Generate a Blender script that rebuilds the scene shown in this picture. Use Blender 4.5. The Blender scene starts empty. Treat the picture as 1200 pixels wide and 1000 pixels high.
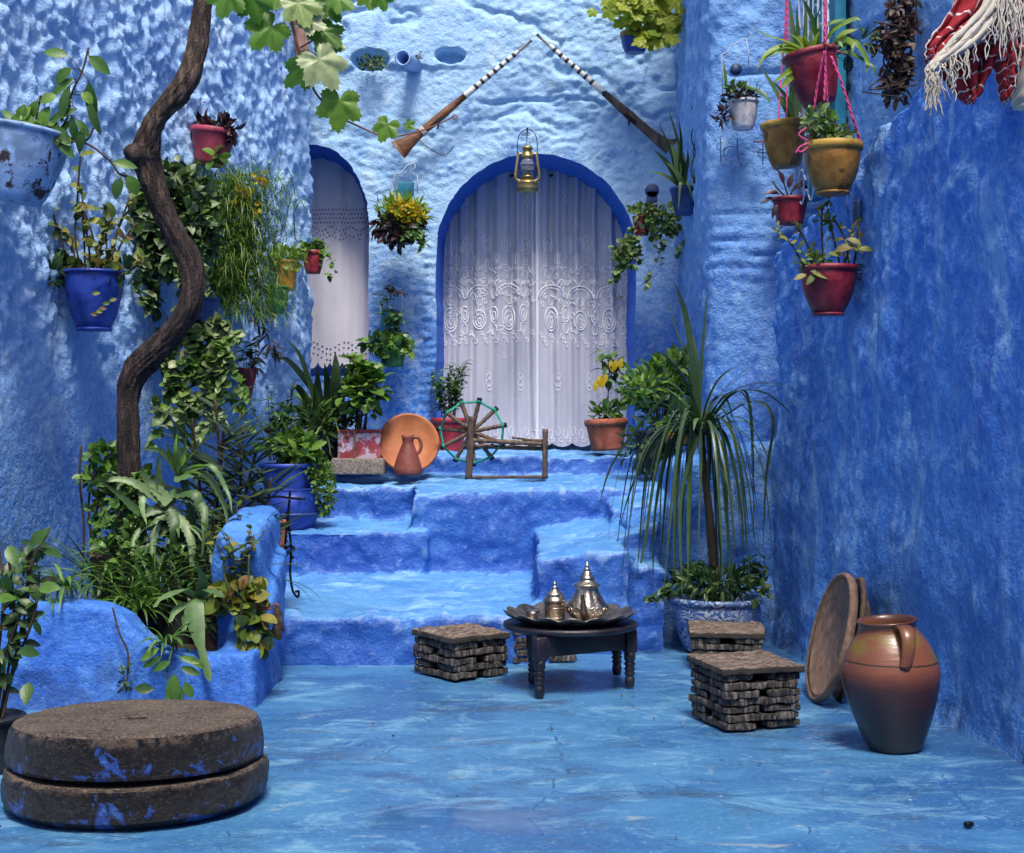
import bpy, bmesh, math, random
import numpy as np
from mathutils import Vector, Matrix, noise as mnoise

S = bpy.context.scene
COL = S.collection
R = math.radians
F_, HZ, H = 1750.0, 490.0, 1.2          # focal length in photo pixels, horizon row, eye height (m)

# ------------------------------------------------------------------ camera
cd = bpy.data.cameras.new('camera'); cam = bpy.data.objects.new('camera', cd); COL.objects.link(cam)
cam.location = (0, 0, H); cam.rotation_euler = (R(90), 0, 0)
cd.sensor_width = 36; cd.lens = 36 * F_ / 1200; cd.shift_y = -10 / 1200
cd.clip_start = 0.05; cd.clip_end = 400
S.camera = cam
# ------------------------------------------------------------------ world, sun, exposure
SUN_EL, SUN_AZ = R(62), R(172)          # azimuth measured from +Y clockwise
w = bpy.data.worlds.new('World'); S.world = w; w.use_nodes = True
wn = w.node_tree.nodes; wl = w.node_tree.links
sky = wn.new('ShaderNodeTexSky'); sky.sky_type = 'NISHITA'; sky.sun_disc = False
sky.sun_elevation = SUN_EL; sky.sun_rotation = SUN_AZ; sky.air_density = 1.0; sky.dust_density = 4.0; sky.ozone_density = 0.6
wl.new(sky.outputs[0], wn['Background'].inputs[0]); wn['Background'].inputs[1].default_value = 0.115
sd = bpy.data.lights.new('sun', 'SUN'); sun = bpy.data.objects.new('sun', sd); COL.objects.link(sun)
sd.energy = 2.7; sd.angle = R(14); sd.color = (1.0, 0.95, 0.87)
dv = Vector((math.sin(SUN_AZ) * math.cos(SUN_EL), math.cos(SUN_AZ) * math.cos(SUN_EL), math.sin(SUN_EL)))
sun.rotation_euler = dv.to_track_quat('Z', 'Y').to_euler(); sun.location = (0, 4, 9)
S.view_settings.view_transform = 'Standard'; S.view_settings.look = 'None'
S.view_settings.exposure = 0.6; S.view_settings.gamma = 1; S.view_settings.use_curve_mapping = False
S.render.engine = 'CYCLES'
S.cycles.max_bounces = 8; S.cycles.diffuse_bounces = 5; S.cycles.glossy_bounces = 3; S.cycles.transmission_bounces = 4
S.cycles.use_denoising = True

# ------------------------------------------------------------------ helpers
def P(x, y, d): return Vector(((x - 600) / F_ * d, d, H - (y - HZ) / F_ * d))
def FL(x, y, h=0.0):
    d = F_ * (H - h) / (y - HZ); return Vector(((x - 600) / F_ * d, d, h))
def XL(d): return -1.395 - 0.294 * (10.42 - d)
def WL(x): return 4.458 / (0.294 - (x - 600) / F_)
def XR(d): return 1.408 + 0.139 * (8.08 - d)
def WR(x): return 2.531 / ((x - 600) / F_ + 0.139)
def lerp(a, b, t): return a + (b - a) * t

def tag(o, label, cat, group=None, kind=None):
    if label: o['label'] = label
    if cat: o['category'] = cat
    if group: o['group'] = group
    if kind: o['kind'] = kind
    return o
WLOC = {}
def thing(name, label, cat, loc=(0, 0, 0), group=None, rotz=0):
    o = bpy.data.objects.new(name, None); COL.objects.link(o)
    o.empty_display_size = 0.05
    o.location = loc; o.rotation_euler = (0, 0, rotz); WLOC[o.name] = Vector(loc)
    return tag(o, label, cat, group)

class MB:
    def __init__(s): s.v = []; s.f = []
    def add(s, vs, fs):
        b = len(s.v); s.v.extend([tuple(p) for p in vs]); s.f.extend([tuple(b + i for i in f) for f in fs])
    def build(s, name, mat, parent=None, smooth=True, local=False, base=None):
        me = bpy.data.meshes.new(name)
        off = Vector((0, 0, 0)); loc = None
        V = np.array(s.v, dtype=float).reshape(-1, 3)
        if parent is not None:
            if not local: off = WLOC[parent.name]
        elif not local:
            if base is not None: off = Vector(base)
            elif len(V): off = Vector(((V[:, 0].min() + V[:, 0].max()) / 2, (V[:, 1].min() + V[:, 1].max()) / 2, V[:, 2].min()))
        V = V - np.array(off)
        me.from_pydata(V.tolist(), [], s.f); 
        if smooth: me.polygons.foreach_set('use_smooth', [True] * len(me.polygons))
        me.materials.append(mat); me.update()
        o = bpy.data.objects.new(name, me); COL.objects.link(o)
        if parent is not None:
            o.parent = parent; WLOC[o.name] = WLOC[parent.name]
        else:
            o.location = off; WLOC[o.name] = off.copy()
        return o
    # --- shapes
    def lathe(s, prof, o=(0, 0, 0), n=28, M=None, wob=0.0, seed=0, flute=0, fl_amp=0):
        o = Vector(o); vs = []; fs = []
        for k, (r, z) in enumerate(prof):
            for i in range(n):
                a = 2 * math.pi * i / n
                rr = r * (1 + fl_amp * math.cos(flute * a)) if flute else r
                if wob: rr += wob * mnoise.noise((math.cos(a) * 1.7 + seed, math.sin(a) * 1.7, z * 9 + seed))
                p = Vector((rr * math.cos(a), rr * math.sin(a), z))
                if M is not None: p = M @ p
                vs.append(p + o)
        for k in range(len(prof) - 1):
            for i in range(n):
                j = (i + 1) % n
                fs.append((k * n + i, k * n + j, (k + 1) * n + j, (k + 1) * n + i))
        if prof[0][0] > 1e-6: fs.append(tuple(range(n))[::-1])
        if prof[-1][0] > 1e-6: fs.append(tuple((len(prof) - 1) * n + i for i in range(n)))
        s.add(vs, fs)
    def tube(s, pts, r, n=6, cap=True):
        pts = [Vector(p) for p in pts]; m = len(pts)
        rs = r if hasattr(r, '__len__') else [r] * m
        vs = []; fs = []; prev = None
        for k in range(m):
            t = (pts[min(k + 1, m - 1)] - pts[max(k - 1, 0)])
            if t.length < 1e-9: t = Vector((0, 0, 1))
            t.normalize()
            if prev is None:
                a = Vector((0, 0, 1)) if abs(t.z) < .9 else Vector((1, 0, 0))
                u_ = t.cross(a).normalized()
            else:
                u_ = prev - t * prev.dot(t)
                u_ = u_.normalized() if u_.length > 1e-6 else t.orthogonal().normalized()
            prev = u_; v_ = t.cross(u_)
            for i in range(n):
                a = 2 * math.pi * i / n
                vs.append(pts[k] + (u_ * math.cos(a) + v_ * math.sin(a)) * rs[k])
        for k in range(m - 1):
            for i in range(n):
                j = (i + 1) % n
                fs.append((k * n + i, k * n + j, (k + 1) * n + j, (k + 1) * n + i))
        if cap: fs.append(tuple(range(n))[::-1]); fs.append(tuple((m - 1) * n + i for i in range(n)))
        s.add(vs, fs)
    def box(s, c, sz, M=None, bev=0.0, rough=0.0, sub=0, seed=0):
        bm = bmesh.new(); bmesh.ops.create_cube(bm, size=1)
        for v in bm.verts: v.co = Vector((v.co.x * sz[0], v.co.y * sz[1], v.co.z * sz[2]))
        if bev: bmesh.ops.bevel(bm, geom=bm.edges[:], offset=bev, segments=2, affect='EDGES', profile=.6)
        if sub:
            ml = max(sz) / sub
            for _ in range(6):
                es = [e for e in bm.edges if e.calc_length() > ml * 1.5]
                if not es: break
                bmesh.ops.subdivide_edges(bm, edges=es, cuts=1, use_grid_fill=True)
        if rough:
            bm.normal_update()
            for v in bm.verts:
                p = v.co * 22 + Vector((seed * 7.1, seed * 3.3, seed))
                v.co += v.normal * rough * (mnoise.noise(p) + .6 * mnoise.noise(p * 2.7))
        bm.verts.ensure_lookup_table(); bm.verts.index_update()
        c = Vector(c)
        vs = [((M @ v.co) if M is not None else v.co) + c for v in bm.verts]
        s.add(vs, [[v.index for v in f.verts] for f in bm.faces]); bm.free()
    def leaf(s, b, d, nrm, L, W, kind='oval', bend=.3, fold=.15):
        d = d.normalized(); sd_ = d.cross(nrm)
        if sd_.length < 1e-4: sd_ = d.orthogonal()
        sd_.normalize(); nn = sd_.cross(d).normalized()
        prof = LEAF[kind]; vs = []; fs = []
        for t, wd in prof:
            c = b + d * (L * t) - nn * (bend * L * t * t)
            e = sd_ * (W * .5 * wd); up = nn * (fold * W * wd)
            vs += [c - e + up, c, c + e + up]
        for k in range(len(prof) - 1):
            a = k * 3
            fs += [(a, a + 1, a + 4, a + 3), (a + 1, a + 2, a + 5, a + 4)]
        s.add(vs, fs)
    def blade(s, pts, W, side=None, fold=.25, teeth=0.0, prof=None):
        m = len(pts); vs = []; fs = []
        for k in range(m):
            t = (pts[min(k + 1, m - 1)] - pts[max(k - 1, 0)]).normalized()
            sv = side - t * side.dot(t)
            sv = sv.normalized() if sv.length > 1e-5 else t.orthogonal().normalized()
            nn = sv.cross(t).normalized()
            q = k / (m - 1)
            wd = (prof(q) if prof else (min(1, .55 + q * 1.6) * (1 - q ** 3))) * W * .5
            if teeth: wd *= 1 + (teeth if k % 2 else -teeth)
            vs += [pts[k] - sv * wd + nn * fold * wd, pts[k], pts[k] + sv * wd + nn * fold * wd]
        for k in range(m - 1):
            a = k * 3
            fs += [(a, a + 1, a + 4, a + 3), (a + 1, a + 2, a + 5, a + 4)]
        s.add(vs, fs)
LEAF = {'oval': [(0, .08), (.22, .75), (.48, 1), (.72, .8), (.9, .38), (1, .02)],
        'lance': [(0, .25), (.25, .9), (.5, 1), (.8, .5), (1, .02)],
        'round': [(0, .2), (.15, .8), (.4, 1.05), (.7, .95), (.92, .5), (1, .15)],
        'heart': [(-.1, .5), (.08, 1.0), (.3, 1.05), (.6, .7), (.85, .3), (1, .02)],
        'tiny': [(0, .1), (.45, 1), (1, .02)]}

def arc(b, az, L, el, droop, n=8, rng=None, kink=0):
    """points of an arching blade: starts at elevation el, turns down by droop radians"""
    h = Vector((math.cos(az), math.sin(az), 0)); p = Vector(b); out = [p.copy()]
    for k in range(n):
        e = el - droop * ((k + .5) / n) ** 1.3
        p = p + (h * math.cos(e) + Vector((0, 0, 1)) * math.sin(e)) * (L / n)
        out.append(p.copy())
    return out
def spline(pts, n=8):
    pts = [Vector(p) for p in pts]; out = []
    q = [pts[0] * 2 - pts[1]] + pts + [pts[-1] * 2 - pts[-2]]
    for i in range(1, len(q) - 2):
        for k in range(n):
            t = k / n; a, b, c, e = q[i - 1], q[i], q[i + 1], q[i + 2]
            out.append(.5 * ((2 * b) + (c - a) * t + (2 * a - 5 * b + 4 * c - e) * t * t + (3 * b - a - 3 * c + e) * t ** 3))
    out.append(pts[-1].copy()); return out
def rv(rng): 
    while True:
        v = Vector((rng.uniform(-1, 1), rng.uniform(-1, 1), rng.uniform(-1, 1)))
        if .05 < v.length < 1: return v.normalized()

# plant generators -------------------------------------------------
def stems(st, lf, o, rng, n, h, spread, L, W, kind='oval', per=8, r=.003, t0=.3, lean=(0, 0, 0), base=.25, bendy=.25, bend=.3, jit=.35):
    o = Vector(o); lean = Vector(lean)
    for i in range(n):
        az = rng.uniform(0, 6.283); hh = h * rng.uniform(.6, 1.05); sp = spread * rng.uniform(.3, 1)
        b = o + Vector((math.cos(az), math.sin(az), 0)) * spread * base * rng.uniform(0, 1)
        tip = o + Vector((math.cos(az) * sp, math.sin(az) * sp, hh)) + lean * hh
        mid = (b + tip) / 2 + rv(rng) * hh * bendy * .4 + Vector((0, 0, hh * .08))
        c = spline([b, mid, tip], 6)
        if st is not None: st.tube(c, [lerp(r, r * .45, k / (len(c) - 1)) for k in range(len(c))], 5)
        for k in range(per):
            t = lerp(t0, 1, (k + rng.uniform(.2, .8)) / per); ii = t * (len(c) - 1); j = min(int(ii), len(c) - 2)
            p = c[j].lerp(c[j + 1], ii - j)
            a2 = k * 2.4 + rng.uniform(-.5, .5)
            d = Vector((math.cos(a2), math.sin(a2), rng.uniform(-.2, .7))) + rv(rng) * jit
            q = rng.uniform(.6, 1.1)
            lf.leaf(p, d, Vector((0, 0, 1)) + rv(rng) * .3, L * q, W * q, kind, bend * rng.uniform(.4, 1.5))
def mound(lf, c, rad, rng, n, L, W, kind='oval', shell=.45, up=.3, flat=.4, st=None, o=None, nst=0, r=.003):
    c = Vector(c)
    if st is not None:
        for i in range(nst):
            v = rv(rng); tip = c + Vector((v.x * rad[0], v.y * rad[1], v.z * rad[2])) * .8
            st.tube(spline([o, (Vector(o) + tip) / 2 + rv(rng) * rad[0] * .2, tip], 4), [r * (1 - .1 * k) for k in range(9)], 5)
    ns = rng.uniform(0, 50)
    k = 0; tries = 0
    while k < n and tries < n * 6:
        tries += 1
        v = rv(rng); q = lerp(shell, 1, rng.random() ** .6)
        g = mnoise.noise(v * 2.2 + Vector((ns, 0, 0)))
        q *= 1 + .28 * g
        if mnoise.noise(v * 3.5 * q + Vector((0, ns, 0))) < -.28: continue
        k += 1
        p = c + Vector((v.x * rad[0] * q, v.y * rad[1] * q, v.z * rad[2] * q))
        d = v + rv(rng) * .7 + Vector((0, 0, up)); s_ = rng.uniform(.6, 1.15)
        lf.leaf(p, d, Vector((0, 0, 1)) * flat + v + rv(rng) * .5, L * s_, W * s_, kind, rng.uniform(.05, .4))
def trail(st, lf, starts, rng, out, ln, L, W, kind='oval', per=14, r=.002, wob=.06, side=.5, up=.1):
    for b in starts:
        b = Vector(b); l = ln * rng.uniform(.5, 1.05); o = Vector(out) * rng.uniform(.5, 1.2) + Vector((rng.uniform(-side, side), rng.uniform(-side, side) * .5, 0)) * Vector(out).length
        pts = [b, b + o * .5 + Vector((0, 0, up * Vector(out).length))]
        p = b + o
        for k in range(4):
            pts.append(p.copy()); p = p + Vector((rng.uniform(-wob, wob), rng.uniform(-wob, wob) * .5, -l / 4))
        c = spline(pts, 5)
        if st is not None: st.tube(c, [lerp(r, r * .5, k / (len(c) - 1)) for k in range(len(c))], 4)
        for k in range(per):
            i = rng.uniform(0.05, .999) * (len(c) - 1); j = int(i); q = c[j].lerp(c[min(j + 1, len(c) - 1)], i - j)
            d = rv(rng) + Vector((0, -.35, -.2)); s_ = rng.uniform(.6, 1.15)
            lf.leaf(q, d, Vector((0, -.6, .8)) + rv(rng) * .4, L * s_, W * s_, kind, rng.uniform(.1, .5))
def blades(lf, o, rng, n, L, W, el=(.6, 1.4), droop=(.8, 1.8), az=(0, 6.283), n_seg=9, fold=.3, teeth=0, base=.01, prof=None):
    o = Vector(o)
    for i in range(n):
        a = lerp(az[0], az[1], (i + rng.uniform(0, 1)) / n)
        b = o + Vector((math.cos(a), math.sin(a), 0)) * base
        l = L * rng.uniform(.65, 1.05)
        pts = arc(b, a, l, rng.uniform(*el), rng.uniform(*droop), n_seg)
        sd_ = Vector((-math.sin(a), math.cos(a), rng.uniform(-.2, .2)))
        lf.blade(pts, W * rng.uniform(.8, 1.1), sd_, fold, teeth, prof)

# numpy noise ------------------------------------------------------
def _h(ix, iy, s):
    n = (ix.astype(np.int64) * 374761393 + iy.astype(np.int64) * 668265263 + s * 974711) & 0xffffffff
    n = ((n ^ (n >> 13)) * 1274126177) & 0xffffffff
    return ((n ^ (n >> 16)) & 0xffff) / 65535.0
def vn(x, y, s=0):
    ix = np.floor(x); iy = np.floor(y); fx = x - ix; fy = y - iy
    fx = fx * fx * fx * (fx * (fx * 6 - 15) + 10); fy = fy * fy * fy * (fy * (fy * 6 - 15) + 10)
    a = _h(ix, iy, s); b = _h(ix + 1, iy, s); c = _h(ix, iy + 1, s); d = _h(ix + 1, iy + 1, s)
    return (a + (b - a) * fx) * (1 - fy) + (c + (d - c) * fx) * fy - .5
def fbm(x, y, s=0, o=4):
    r = 0; a = 1.
    for k in range(o):
        r = r + a * vn(x * 2 ** k + 13.7 * k, y * 2 ** k - 7.1 * k, s + k); a *= .5
    return r
def worley(x, y, s=0):
    ix = np.floor(x); iy = np.floor(y); best = np.full(x.shape, 9.)
    for dx in (-1, 0, 1):
        for dy in (-1, 0, 1):
            cx = ix + dx; cy = iy + dy
            px = cx + _h(cx, cy, s); py = cy + _h(cx, cy, s + 51)
            best = np.minimum(best, (px - x) ** 2 + (py - y) ** 2)
    return np.sqrt(best)
def sworley(x, y, s=0, k=9.):
    ix = np.floor(x); iy = np.floor(y); acc = np.zeros(x.shape)
    for dx in (-1, 0, 1):
        for dy in (-1, 0, 1):
            cx = ix + dx; cy = iy + dy
            d = np.sqrt((cx + _h(cx, cy, s) - x) ** 2 + (cy + _h(cx, cy, s + 51) - y) ** 2 + .01)
            acc += np.exp(-k * d)
    return -np.log(acc) / k
def gridobj(name, G, mat, parent=None, keep=None, extra=None, flip=False):
    n, m = G.shape[:2]; idx = np.arange(n * m).reshape(n, m)
    q = np.stack([idx[:-1, :-1], idx[1:, :-1], idx[1:, 1:], idx[:-1, 1:]], -1).reshape(-1, 4)
    if flip: q = q[:, ::-1]
    if keep is not None: q = q[keep.reshape(-1)]
    V = G.reshape(-1, 3); F = q
    if extra is not None:
        EG, ef = extra; en, em = EG.shape[:2]; ei = np.arange(en * em).reshape(en, em) + len(V)
        eq = np.stack([ei[:-1, :-1], ei[1:, :-1], ei[1:, 1:], ei[:-1, 1:]], -1).reshape(-1, 4)
        if ef: eq = eq[:, ::-1]
        V = np.concatenate([V, EG.reshape(-1, 3)]); F = np.concatenate([F, eq])
    me = bpy.data.meshes.new(name)
    me.vertices.add(len(V)); me.vertices.foreach_set('co', V.astype(np.float32).reshape(-1))
    me.loops.add(len(F) * 4); me.loops.foreach_set('vertex_index', F.astype(np.int32).reshape(-1))
    me.polygons.add(len(F)); me.polygons.foreach_set('loop_start', np.arange(len(F), dtype=np.int32) * 4)
    me.polygons.foreach_set('use_smooth', np.ones(len(F), dtype=bool))
    me.update(calc_edges=True); me.validate(); me.materials.append(mat)
    o = bpy.data.objects.new(name, me); COL.objects.link(o)
    if parent is not None: o.parent = parent
    WLOC[o.name] = Vector((0, 0, 0))
    return o
def path_wall(path, du, zs, disp, side=1, corner=.06):
    """a wall swept up along a plan path; disp(s, z, X, Y) pushes it along its normal"""
    pts = [Vector((p[0], p[1], 0)) for p in path]; out = []
    for a, b, d in zip(pts[:-1], pts[1:], du):
        n = max(2, int((b - a).length / d))
        out += [a.lerp(b, k / n) for k in range(n)]
    out.append(pts[-1])
    A = np.array([[p.x, p.y] for p in out])
    for _ in range(10):
        B = A.copy(); B[1:-1] = (A[:-2] + 2 * A[1:-1] + A[2:]) / 4; A = B
    T = np.gradient(A, axis=0); T /= np.linalg.norm(T, axis=1, keepdims=True) + 1e-9
    N = np.stack([-T[:, 1], T[:, 0]], -1) * side
    s = np.concatenate([[0], np.cumsum(np.linalg.norm(np.diff(A, axis=0), axis=1))])
    Sg, Zg = np.meshgrid(s, zs, indexing='ij')
    X = np.repeat(A[:, :1], len(zs), 1); Y = np.repeat(A[:, 1:], len(zs), 1)
    D = disp(Sg, Zg, X, Y)
    G = np.stack([X + N[:, :1] * D, Y + N[:, 1:] * D, Zg], -1)
    return G
def voxel(name, mb, vox, smooth_it, mat, parent, amp=.01, amp2=.004, fs=.7):
    """boxes welded into one lump of plaster: voxel remesh, smoothing, hand-plastered unevenness"""
    me = bpy.data.meshes.new('tmp'); me.from_pydata(mb.v, [], mb.f)
    o = bpy.data.objects.new('tmp', me); COL.objects.link(o)
    md = o.modifiers.new('r', 'REMESH'); md.mode = 'VOXEL'; md.voxel_size = vox; md.use_smooth_shade = True
    m2 = o.modifiers.new('s', 'SMOOTH'); m2.iterations = smooth_it; m2.factor = fs
    dg = bpy.context.evaluated_depsgraph_get(); dg.update()
    nm = bpy.data.meshes.new_from_object(o.evaluated_get(dg)); bpy.data.objects.remove(o)
    n = len(nm.vertices); V = np.empty(n * 3, np.float32); nm.vertices.foreach_get('co', V); V = V.reshape(-1, 3).astype(float)
    Nn = np.empty(n * 3, np.float32); nm.vertices.foreach_get('normal', Nn); Nn = Nn.reshape(-1, 3).astype(float)
    a = V[:, 0] * 1.0 + V[:, 1] * .6; b = V[:, 2] + V[:, 1] * .8
    D = amp * 2 * fbm(a * 3.1 + 3, b * 3.3, 5, 3) + amp2 * 2 * fbm(a * 17, b * 17 + 4, 9, 3)
    V = V + Nn * D[:, None]
    nm.vertices.foreach_set('co', V.astype(np.float32).reshape(-1))
    nm.polygons.foreach_set('use_smooth', [True] * len(nm.polygons)); nm.update()
    nm.name = name; nm.materials.clear(); nm.materials.append(mat)
    o = bpy.data.objects.new(name, nm); COL.objects.link(o)
    if parent: o.parent = parent
    WLOC[o.name] = Vector((0, 0, 0))
    return o

# ------------------------------------------------------------------ materials
class NB:
    def __init__(s, name):
        s.m = bpy.data.materials.new(name); s.m.use_nodes = True; s.t = s.m.node_tree; s.t.nodes.clear()
        s.out = s.t.nodes.new('ShaderNodeOutputMaterial')
    def n(s, ty, ins=None, **pr):
        nd = s.t.nodes.new('ShaderNode' + ty)
        for k, v in pr.items(): setattr(nd, k, v)
        for k, v in (ins or {}).items(): s.set(nd.inputs[k], v)
        return nd
    def set(s, sock, v):
        if hasattr(v, 'is_output') : s.t.links.new(v, sock)
        elif isinstance(v, (tuple, list)) and len(v) == 3 and sock.type == 'RGBA': sock.default_value = (*v, 1)
        else: sock.default_value = v
    def coord(s, scale=(1, 1, 1), kind='Object'):
        tc = s.n('TexCoord'); mp = s.n('Mapping', {'Vector': tc.outputs[kind], 'Scale': scale}); return mp.outputs[0]
    def noise(s, vec, scale, detail=4, rough=.55, dist=0): 
        return s.n('TexNoise', {'Vector': vec, 'Scale': scale, 'Detail': detail, 'Roughness': rough, 'Distortion': dist}).outputs[0]
    def ramp(s, fac, stops, interp='LINEAR'):
        nd = s.n('ValToRGB', {'Fac': fac}); cr = nd.color_ramp; cr.interpolation = interp
        while len(cr.elements) < len(stops): cr.elements.new(.5)
        for e, (p, c) in zip(cr.elements, stops):
            e.position = p; e.color = (*c, 1) if len(c) == 3 else c
        return nd.outputs[0]
    def mr(s, v, a, b, c=0., d=1., smooth=False):
        return s.n('MapRange', {'Value': v, 'From Min': a, 'From Max': b, 'To Min': c, 'To Max': d}, interpolation_type='SMOOTHSTEP' if smooth else 'LINEAR').outputs[0]
    def mix(s, f, a, b, mode='MIX'):
        nd = s.n('Mix', data_type='RGBA', blend_type=mode)
        s.set(nd.inputs[0], f); s.set(nd.inputs[6], a); s.set(nd.inputs[7], b); return nd.outputs[2]
    def math(s, op, a, b=0.):
        nd = s.n('Math', operation=op); s.set(nd.inputs[0], a); s.set(nd.inputs[1], b); return nd.outputs[0]
    def bump(s, h, st, dist=.02, nrm=None):
        nd = s.n('Bump', {'Height': h, 'Strength': st, 'Distance': dist})
        if nrm is not None: s.set(nd.inputs['Normal'], nrm)
        return nd.outputs[0]
    def finish(s, **k):
        b = s.n('BsdfPrincipled')
        for kk, v in k.items(): s.set(b.inputs[kk.replace('_', ' ')], v)
        s.t.links.new(b.outputs[0], s.out.inputs[0]); return s.m

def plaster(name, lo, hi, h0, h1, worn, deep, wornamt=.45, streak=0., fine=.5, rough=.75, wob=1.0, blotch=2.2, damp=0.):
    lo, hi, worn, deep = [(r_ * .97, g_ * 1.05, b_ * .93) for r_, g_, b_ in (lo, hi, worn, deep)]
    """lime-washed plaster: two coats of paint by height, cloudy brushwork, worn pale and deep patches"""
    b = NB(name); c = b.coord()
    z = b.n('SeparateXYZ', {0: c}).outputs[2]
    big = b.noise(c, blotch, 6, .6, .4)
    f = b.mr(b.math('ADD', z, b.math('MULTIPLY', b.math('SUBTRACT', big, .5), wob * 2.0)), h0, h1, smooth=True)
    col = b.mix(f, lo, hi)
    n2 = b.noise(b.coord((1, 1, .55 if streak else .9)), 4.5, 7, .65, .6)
    col = b.mix(b.mr(n2, .5, .78, 0, wornamt, True), col, worn)
    n3 = b.noise(b.coord((1.2, 1.2, .4 if streak else 1.1)), 3.1, 7, .65, .3)
    col = b.mix(b.mr(n3, .52, .75, 0, .75, True), col, deep)
    if streak:
        n4 = b.noise(b.coord((1, 1, .2)), 6, 7, .68, .9)
        col = b.mix(b.mr(n4, .5, .74, 0, streak, True), col, worn)
    n5 = b.noise(c, 38, 4, .7)
    col = b.mix(b.mr(n5, .42, .72, 0, .35), col, worn)
    n8 = b.noise(c, 1.1, 8, .72, 1.2); n9 = b.noise(c, 6, 8, .75, .4)
    col = b.mix(b.math('MULTIPLY', b.mr(n8, .53, .60, 0, 1, True), b.mr(n9, .44, .58, 0, wornamt * .8, True)), col, worn)
    col = b.mix(b.mr(n9, .66, .74, 0, .6, True), col, deep)
    if damp:
        dz = b.math('ADD', z, b.math('MULTIPLY', b.math('SUBTRACT', n9, .5), 1.1))
        col = b.mix(b.math('MULTIPLY', b.mr(dz, .22, .02, 0, damp, True), b.mr(n8, .40, .58, 0, 1, True)), col, (.010, .022, .07))
    n6 = b.noise(c, 70, 3, .6); n7 = b.noise(c, 16, 5, .65)
    hgt = b.math('ADD', b.math('MULTIPLY', n6, .35), n7)
    return b.finish(Base_Color=col, Roughness=b.mr(n2, .3, .7, rough - .12, rough + .1), Normal=b.bump(hgt, fine, .03))

LB = (.30, .49, .86); MBL = (.075, .235, .70); DB = (.010, .062, .44); WB = (.50, .66, .90)
M = {}
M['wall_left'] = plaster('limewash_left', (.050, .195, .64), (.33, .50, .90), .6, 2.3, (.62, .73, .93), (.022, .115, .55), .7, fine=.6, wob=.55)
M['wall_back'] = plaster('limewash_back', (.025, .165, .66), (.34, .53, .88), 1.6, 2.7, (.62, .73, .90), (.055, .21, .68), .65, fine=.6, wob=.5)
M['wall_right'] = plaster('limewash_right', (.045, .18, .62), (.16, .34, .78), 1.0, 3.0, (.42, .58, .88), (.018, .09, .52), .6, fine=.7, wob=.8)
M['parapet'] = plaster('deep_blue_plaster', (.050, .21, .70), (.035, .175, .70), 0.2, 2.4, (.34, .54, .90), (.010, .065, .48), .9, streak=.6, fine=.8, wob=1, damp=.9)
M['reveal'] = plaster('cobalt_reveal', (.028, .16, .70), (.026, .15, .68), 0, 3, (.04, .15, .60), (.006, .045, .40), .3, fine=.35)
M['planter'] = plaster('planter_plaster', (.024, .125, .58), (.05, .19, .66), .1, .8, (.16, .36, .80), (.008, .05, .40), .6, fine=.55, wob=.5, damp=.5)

def steps_mat():
    b = NB('stair_paint'); c = b.coord()
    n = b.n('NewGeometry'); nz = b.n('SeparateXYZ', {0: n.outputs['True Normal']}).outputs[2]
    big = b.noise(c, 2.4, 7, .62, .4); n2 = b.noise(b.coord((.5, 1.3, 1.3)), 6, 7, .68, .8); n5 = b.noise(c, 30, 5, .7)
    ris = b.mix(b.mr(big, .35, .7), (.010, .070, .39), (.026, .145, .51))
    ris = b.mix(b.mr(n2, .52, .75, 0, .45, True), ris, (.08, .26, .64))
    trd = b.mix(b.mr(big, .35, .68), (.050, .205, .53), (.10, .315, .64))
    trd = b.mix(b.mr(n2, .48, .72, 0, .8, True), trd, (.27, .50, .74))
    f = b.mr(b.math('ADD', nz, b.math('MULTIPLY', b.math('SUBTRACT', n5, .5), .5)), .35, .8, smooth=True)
    col = b.mix(f, ris, trd)  # upward faces paler, upright faces darker: overhead light put into the paint colour
    col = b.mix(b.mr(n5, .55, .75, 0, .35), col, (.40, .58, .84))
    pt = n.outputs['Pointiness']; n9 = b.noise(c, 9, 8, .75, .4)
    col = b.mix(b.math('MULTIPLY', b.mr(pt, .505, .56, 0, 1, True), b.mr(n9, .42, .62, .05, .6, True)), col, (.38, .56, .82))
    col = b.mix(b.mr(n9, .63, .70, 0, .7, True), col, (.012, .04, .22))
    hgt = b.math('ADD', b.math('MULTIPLY', b.noise(c, 60, 4, .6), .35), b.noise(c, 13, 6, .68))
    return b.finish(Base_Color=col, Roughness=b.mr(n2, .35, .65, .5, .75), Normal=b.bump(hgt, .55, .03))
M['steps'] = steps_mat()

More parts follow.
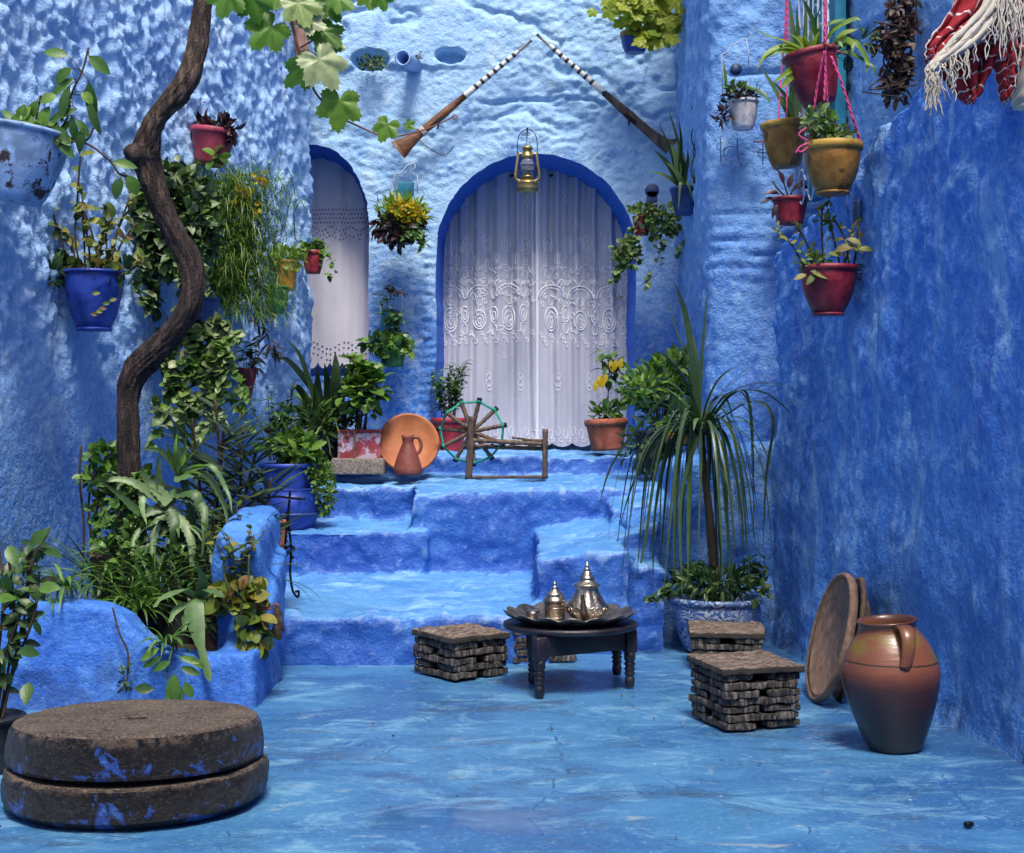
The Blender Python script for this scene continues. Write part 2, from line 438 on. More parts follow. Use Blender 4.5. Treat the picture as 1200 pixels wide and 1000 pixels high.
def floor_mat():
    b = NB('painted_floor'); c = b.coord()
    big = b.noise(b.coord((.8, 1, 1)), 1.3, 8, .64, .8); n2 = b.noise(b.coord((.75, 1.25, 1)), 3.6, 9, .72, 1.0)
    n3 = b.noise(b.coord((.8, 1.3, 1)), 1.9, 8, .68, 1.3); n4 = b.noise(b.coord((.7, 1.2, 1)), 5.2, 8, .7, .8)
    fine = b.noise(c, 55, 6, .75); n6 = b.noise(b.coord((.7, 1.1, 1)), 9, 8, .74, .8)
    col = b.mix(b.mr(big, .36, .62, smooth=True), (.028, .112, .29), (.060, .200, .39))
    col = b.mix(b.mr(n2, .50, .66, 0, .75, True), col, (.17, .37, .54))
    col = b.mix(b.mr(n6, .55, .70, 0, .5, True), col, (.022, .10, .31))
    col = b.mix(b.math('MULTIPLY', b.mr(n3, .54, .66, 0, .85, True), b.mr(n6, .38, .58, .15, 1, True)), col, (.05, .095, .17))
    col = b.mix(b.mr(n4, .61, .71, 0, .75, True), col, (.30, .36, .36))
    col = b.mix(b.mr(fine, .57, .70, 0, .55), col, (.36, .55, .70))
    col = b.mix(b.mr(fine, .40, .30, 0, .5), col, (.02, .075, .25))
    vo = b.n('TexVoronoi', {'Vector': c, 'Scale': 5.0, 'Randomness': 1.0}).outputs[0]
    col = b.mix(b.mr(vo, .034, .018, 0, .9), col, (.66, .72, .74))
    vo2 = b.n('TexVoronoi', {'Vector': c, 'Scale': 7.3, 'Randomness': 1.0}).outputs[0]
    col = b.mix(b.mr(vo2, .040, .022, 0, .9), col, (.03, .035, .04))
    wx = b.n('Mix', data_type='RGBA'); b.set(wx.inputs[0], .12); b.set(wx.inputs[6], c); nn = b.n('TexNoise', {'Vector': c, 'Scale': 3.0, 'Detail': 6.0}); b.set(wx.inputs[7], nn.outputs[1])
    cr = b.n('TexVoronoi', {'Vector': wx.outputs[2], 'Scale': 1.5}, feature='DISTANCE_TO_EDGE').outputs[0]
    crk = b.math('MULTIPLY', b.mr(cr, .007, .002), b.mr(n2, .48, .56))
    col = b.mix(b.math('MULTIPLY', crk, .75), col, (.02, .06, .20))
    sp = b.n('SeparateXYZ', {0: c}); dx = b.math('MULTIPLY', b.math('ADD', sp.outputs[0], .12), 1.5); dy = b.math('MULTIPLY', b.math('ADD', sp.outputs[1], -4.50), 2.6)
    pd = b.math('SQRT', b.math('ADD', b.math('MULTIPLY', dx, dx), b.math('MULTIPLY', dy, dy)))
    wet = b.mr(b.math('ADD', pd, b.math('MULTIPLY', b.math('SUBTRACT', n4, .5), 1.6)), .55, .25, 0, 1, True)
    rg = b.math('ADD', b.mr(n3, .40, .64, .44, .16, True), b.math('MULTIPLY', b.math('SUBTRACT', fine, .5), .3))
    rg = b.mr(wet, 0, 1, 0, 1); rgh = b.math('ADD', b.mr(n3, .40, .64, .42, .16, True), b.math('MULTIPLY', b.math('SUBTRACT', fine, .5), .3))
    rgh = b.math('ADD', b.math('MULTIPLY', rgh, b.math('SUBTRACT', 1.0, wet)), b.math('MULTIPLY', wet, .06))
    col = b.mix(b.math('MULTIPLY', wet, .45), col, (.03, .10, .25))
    h = b.math('ADD', b.math('SUBTRACT', b.math('MULTIPLY', fine, .3), crk), b.noise(c, 6, 7, .66))
    nd = b.n('Bump', {'Height': h, 'Distance': .02}); b.set(nd.inputs['Strength'], b.mr(wet, 0, 1, .28, .015))
    return b.finish(Base_Color=col, Roughness=rgh, Normal=nd.outputs[0], Specular_IOR_Level=.55)
M['floor'] = floor_mat()

def simple(name, c1, c2, scale=6, rough=.6, metal=0., bump=.2, bs=40, stretch=(1, 1, 1), rough2=None, thr=(.35, .7), extra=None, **kw):
    b = NB(name); c = b.coord(stretch); n = b.noise(c, scale, 6, .62, .3); f = b.noise(c, bs, 4, .6)
    col = b.mix(b.mr(n, thr[0], thr[1], smooth=True), c1, c2)
    if extra:   # worn flecks showing another colour
        col = b.mix(b.mr(b.noise(b.coord(), extra[1], 5, .65), extra[2], extra[2] + .05), col, extra[0])
    return b.finish(Base_Color=col, Roughness=b.mr(n, .3, .7, rough, rough2 if rough2 is not None else min(1, rough + .12)), Metallic=metal, Normal=b.bump(f, bump, .01), **kw)
def leafmat(name, cols, rough=.42, trans=.22):
    b = NB(name); g = b.n('NewGeometry'); rnd = g.outputs['Random Per Island']
    k = len(cols) - 1
    col = b.ramp(rnd, [(i / k, c) for i, c in enumerate(cols)])
    n = b.noise(b.coord(), 28, 4, .6)
    col = b.mix(b.mr(n, .3, .7, 0, .5), col, tuple(x * .55 for x in cols[0]))
    p = b.n('BsdfPrincipled', {'Base Color': col, 'Roughness': rough, 'Normal': b.bump(b.noise(b.coord(), 90, 3), .25, .004)})
    t = b.n('BsdfTranslucent', {'Color': col}); mx = b.n('MixShader', {0: trans, 1: p.outputs[0], 2: t.outputs[0]})
    b.t.links.new(mx.outputs[0], b.out.inputs[0]); return b.m
L_ = {
 'dark': leafmat('leaf_dark', [(.016, .045, .010), (.045, .11, .022), (.10, .20, .04)]),
 'mid': leafmat('leaf_mid', [(.035, .095, .015), (.085, .20, .03), (.17, .32, .05)]),
 'light': leafmat('leaf_light', [(.07, .17, .02), (.14, .29, .035), (.24, .40, .06)], .45, .3),
 'yellow': leafmat('leaf_yellowing', [(.06, .12, .015), (.17, .24, .03), (.34, .34, .06), (.22, .10, .04)], .5, .3),
 'ivy': leafmat('leaf_ivy', [(.012, .036, .010), (.035, .09, .02), (.09, .18, .035), (.16, .26, .06), (.30, .36, .20)], .48, .12),
 'vari': leafmat('leaf_variegated', [(.05, .12, .025), (.15, .26, .06), (.26, .36, .10), (.42, .48, .26)], .4, .2),
 'aloe': leafmat('leaf_aloe', [(.05, .11, .035), (.10, .19, .06), (.20, .30, .12)], .46, .1),
 'purple': leafmat('leaf_purple', [(.014, .006, .012), (.035, .012, .022), (.07, .02, .035)], .4, .1),
 'wine': leafmat('leaf_wine', [(.02, .006, .008), (.06, .015, .02), (.05, .05, .015)], .45, .12),
 'grass': leafmat('leaf_grass', [(.06, .15, .015), (.15, .29, .035), (.30, .44, .08)], .5, .35),
 'lime': leafmat('leaf_lime', [(.14, .27, .02), (.25, .40, .035), (.40, .50, .07)], .45, .4),
 'grape': leafmat('leaf_grape', [(.05, .16, .012), (.11, .27, .02), (.20, .36, .035)], .45, .42),
 'dry': leafmat('leaf_dry', [(.05, .025, .012), (.12, .07, .03), (.25, .19, .09)], .7, .15),
 'drac': leafmat('leaf_dracaena', [(.014, .036, .014), (.04, .085, .03), (.11, .17, .07)], .35, .1),
 'flower': leafmat('petal_yellow', [(.62, .42, .01), (.75, .58, .03)], .5, .3),
 'gold': leafmat('leaf_golden', [(.30, .38, .02), (.48, .50, .04), (.18, .32, .03)], .45, .4),
}
ST = {'brown': simple('stem_brown', (.03, .02, .012), (.075, .045, .025), 20, .75),
      'green': simple('stem_green', (.03, .06, .018), (.07, .11, .03), 20, .6),
      'red': simple('stem_red', (.10, .03, .025), (.22, .07, .05), 20, .6)}
def potmat(name, c, worn=None, rough=.35, amt=.62, sc=14):
    return simple(name, tuple(x * .72 for x in c), tuple(min(1, x * 1.4 + .014) for x in c), 9, rough, bump=.22, bs=45, thr=(.38, .62), rough2=min(1, rough + .28), extra=(worn, sc, amt) if worn else None)
PM = {'cobalt': potmat('glaze_cobalt', (.008, .035, .26), (.02, .08, .38), .28, .66),
      'navy': potmat('plastic_navy', (.008, .035, .16), None, .4),
      'red': potmat('paint_red', (.26, .012, .022), (.34, .04, .05), .33, .68),
      'crimson': potmat('glaze_crimson', (.17, .005, .016), (.24, .02, .03), .26, .68),
      'rasp': potmat('plastic_raspberry', (.27, .025, .055), None, .42),
      'ochre': potmat('glaze_ochre', (.27, .125, .012), (.12, .055, .01), .3, .56, 9),
      'ochre_rim': potmat('glaze_ochre_rim', (.34, .19, .02), None, .35),
      'white': potmat('paint_white', (.52, .50, .52), (.22, .16, .12), .5, .68),
      'green': potmat('paint_green', (.03, .15, .035), (.10, .22, .06), .4, .66),
      'terra': potmat('terracotta', (.33, .085, .042), (.45, .22, .17), .75, .62),
      'peel': potmat('peeling_pale_blue', (.20, .32, .52), (.035, .018, .022), .5, .57, 9),
      'black': potmat('plastic_black', (.012, .013, .016), None, .42),
      'brown': potmat('plastic_brown', (.05, .022, .016), None, .5),
      'tin': potmat('flaking_red_tin', (.35, .05, .07), (.55, .46, .56), .55, .5, 16),
      'amber': potmat('glaze_amber', (.42, .17, .01), None, .35)}
M['soil'] = simple('soil', (.012, .008, .006), (.04, .028, .02), 30, .95, bump=.8)
M['iron'] = simple('black_iron', (.006, .006, .008), (.02, .018, .018), 20, .5, .6)
M['wire_white'] = simple('white_wire', (.45, .52, .62), (.55, .60, .66), 20, .5)
M['wire_blue'] = simple('blue_wire', (.05, .09, .22), (.10, .16, .32), 20, .55)
M['bracket'] = simple('dark_blue_bracket', (.008, .03, .10), (.015, .05, .16), 20, .5)
M['rope'] = simple('pink_cord', (.62, .05, .20), (.74, .12, .30), 90, .8, bump=.6, bs=200)
M['bark'] = None
def bark_mat():
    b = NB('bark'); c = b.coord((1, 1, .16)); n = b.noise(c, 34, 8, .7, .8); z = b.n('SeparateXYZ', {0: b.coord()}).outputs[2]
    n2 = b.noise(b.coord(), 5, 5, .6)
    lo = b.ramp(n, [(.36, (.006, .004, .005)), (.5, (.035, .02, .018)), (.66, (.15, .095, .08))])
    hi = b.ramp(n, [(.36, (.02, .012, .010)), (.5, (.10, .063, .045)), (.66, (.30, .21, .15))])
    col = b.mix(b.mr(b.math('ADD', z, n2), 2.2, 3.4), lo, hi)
    return b.finish(Base_Color=col, Roughness=.85, Normal=b.bump(b.math('ADD', n, b.math('MULTIPLY', b.noise(b.coord(), 90, 4), .3)), 1.0, .06))
M['bark'] = bark_mat()
def stripewood(name, c1, c2, c3, axis=(1, 1, .1), sc=30, rough=.8, bump=.9):
    b = NB(name); n = b.noise(b.coord(axis), sc, 7, .7, .4); n2 = b.noise(b.coord(), 8, 5, .6)
    col = b.ramp(n, [(.3, c1), (.5, c2), (.7, c3)]); col = b.mix(b.mr(n2, .4, .75, 0, .6), col, c1)
    return b.finish(Base_Color=col, Roughness=rough, Normal=b.bump(n, bump, .02))
def stool_mats():
    b = NB('bark_wood'); c = b.coord(); v = b.noise(b.coord((1, 1, .14)), 75, 8, .75, .5); n = b.noise(c, 14, 6, .68); f = b.noise(c, 130, 4, .7)
    col = b.ramp(v, [(.40, (.006, .005, .005)), (.47, (.045, .038, .035)), (.54, (.15, .13, .12)), (.62, (.36, .32, .29))])
    col = b.mix(b.mr(n, .52, .66, 0, .75), col, (.02, .015, .014)); col = b.mix(b.mr(n, .44, .32, 0, .5), col, (.22, .17, .14))
    a = b.finish(Base_Color=col, Roughness=.88, Normal=b.bump(b.math('ADD', v, b.math('MULTIPLY', f, .4)), 1.0, .03))
    b = NB('bark_wood_top'); c = b.coord(); v = b.noise(b.coord((.35, 1, 1)), 60, 8, .75, .6); n = b.noise(c, 12, 6, .68); f = b.noise(c, 110, 5, .75)
    nz = b.n('SeparateXYZ', {0: b.n('NewGeometry').outputs['Normal']}).outputs[2]
    col = b.ramp(v, [(.40, (.07, .048, .038)), (.5, (.26, .185, .14)), (.60, (.50, .40, .32))])
    col = b.mix(b.mr(f, .52, .64, 0, .6), col, (.05, .035, .028)); col = b.mix(b.mr(n, .55, .68, 0, .6), col, (.12, .09, .07))
    col = b.mix(b.mr(nz, .75, .4), col, (.06, .05, .044))
    return a, b.finish(Base_Color=col, Roughness=.88, Normal=b.bump(b.math('ADD', v, b.math('MULTIPLY', f, .6)), 1.0, .025))
M['stoolside'], M['stooltop'] = stool_mats()
M['oldwood'] = stripewood('turned_wood', (.03, .018, .012), (.12, .075, .05), (.26, .18, .13), (1, 1, .2), 30, .65, .5)
M['blackwood'] = simple('ebonised_wood', (.007, .006, .010), (.026, .022, .032), 12, .34, bump=.25, bs=50)
M['beam'] = stripewood('bleached_wood', (.14, .06, .05), (.32, .17, .13), (.48, .33, .26), (1, 1, .15), 20)
M['teal'] = simple('teal_paint', (.01, .16, .26), (.02, .26, .36), 6, .5)
M['cord'] = simple('green_cord', (.005, .22, .15), (.01, .34, .23), 40, .7)
M['silver'] = simple('tarnished_silver', (.24, .19, .14), (.66, .59, .49), 14, .24, .95, .3, 60, rough2=.38)
M['tray'] = simple('dark_pewter', (.10, .085, .075), (.30, .26, .22), 16, .3, .85, .4, 70)
M['brass'] = simple('lantern_brass', (.26, .19, .07), (.46, .36, .16), 10, .36, .8, .2)
M['dark'] = simple('dark_room', (.006, .006, .010), (.010, .010, .015), 3, .9)
M['steel'] = simple('gun_steel', (.20, .19, .18), (.38, .36, .33), 30, .4, .7)
M['bone'] = simple('bone_inlay', (.60, .57, .52), (.78, .76, .72), 40, .45)
M['blackband'] = simple('black_band', (.015, .013, .014), (.04, .035, .03), 40, .5)
M['stock'] = stripewood('walnut_stock', (.05, .018, .008), (.18, .07, .025), (.32, .15, .06), (.4, 1, 1), 25, .45, .3)
M['pipe'] = simple('painted_clay_pipe', (.25, .40, .72), (.38, .52, .80), 6, .7)
M['wick'] = simple('cotton', (.6, .6, .55), (.7, .7, .65), 10, .8)
b = NB('lamp_glass'); M['glass'] = b.finish(Base_Color=(.92, .95, 1.0), Roughness=.05, Transmission_Weight=.92, IOR=1.3)
def stone_mat():
    b = NB('millstone'); c = b.coord(); nz = b.n('SeparateXYZ', {0: b.n('NewGeometry').outputs['Normal']}).outputs[2]
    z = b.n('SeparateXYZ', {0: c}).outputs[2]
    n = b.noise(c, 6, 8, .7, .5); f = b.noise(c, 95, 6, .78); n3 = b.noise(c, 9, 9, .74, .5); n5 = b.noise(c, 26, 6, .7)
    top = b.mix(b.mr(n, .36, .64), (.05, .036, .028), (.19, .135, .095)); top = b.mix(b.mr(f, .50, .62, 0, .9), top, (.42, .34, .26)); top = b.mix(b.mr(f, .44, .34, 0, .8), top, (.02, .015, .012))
    side = b.mix(b.mr(n5, .40, .66), (.003, .0025, .003), (.018, .012, .010)); side = b.mix(b.mr(f, .57, .66, 0, .7), side, (.20, .15, .12))  # sides coloured near-black: their shade is put into the stone colour
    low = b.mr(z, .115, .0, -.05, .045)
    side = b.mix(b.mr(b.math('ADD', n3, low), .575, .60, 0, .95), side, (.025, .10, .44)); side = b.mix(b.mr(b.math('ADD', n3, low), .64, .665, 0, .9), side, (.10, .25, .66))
    rim = b.math('MULTIPLY', b.mr(z, .100, .118, 0, .6), b.mr(n5, .45, .6)); side = b.mix(rim, side, (.24, .17, .12))  # paler rim band: the edge highlight is put into the colour
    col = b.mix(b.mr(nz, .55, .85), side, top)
    hgt = b.math('ADD', b.math('MULTIPLY', f, .5), b.math('ADD', n3, b.math('MULTIPLY', n5, .8)))
    return b.finish(Base_Color=col, Roughness=b.mr(nz, .5, .9, .38, .8), Normal=b.bump(hgt, 1.0, .035))
M['stone'] = stone_mat()
def amph_mat():
    b = NB('glazed_clay'); c = b.coord(); z = b.n('SeparateXYZ', {0: c}).outputs[2]
    n = b.noise(c, 6, 6, .6, .4); n2 = b.noise(b.coord((1, 1, 2)), 4.2, 5, .6)
    zz = b.math('ADD', z, b.math('MULTIPLY', b.math('SUBTRACT', n, .5), .05))
    col = b.ramp(b.mr(zz, 0, .51), [(0, (.020, .009, .010)), (.30, (.030, .011, .011)), (.46, (.065, .020, .015)), (.60, (.19, .060, .030)), (.86, (.17, .060, .026)), (.92, (.06, .022, .016)), (1, (.11, .035, .018))])
    g = b.math('MULTIPLY', b.mr(n2, .48, .62, smooth=True), b.math('MULTIPLY', b.mr(z, .30, .32), b.mr(z, .46, .42)))
    col = b.mix(g, col, (.16, .11, .018))
    ln = b.math('MULTIPLY', b.mr(z, .318, .3185), b.mr(z, .3235, .323))
    col = b.mix(ln, col, (.02, .02, .006))
    return b.finish(Base_Color=col, Roughness=b.mr(n, .35, .65, .26, .5), Coat_Weight=.15, Coat_Roughness=.12, Normal=b.bump(b.noise(b.coord((1, 1, 6)), 14, 4), .15, .01))
M['amph'] = amph_mat()
M['basin'] = simple('orange_clay', (.36, .105, .035), (.52, .19, .075), 4, .55, bump=.15)
M['jug'] = simple('red_clay_flaked', (.16, .035, .024), (.28, .075, .05), 7, .55, bump=.3, extra=((.50, .42, .40), 55, .66))
M['dish'] = simple('worn_clay_dish', (.22, .095, .045), (.12, .095, .025), 5, .6, bump=.3, extra=((.30, .17, .10), 20, .6))
M['dishrim'] = stripewood('worn_wood_rim', (.08, .05, .03), (.24, .14, .09), (.38, .24, .16), (1, 1, 1), 20, .7, .4)
M['concrete'] = simple('speckled_concrete', (.16, .13, .11), (.34, .29, .25), 70, .9, bump=.9, bs=90)
def bw_mat():
    b = NB('blue_white_glaze'); c = b.coord()
    wv = b.n('TexWave', {'Vector': c, 'Scale': 9., 'Distortion': 22., 'Detail': 2., 'Detail Scale': 1.6}, bands_direction='Z').outputs[1]
    n = b.noise(c, 12, 4, .6, 1.2)
    col = b.mix(b.mr(wv, .35, .6), (.035, .085, .27), (.36, .43, .54))
    col = b.mix(b.mr(n, .50, .60), col, (.10, .17, .36)); col = b.mix(b.mr(b.noise(c, 30, 5, .7), .55, .65, 0, .6), col, (.16, .17, .19))
    return b.finish(Base_Color=col, Roughness=.3, Normal=b.bump(wv, .15, .01))
M['bw'] = bw_mat()
def cloth_mat(name, c1, c2, trans=.2):
    b = NB(name); c = b.coord(); n = b.noise(b.coord((1, 1, .25)), 6, 5, .6); wv = b.noise(b.coord((260, 260, 260)), 1, 2)
    col = b.mix(b.mr(n, .35, .7), c1, c2)
    p = b.n('BsdfPrincipled', {'Base Color': col, 'Roughness': .85, 'Normal': b.bump(wv, .15, .003)})
    t = b.n('BsdfTranslucent', {'Color': col}); mx = b.n('MixShader', {0: trans, 1: p.outputs[0], 2: t.outputs[0]})
    b.t.links.new(mx.outputs[0], b.out.inputs[0]); return b.m
M['sheer'] = cloth_mat('sheer_lilac', (.58, .57, .65), (.71, .70, .77))
M['cotton'] = cloth_mat('white_cotton', (.74, .71, .78), (.84, .82, .87))
M['thread'] = cloth_mat('white_thread', (.97, .96, .98), (.98, .98, .99))
M['eyelet'] = cloth_mat('grey_eyelet', (.20, .20, .30), (.26, .26, .36), 0)
M['cream'] = cloth_mat('cream_cotton', (.58, .53, .44), (.68, .63, .54), .1)
def shawl_mat():
    b = NB('red_striped_wool'); c = b.coord(); n = b.noise(c, 30, 4)
    uv = b.n('TexCoord').outputs['UV']; sp = b.n('SeparateXYZ', {0: uv})
    fr = b.math('FRACT', b.math('MULTIPLY', sp.outputs[1], 7.0))
    fu = b.math('FRACT', b.math('MULTIPLY', sp.outputs[0], 2.6))
    st = b.math('MAXIMUM', b.math('LESS_THAN', fr, .10), b.math('LESS_THAN', fu, .035))
    col = b.mix(b.mr(n, .3, .7), (.22, .006, .014), (.36, .016, .03))
    blk = b.math('MULTIPLY', b.math('GREATER_THAN', sp.outputs[0], .68), b.math('LESS_THAN', sp.outputs[0], .80))
    col = b.mix(blk, col, (.03, .014, .016))
    col = b.mix(st, col, (.66, .58, .56))
    return b.finish(Base_Color=col, Roughness=.9, Normal=b.bump(b.noise(c, 220, 2), .4, .004))
M['shawl'] = shawl_mat()

# ================================================================== SETTING
def build_setting():
    xs = np.concatenate([np.linspace(-6, -2.6, 8), np.linspace(-2.5, 2.5, 160), np.linspace(2.6, 6, 8)])
    ys = np.concatenate([np.linspace(-5, 3.2, 12), np.linspace(3.3, 9, 190), np.linspace(9.1, 13, 6)])
    X, Y = np.meshgrid(xs, ys, indexing='ij')
    Z = .010 * fbm(X * 1.1, Y * 1.1, 3, 3) + .004 * fbm(X * 5, Y * 5, 8, 2)
    Z = np.where(np.abs(X) > 2.45, 0, Z)
    f = gridobj('courtyard_floor', np.stack([X, Y, Z - .006], -1), M['floor'], flip=False)
    f['kind'] = 'structure'

    # ---- left wall: hammered lumpy plaster
    zs = np.concatenate([np.linspace(-.05, .9, 24), np.arange(.93, 4.35, .0135), np.linspace(4.45, 5.4, 6)])
    def dl(s, z, X, Y):
        k = np.clip((z - 1.0) / .9, 0, 1); k = k * k * (3 - 2 * k)
        wx = s + .05 * fbm(s * 3, z * 3, 77, 2); wz = z + .07 * fbm(s * 3 + 9, z * 3, 78, 2)
        wv = worley(wx / .105 + .35 * wz / .105, wz / .15, 4)
        wv2 = worley(wx / .055, wz / .085, 14)
        ws = s + .035 * fbm(s * 7, z * 7, 80, 2); wz = z + .05 * fbm(s * 7 + 4, z * 7, 81, 2)
        a_ = .45 * ws + wz; b2 = ws - .30 * wz
        big = np.clip(.75 + 1.5 * fbm(s * 1.9, z * 1.9, 82, 2), .15, 1.5)
        D = k * (.042 * big * (.55 - sworley(b2 / .058, a_ / .088, 4)) + .030 * (.5 - sworley(b2 / .042, a_ / .06, 14)) + .040 * fbm(b2 / .10, a_ / .15, 21, 3) - .06 * np.clip(.30 - sworley(b2 / .17, a_ / .27, 19, 14.), 0, 1))
        return D + .03 * fbm(s * 1.3, z * 1.3, 30, 3) + .006 * fbm(s * 14, z * 14, 31, 3)
    G = path_wall([(-2.2, 10.46), (XL(10.42), 10.42), (XL(6.0), 6.0), (XL(-2.6), -2.6)], [.06, .0135, .12], zs, dl, 1)
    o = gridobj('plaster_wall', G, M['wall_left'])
    tag(o, 'lumpy hammered pale blue wall on the left behind the twisted vine trunk', 'wall')

    # ---- right wall: side reveal, pier, and the wall behind the stair parapet
    zs = np.concatenate([np.linspace(-.05, .8, 18), np.arange(.83, 4.3, .017), np.linspace(4.4, 5.4, 6)])
    def dr(s, z, X, Y):
        D = .03 * fbm(s * 1.6, z * 1.6, 41, 4) + .008 * fbm(s * 40, z * 40, 48, 2) + .012 * fbm(s * 8, z * 8, 42, 3) + .006 * fbm(s * 26, z * 26, 45, 2)
        fr = np.clip((X - 1.12) / .05, 0, 1) * np.clip((8.9 - Y) / .2, 0, 1)
        b = np.clip((z - 1.96) / .03, 0, 1) * np.clip((2.42 - z) / .03, 0, 1) * fr
        wob = z + .012 * fbm(s * 6, z, 44, 2)
        D += b * (.020 * np.abs(np.sin((wob - 1.97) / .078 * math.pi)) ** .5 - .012)
        g = np.exp(-((wob - 3.16) / .016) ** 2) * fr * np.clip((X - 1.2) / .06, 0, 1); D -= .03 * g
        rough = np.clip((Y - 8.4) / .4, 0, 1) + np.clip((z - 3.2) / .3, 0, 1) * .6
        D += rough * (.035 * (worley(s / .13, z / .13, 46) - .4))
        return D
    G = path_wall([(1.19, 10.76), (1.12, 8.56), (1.17, 8.48), (1.80, 8.42), (XR(7.9) + .32, 7.9), (XR(4) + .32, 4), (XR(-2.6) + .32, -2.6)],
                  [.017, .017, .015, .02, .02, .15], zs, dr, -1)
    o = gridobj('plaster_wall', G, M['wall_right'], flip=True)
    tag(o, 'rough blue wall with a pier of brick courses on the right of the curtained arch', 'wall')

    # ---- stair parapet: thick dark blue wall with a sloping top
    vs = np.linspace(0, 1, 190)
    def dp(s, z, X, Y):
        zz = z * 2.4
        return .07 * np.exp(-zz / .05) * (1 + .8 * vn(s * 3, s * 0, 57)) + .035 * fbm(s * 1.2, zz * .7, 51, 3) +   .036 * fbm(s * 4, zz * 3.4, 52, 4) + .022 * (.5 - sworley(s / .10 + .4 * vn(s * 8, zz * 8, 59), zz / .12, 58)) * np.clip(zz - .5, 0, 1) + .012 * fbm(s * 22, zz * 22, 53, 2) * np.clip(zz - .6, .25, 1.3)
    G = path_wall([(XR(8.1) + .2, 8.10), (XR(8.06), 8.06), (XR(4.4), 4.4), (XR(-2.6), -2.6)], [.02, .015, .15], vs, dp, -1)
    n = G.shape[0]
    top = 2.06 + (8.05 - G[:, -1, 1]) * .245 + .05 * vn(G[:, -1, 1] * 6, G[:, -1, 1] * 0, 5) + .02 * vn(G[:, -1, 1] * 21, G[:, -1, 1] * 0, 6)
    G[:, :, 2] = G[:, :, 2] * (top[:, None] + .06) - .06
    ext = []
    last = G[:, -1, :]
    for dx, dz in ((.02, .008), (.06, .012), (.13, .010), (.19, .0), (.215, -.03), (.22, -.5), (.22, -1.2)):
        e = last.copy(); e[:, 0] += dx; e[:, 2] += dz + (.012 * vn(e[:, 1] * 15, e[:, 1] * 0 + dx * 20, 8)); ext.append(e)
    G = np.concatenate([G, np.stack(ext, 1)], 1)
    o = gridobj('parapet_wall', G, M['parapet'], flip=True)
    tag(o, 'deep blue plastered parapet with a sloping top edge behind the clay jar', 'wall')

    # ---- back wall with its two arches
    Y0 = 10.7; sc = Y0 / F_
    ax = np.arange(-2.5, 1.75, .0135); az = np.concatenate([np.linspace(.3, .9, 10), np.arange(.92, 4.42, .0135), np.linspace(4.5, 5.4, 6)])
    X, Z = np.meshgrid(ax, az, indexing='ij')
    arches = [((628 - 600) * sc, .715, .715, 2.38, .86), ((365 - 600) * sc, .41, .56, 2.60, 1.50)]
    def curve(a, n=260, grow=1.0):
        cx, rx, ry, sp, bt = a; pts = []
        for z in np.linspace(bt, sp, n // 3, endpoint=False): pts.append((cx - rx * grow, z))
        for t in np.linspace(math.pi, 0, n): pts.append((cx + rx * grow * math.cos(t), sp + ry * grow * math.sin(t)))
        for z in np.linspace(sp, bt, n // 3 + 1)[1:]: pts.append((cx + rx * grow, z))
        return np.array(pts)
    curves = []
    for i, a in enumerate(arches):
        c = curve(a); k = np.arange(len(c)); c[:, 0] += .010 * vn(k * .13, k * 0., 60 + i) + .006 * vn(k * .4, k * 0., 62 + i); c[:, 1] += .008 * vn(k * .13, k * 0. + 5, 61 + i)
        curves.append(c)
    Xc = (X[:-1, :-1] + X[1:, 1:]) / 2; Zc = (Z[:-1, :-1] + Z[1:, 1:]) / 2
    keep = np.ones(Xc.shape, bool); fade = np.ones(X.shape)
    for a in arches:
        cx, rx, ry, sp, bt = a
        ins = (np.abs(Xc - cx) < rx) & (Zc > bt) & (Zc <= sp) | (((Xc - cx) / rx) ** 2 + ((Zc - sp) / ry) ** 2 < 1) & (Zc > sp)
        keep &= ~ins
    used = np.zeros(X.shape, bool); hole = np.zeros(X.shape, bool)
    for dx in (0, 1):
        for dy in (0, 1):
            sl = (slice(dx, X.shape[0] - 1 + dx), slice(dy, X.shape[1] - 1 + dy))
            used[sl] |= keep; hole[sl] |= ~keep
    bd = used & hole
    allc = np.concatenate(curves)
    for i, j in zip(*np.nonzero(bd)):
        d2 = (allc[:, 0] - X[i, j]) ** 2 + (allc[:, 1] - Z[i, j]) ** 2; k = d2.argmin()
        if d2[k] < .03 ** 2: X[i, j], Z[i, j] = allc[k]
    near = np.full(X.shape, 9.)
    for c in allc[::4]: near = np.minimum(near, (X - c[0]) ** 2 + (Z - c[1]) ** 2)
    near = np.sqrt(near); fade = np.clip(near / .07, 0, 1)
    D = .030 * fbm(X * 1.4, Z * 2.0, 71, 3) + .011 * fbm(X * 6, Z * 8, 72, 5) + .016 * np.abs(fbm(X * 13, Z * 18, 73, 3)) + .011 * fbm(X * 34, Z * 40, 77, 2)
    flat = np.clip(.5 + 1.8 * fbm(X * 1.6, Z * 2.2, 90, 3), .05, 1.2); D = D * (.45 + .55 * flat) + .011 * flat * (.5 - sworley(X / .10 + .5 * vn(X * 8, Z * 8, 70), Z / .065, 74)); D -= .030 * np.clip(.10 - np.abs(fbm(X * 1.9, Z * 2.6, 88, 4)), 0, 1) / .10 * np.clip((Z - 3.1) / .3, 0, 1)
    def px(x, y): return (x - 600) * sc, H - (y - HZ) * sc
    # the thicker coat under the roof line, with a broken lower edge
    ex, ez = px(0, 84); edge = ez + .05 * vn(X * 4, X * 0, 75) + .03 * vn(X * 14, X * 0, 76)
    rt = px(560, 0)[0]
    D += .030 * np.clip((Z - edge) / .03, 0, 1) * np.clip((rt - X) / .3, 0, 1)
    D -= .035 * np.exp(-((Z - (edge + .10 * vn(X * 2.5, X * 0, 79) - .25)) / .014) ** 2) * np.clip((X - px(555, 0)[0]) / .1, 0, 1) * np.clip((px(720, 0)[0] - X) / .1, 0, 1)
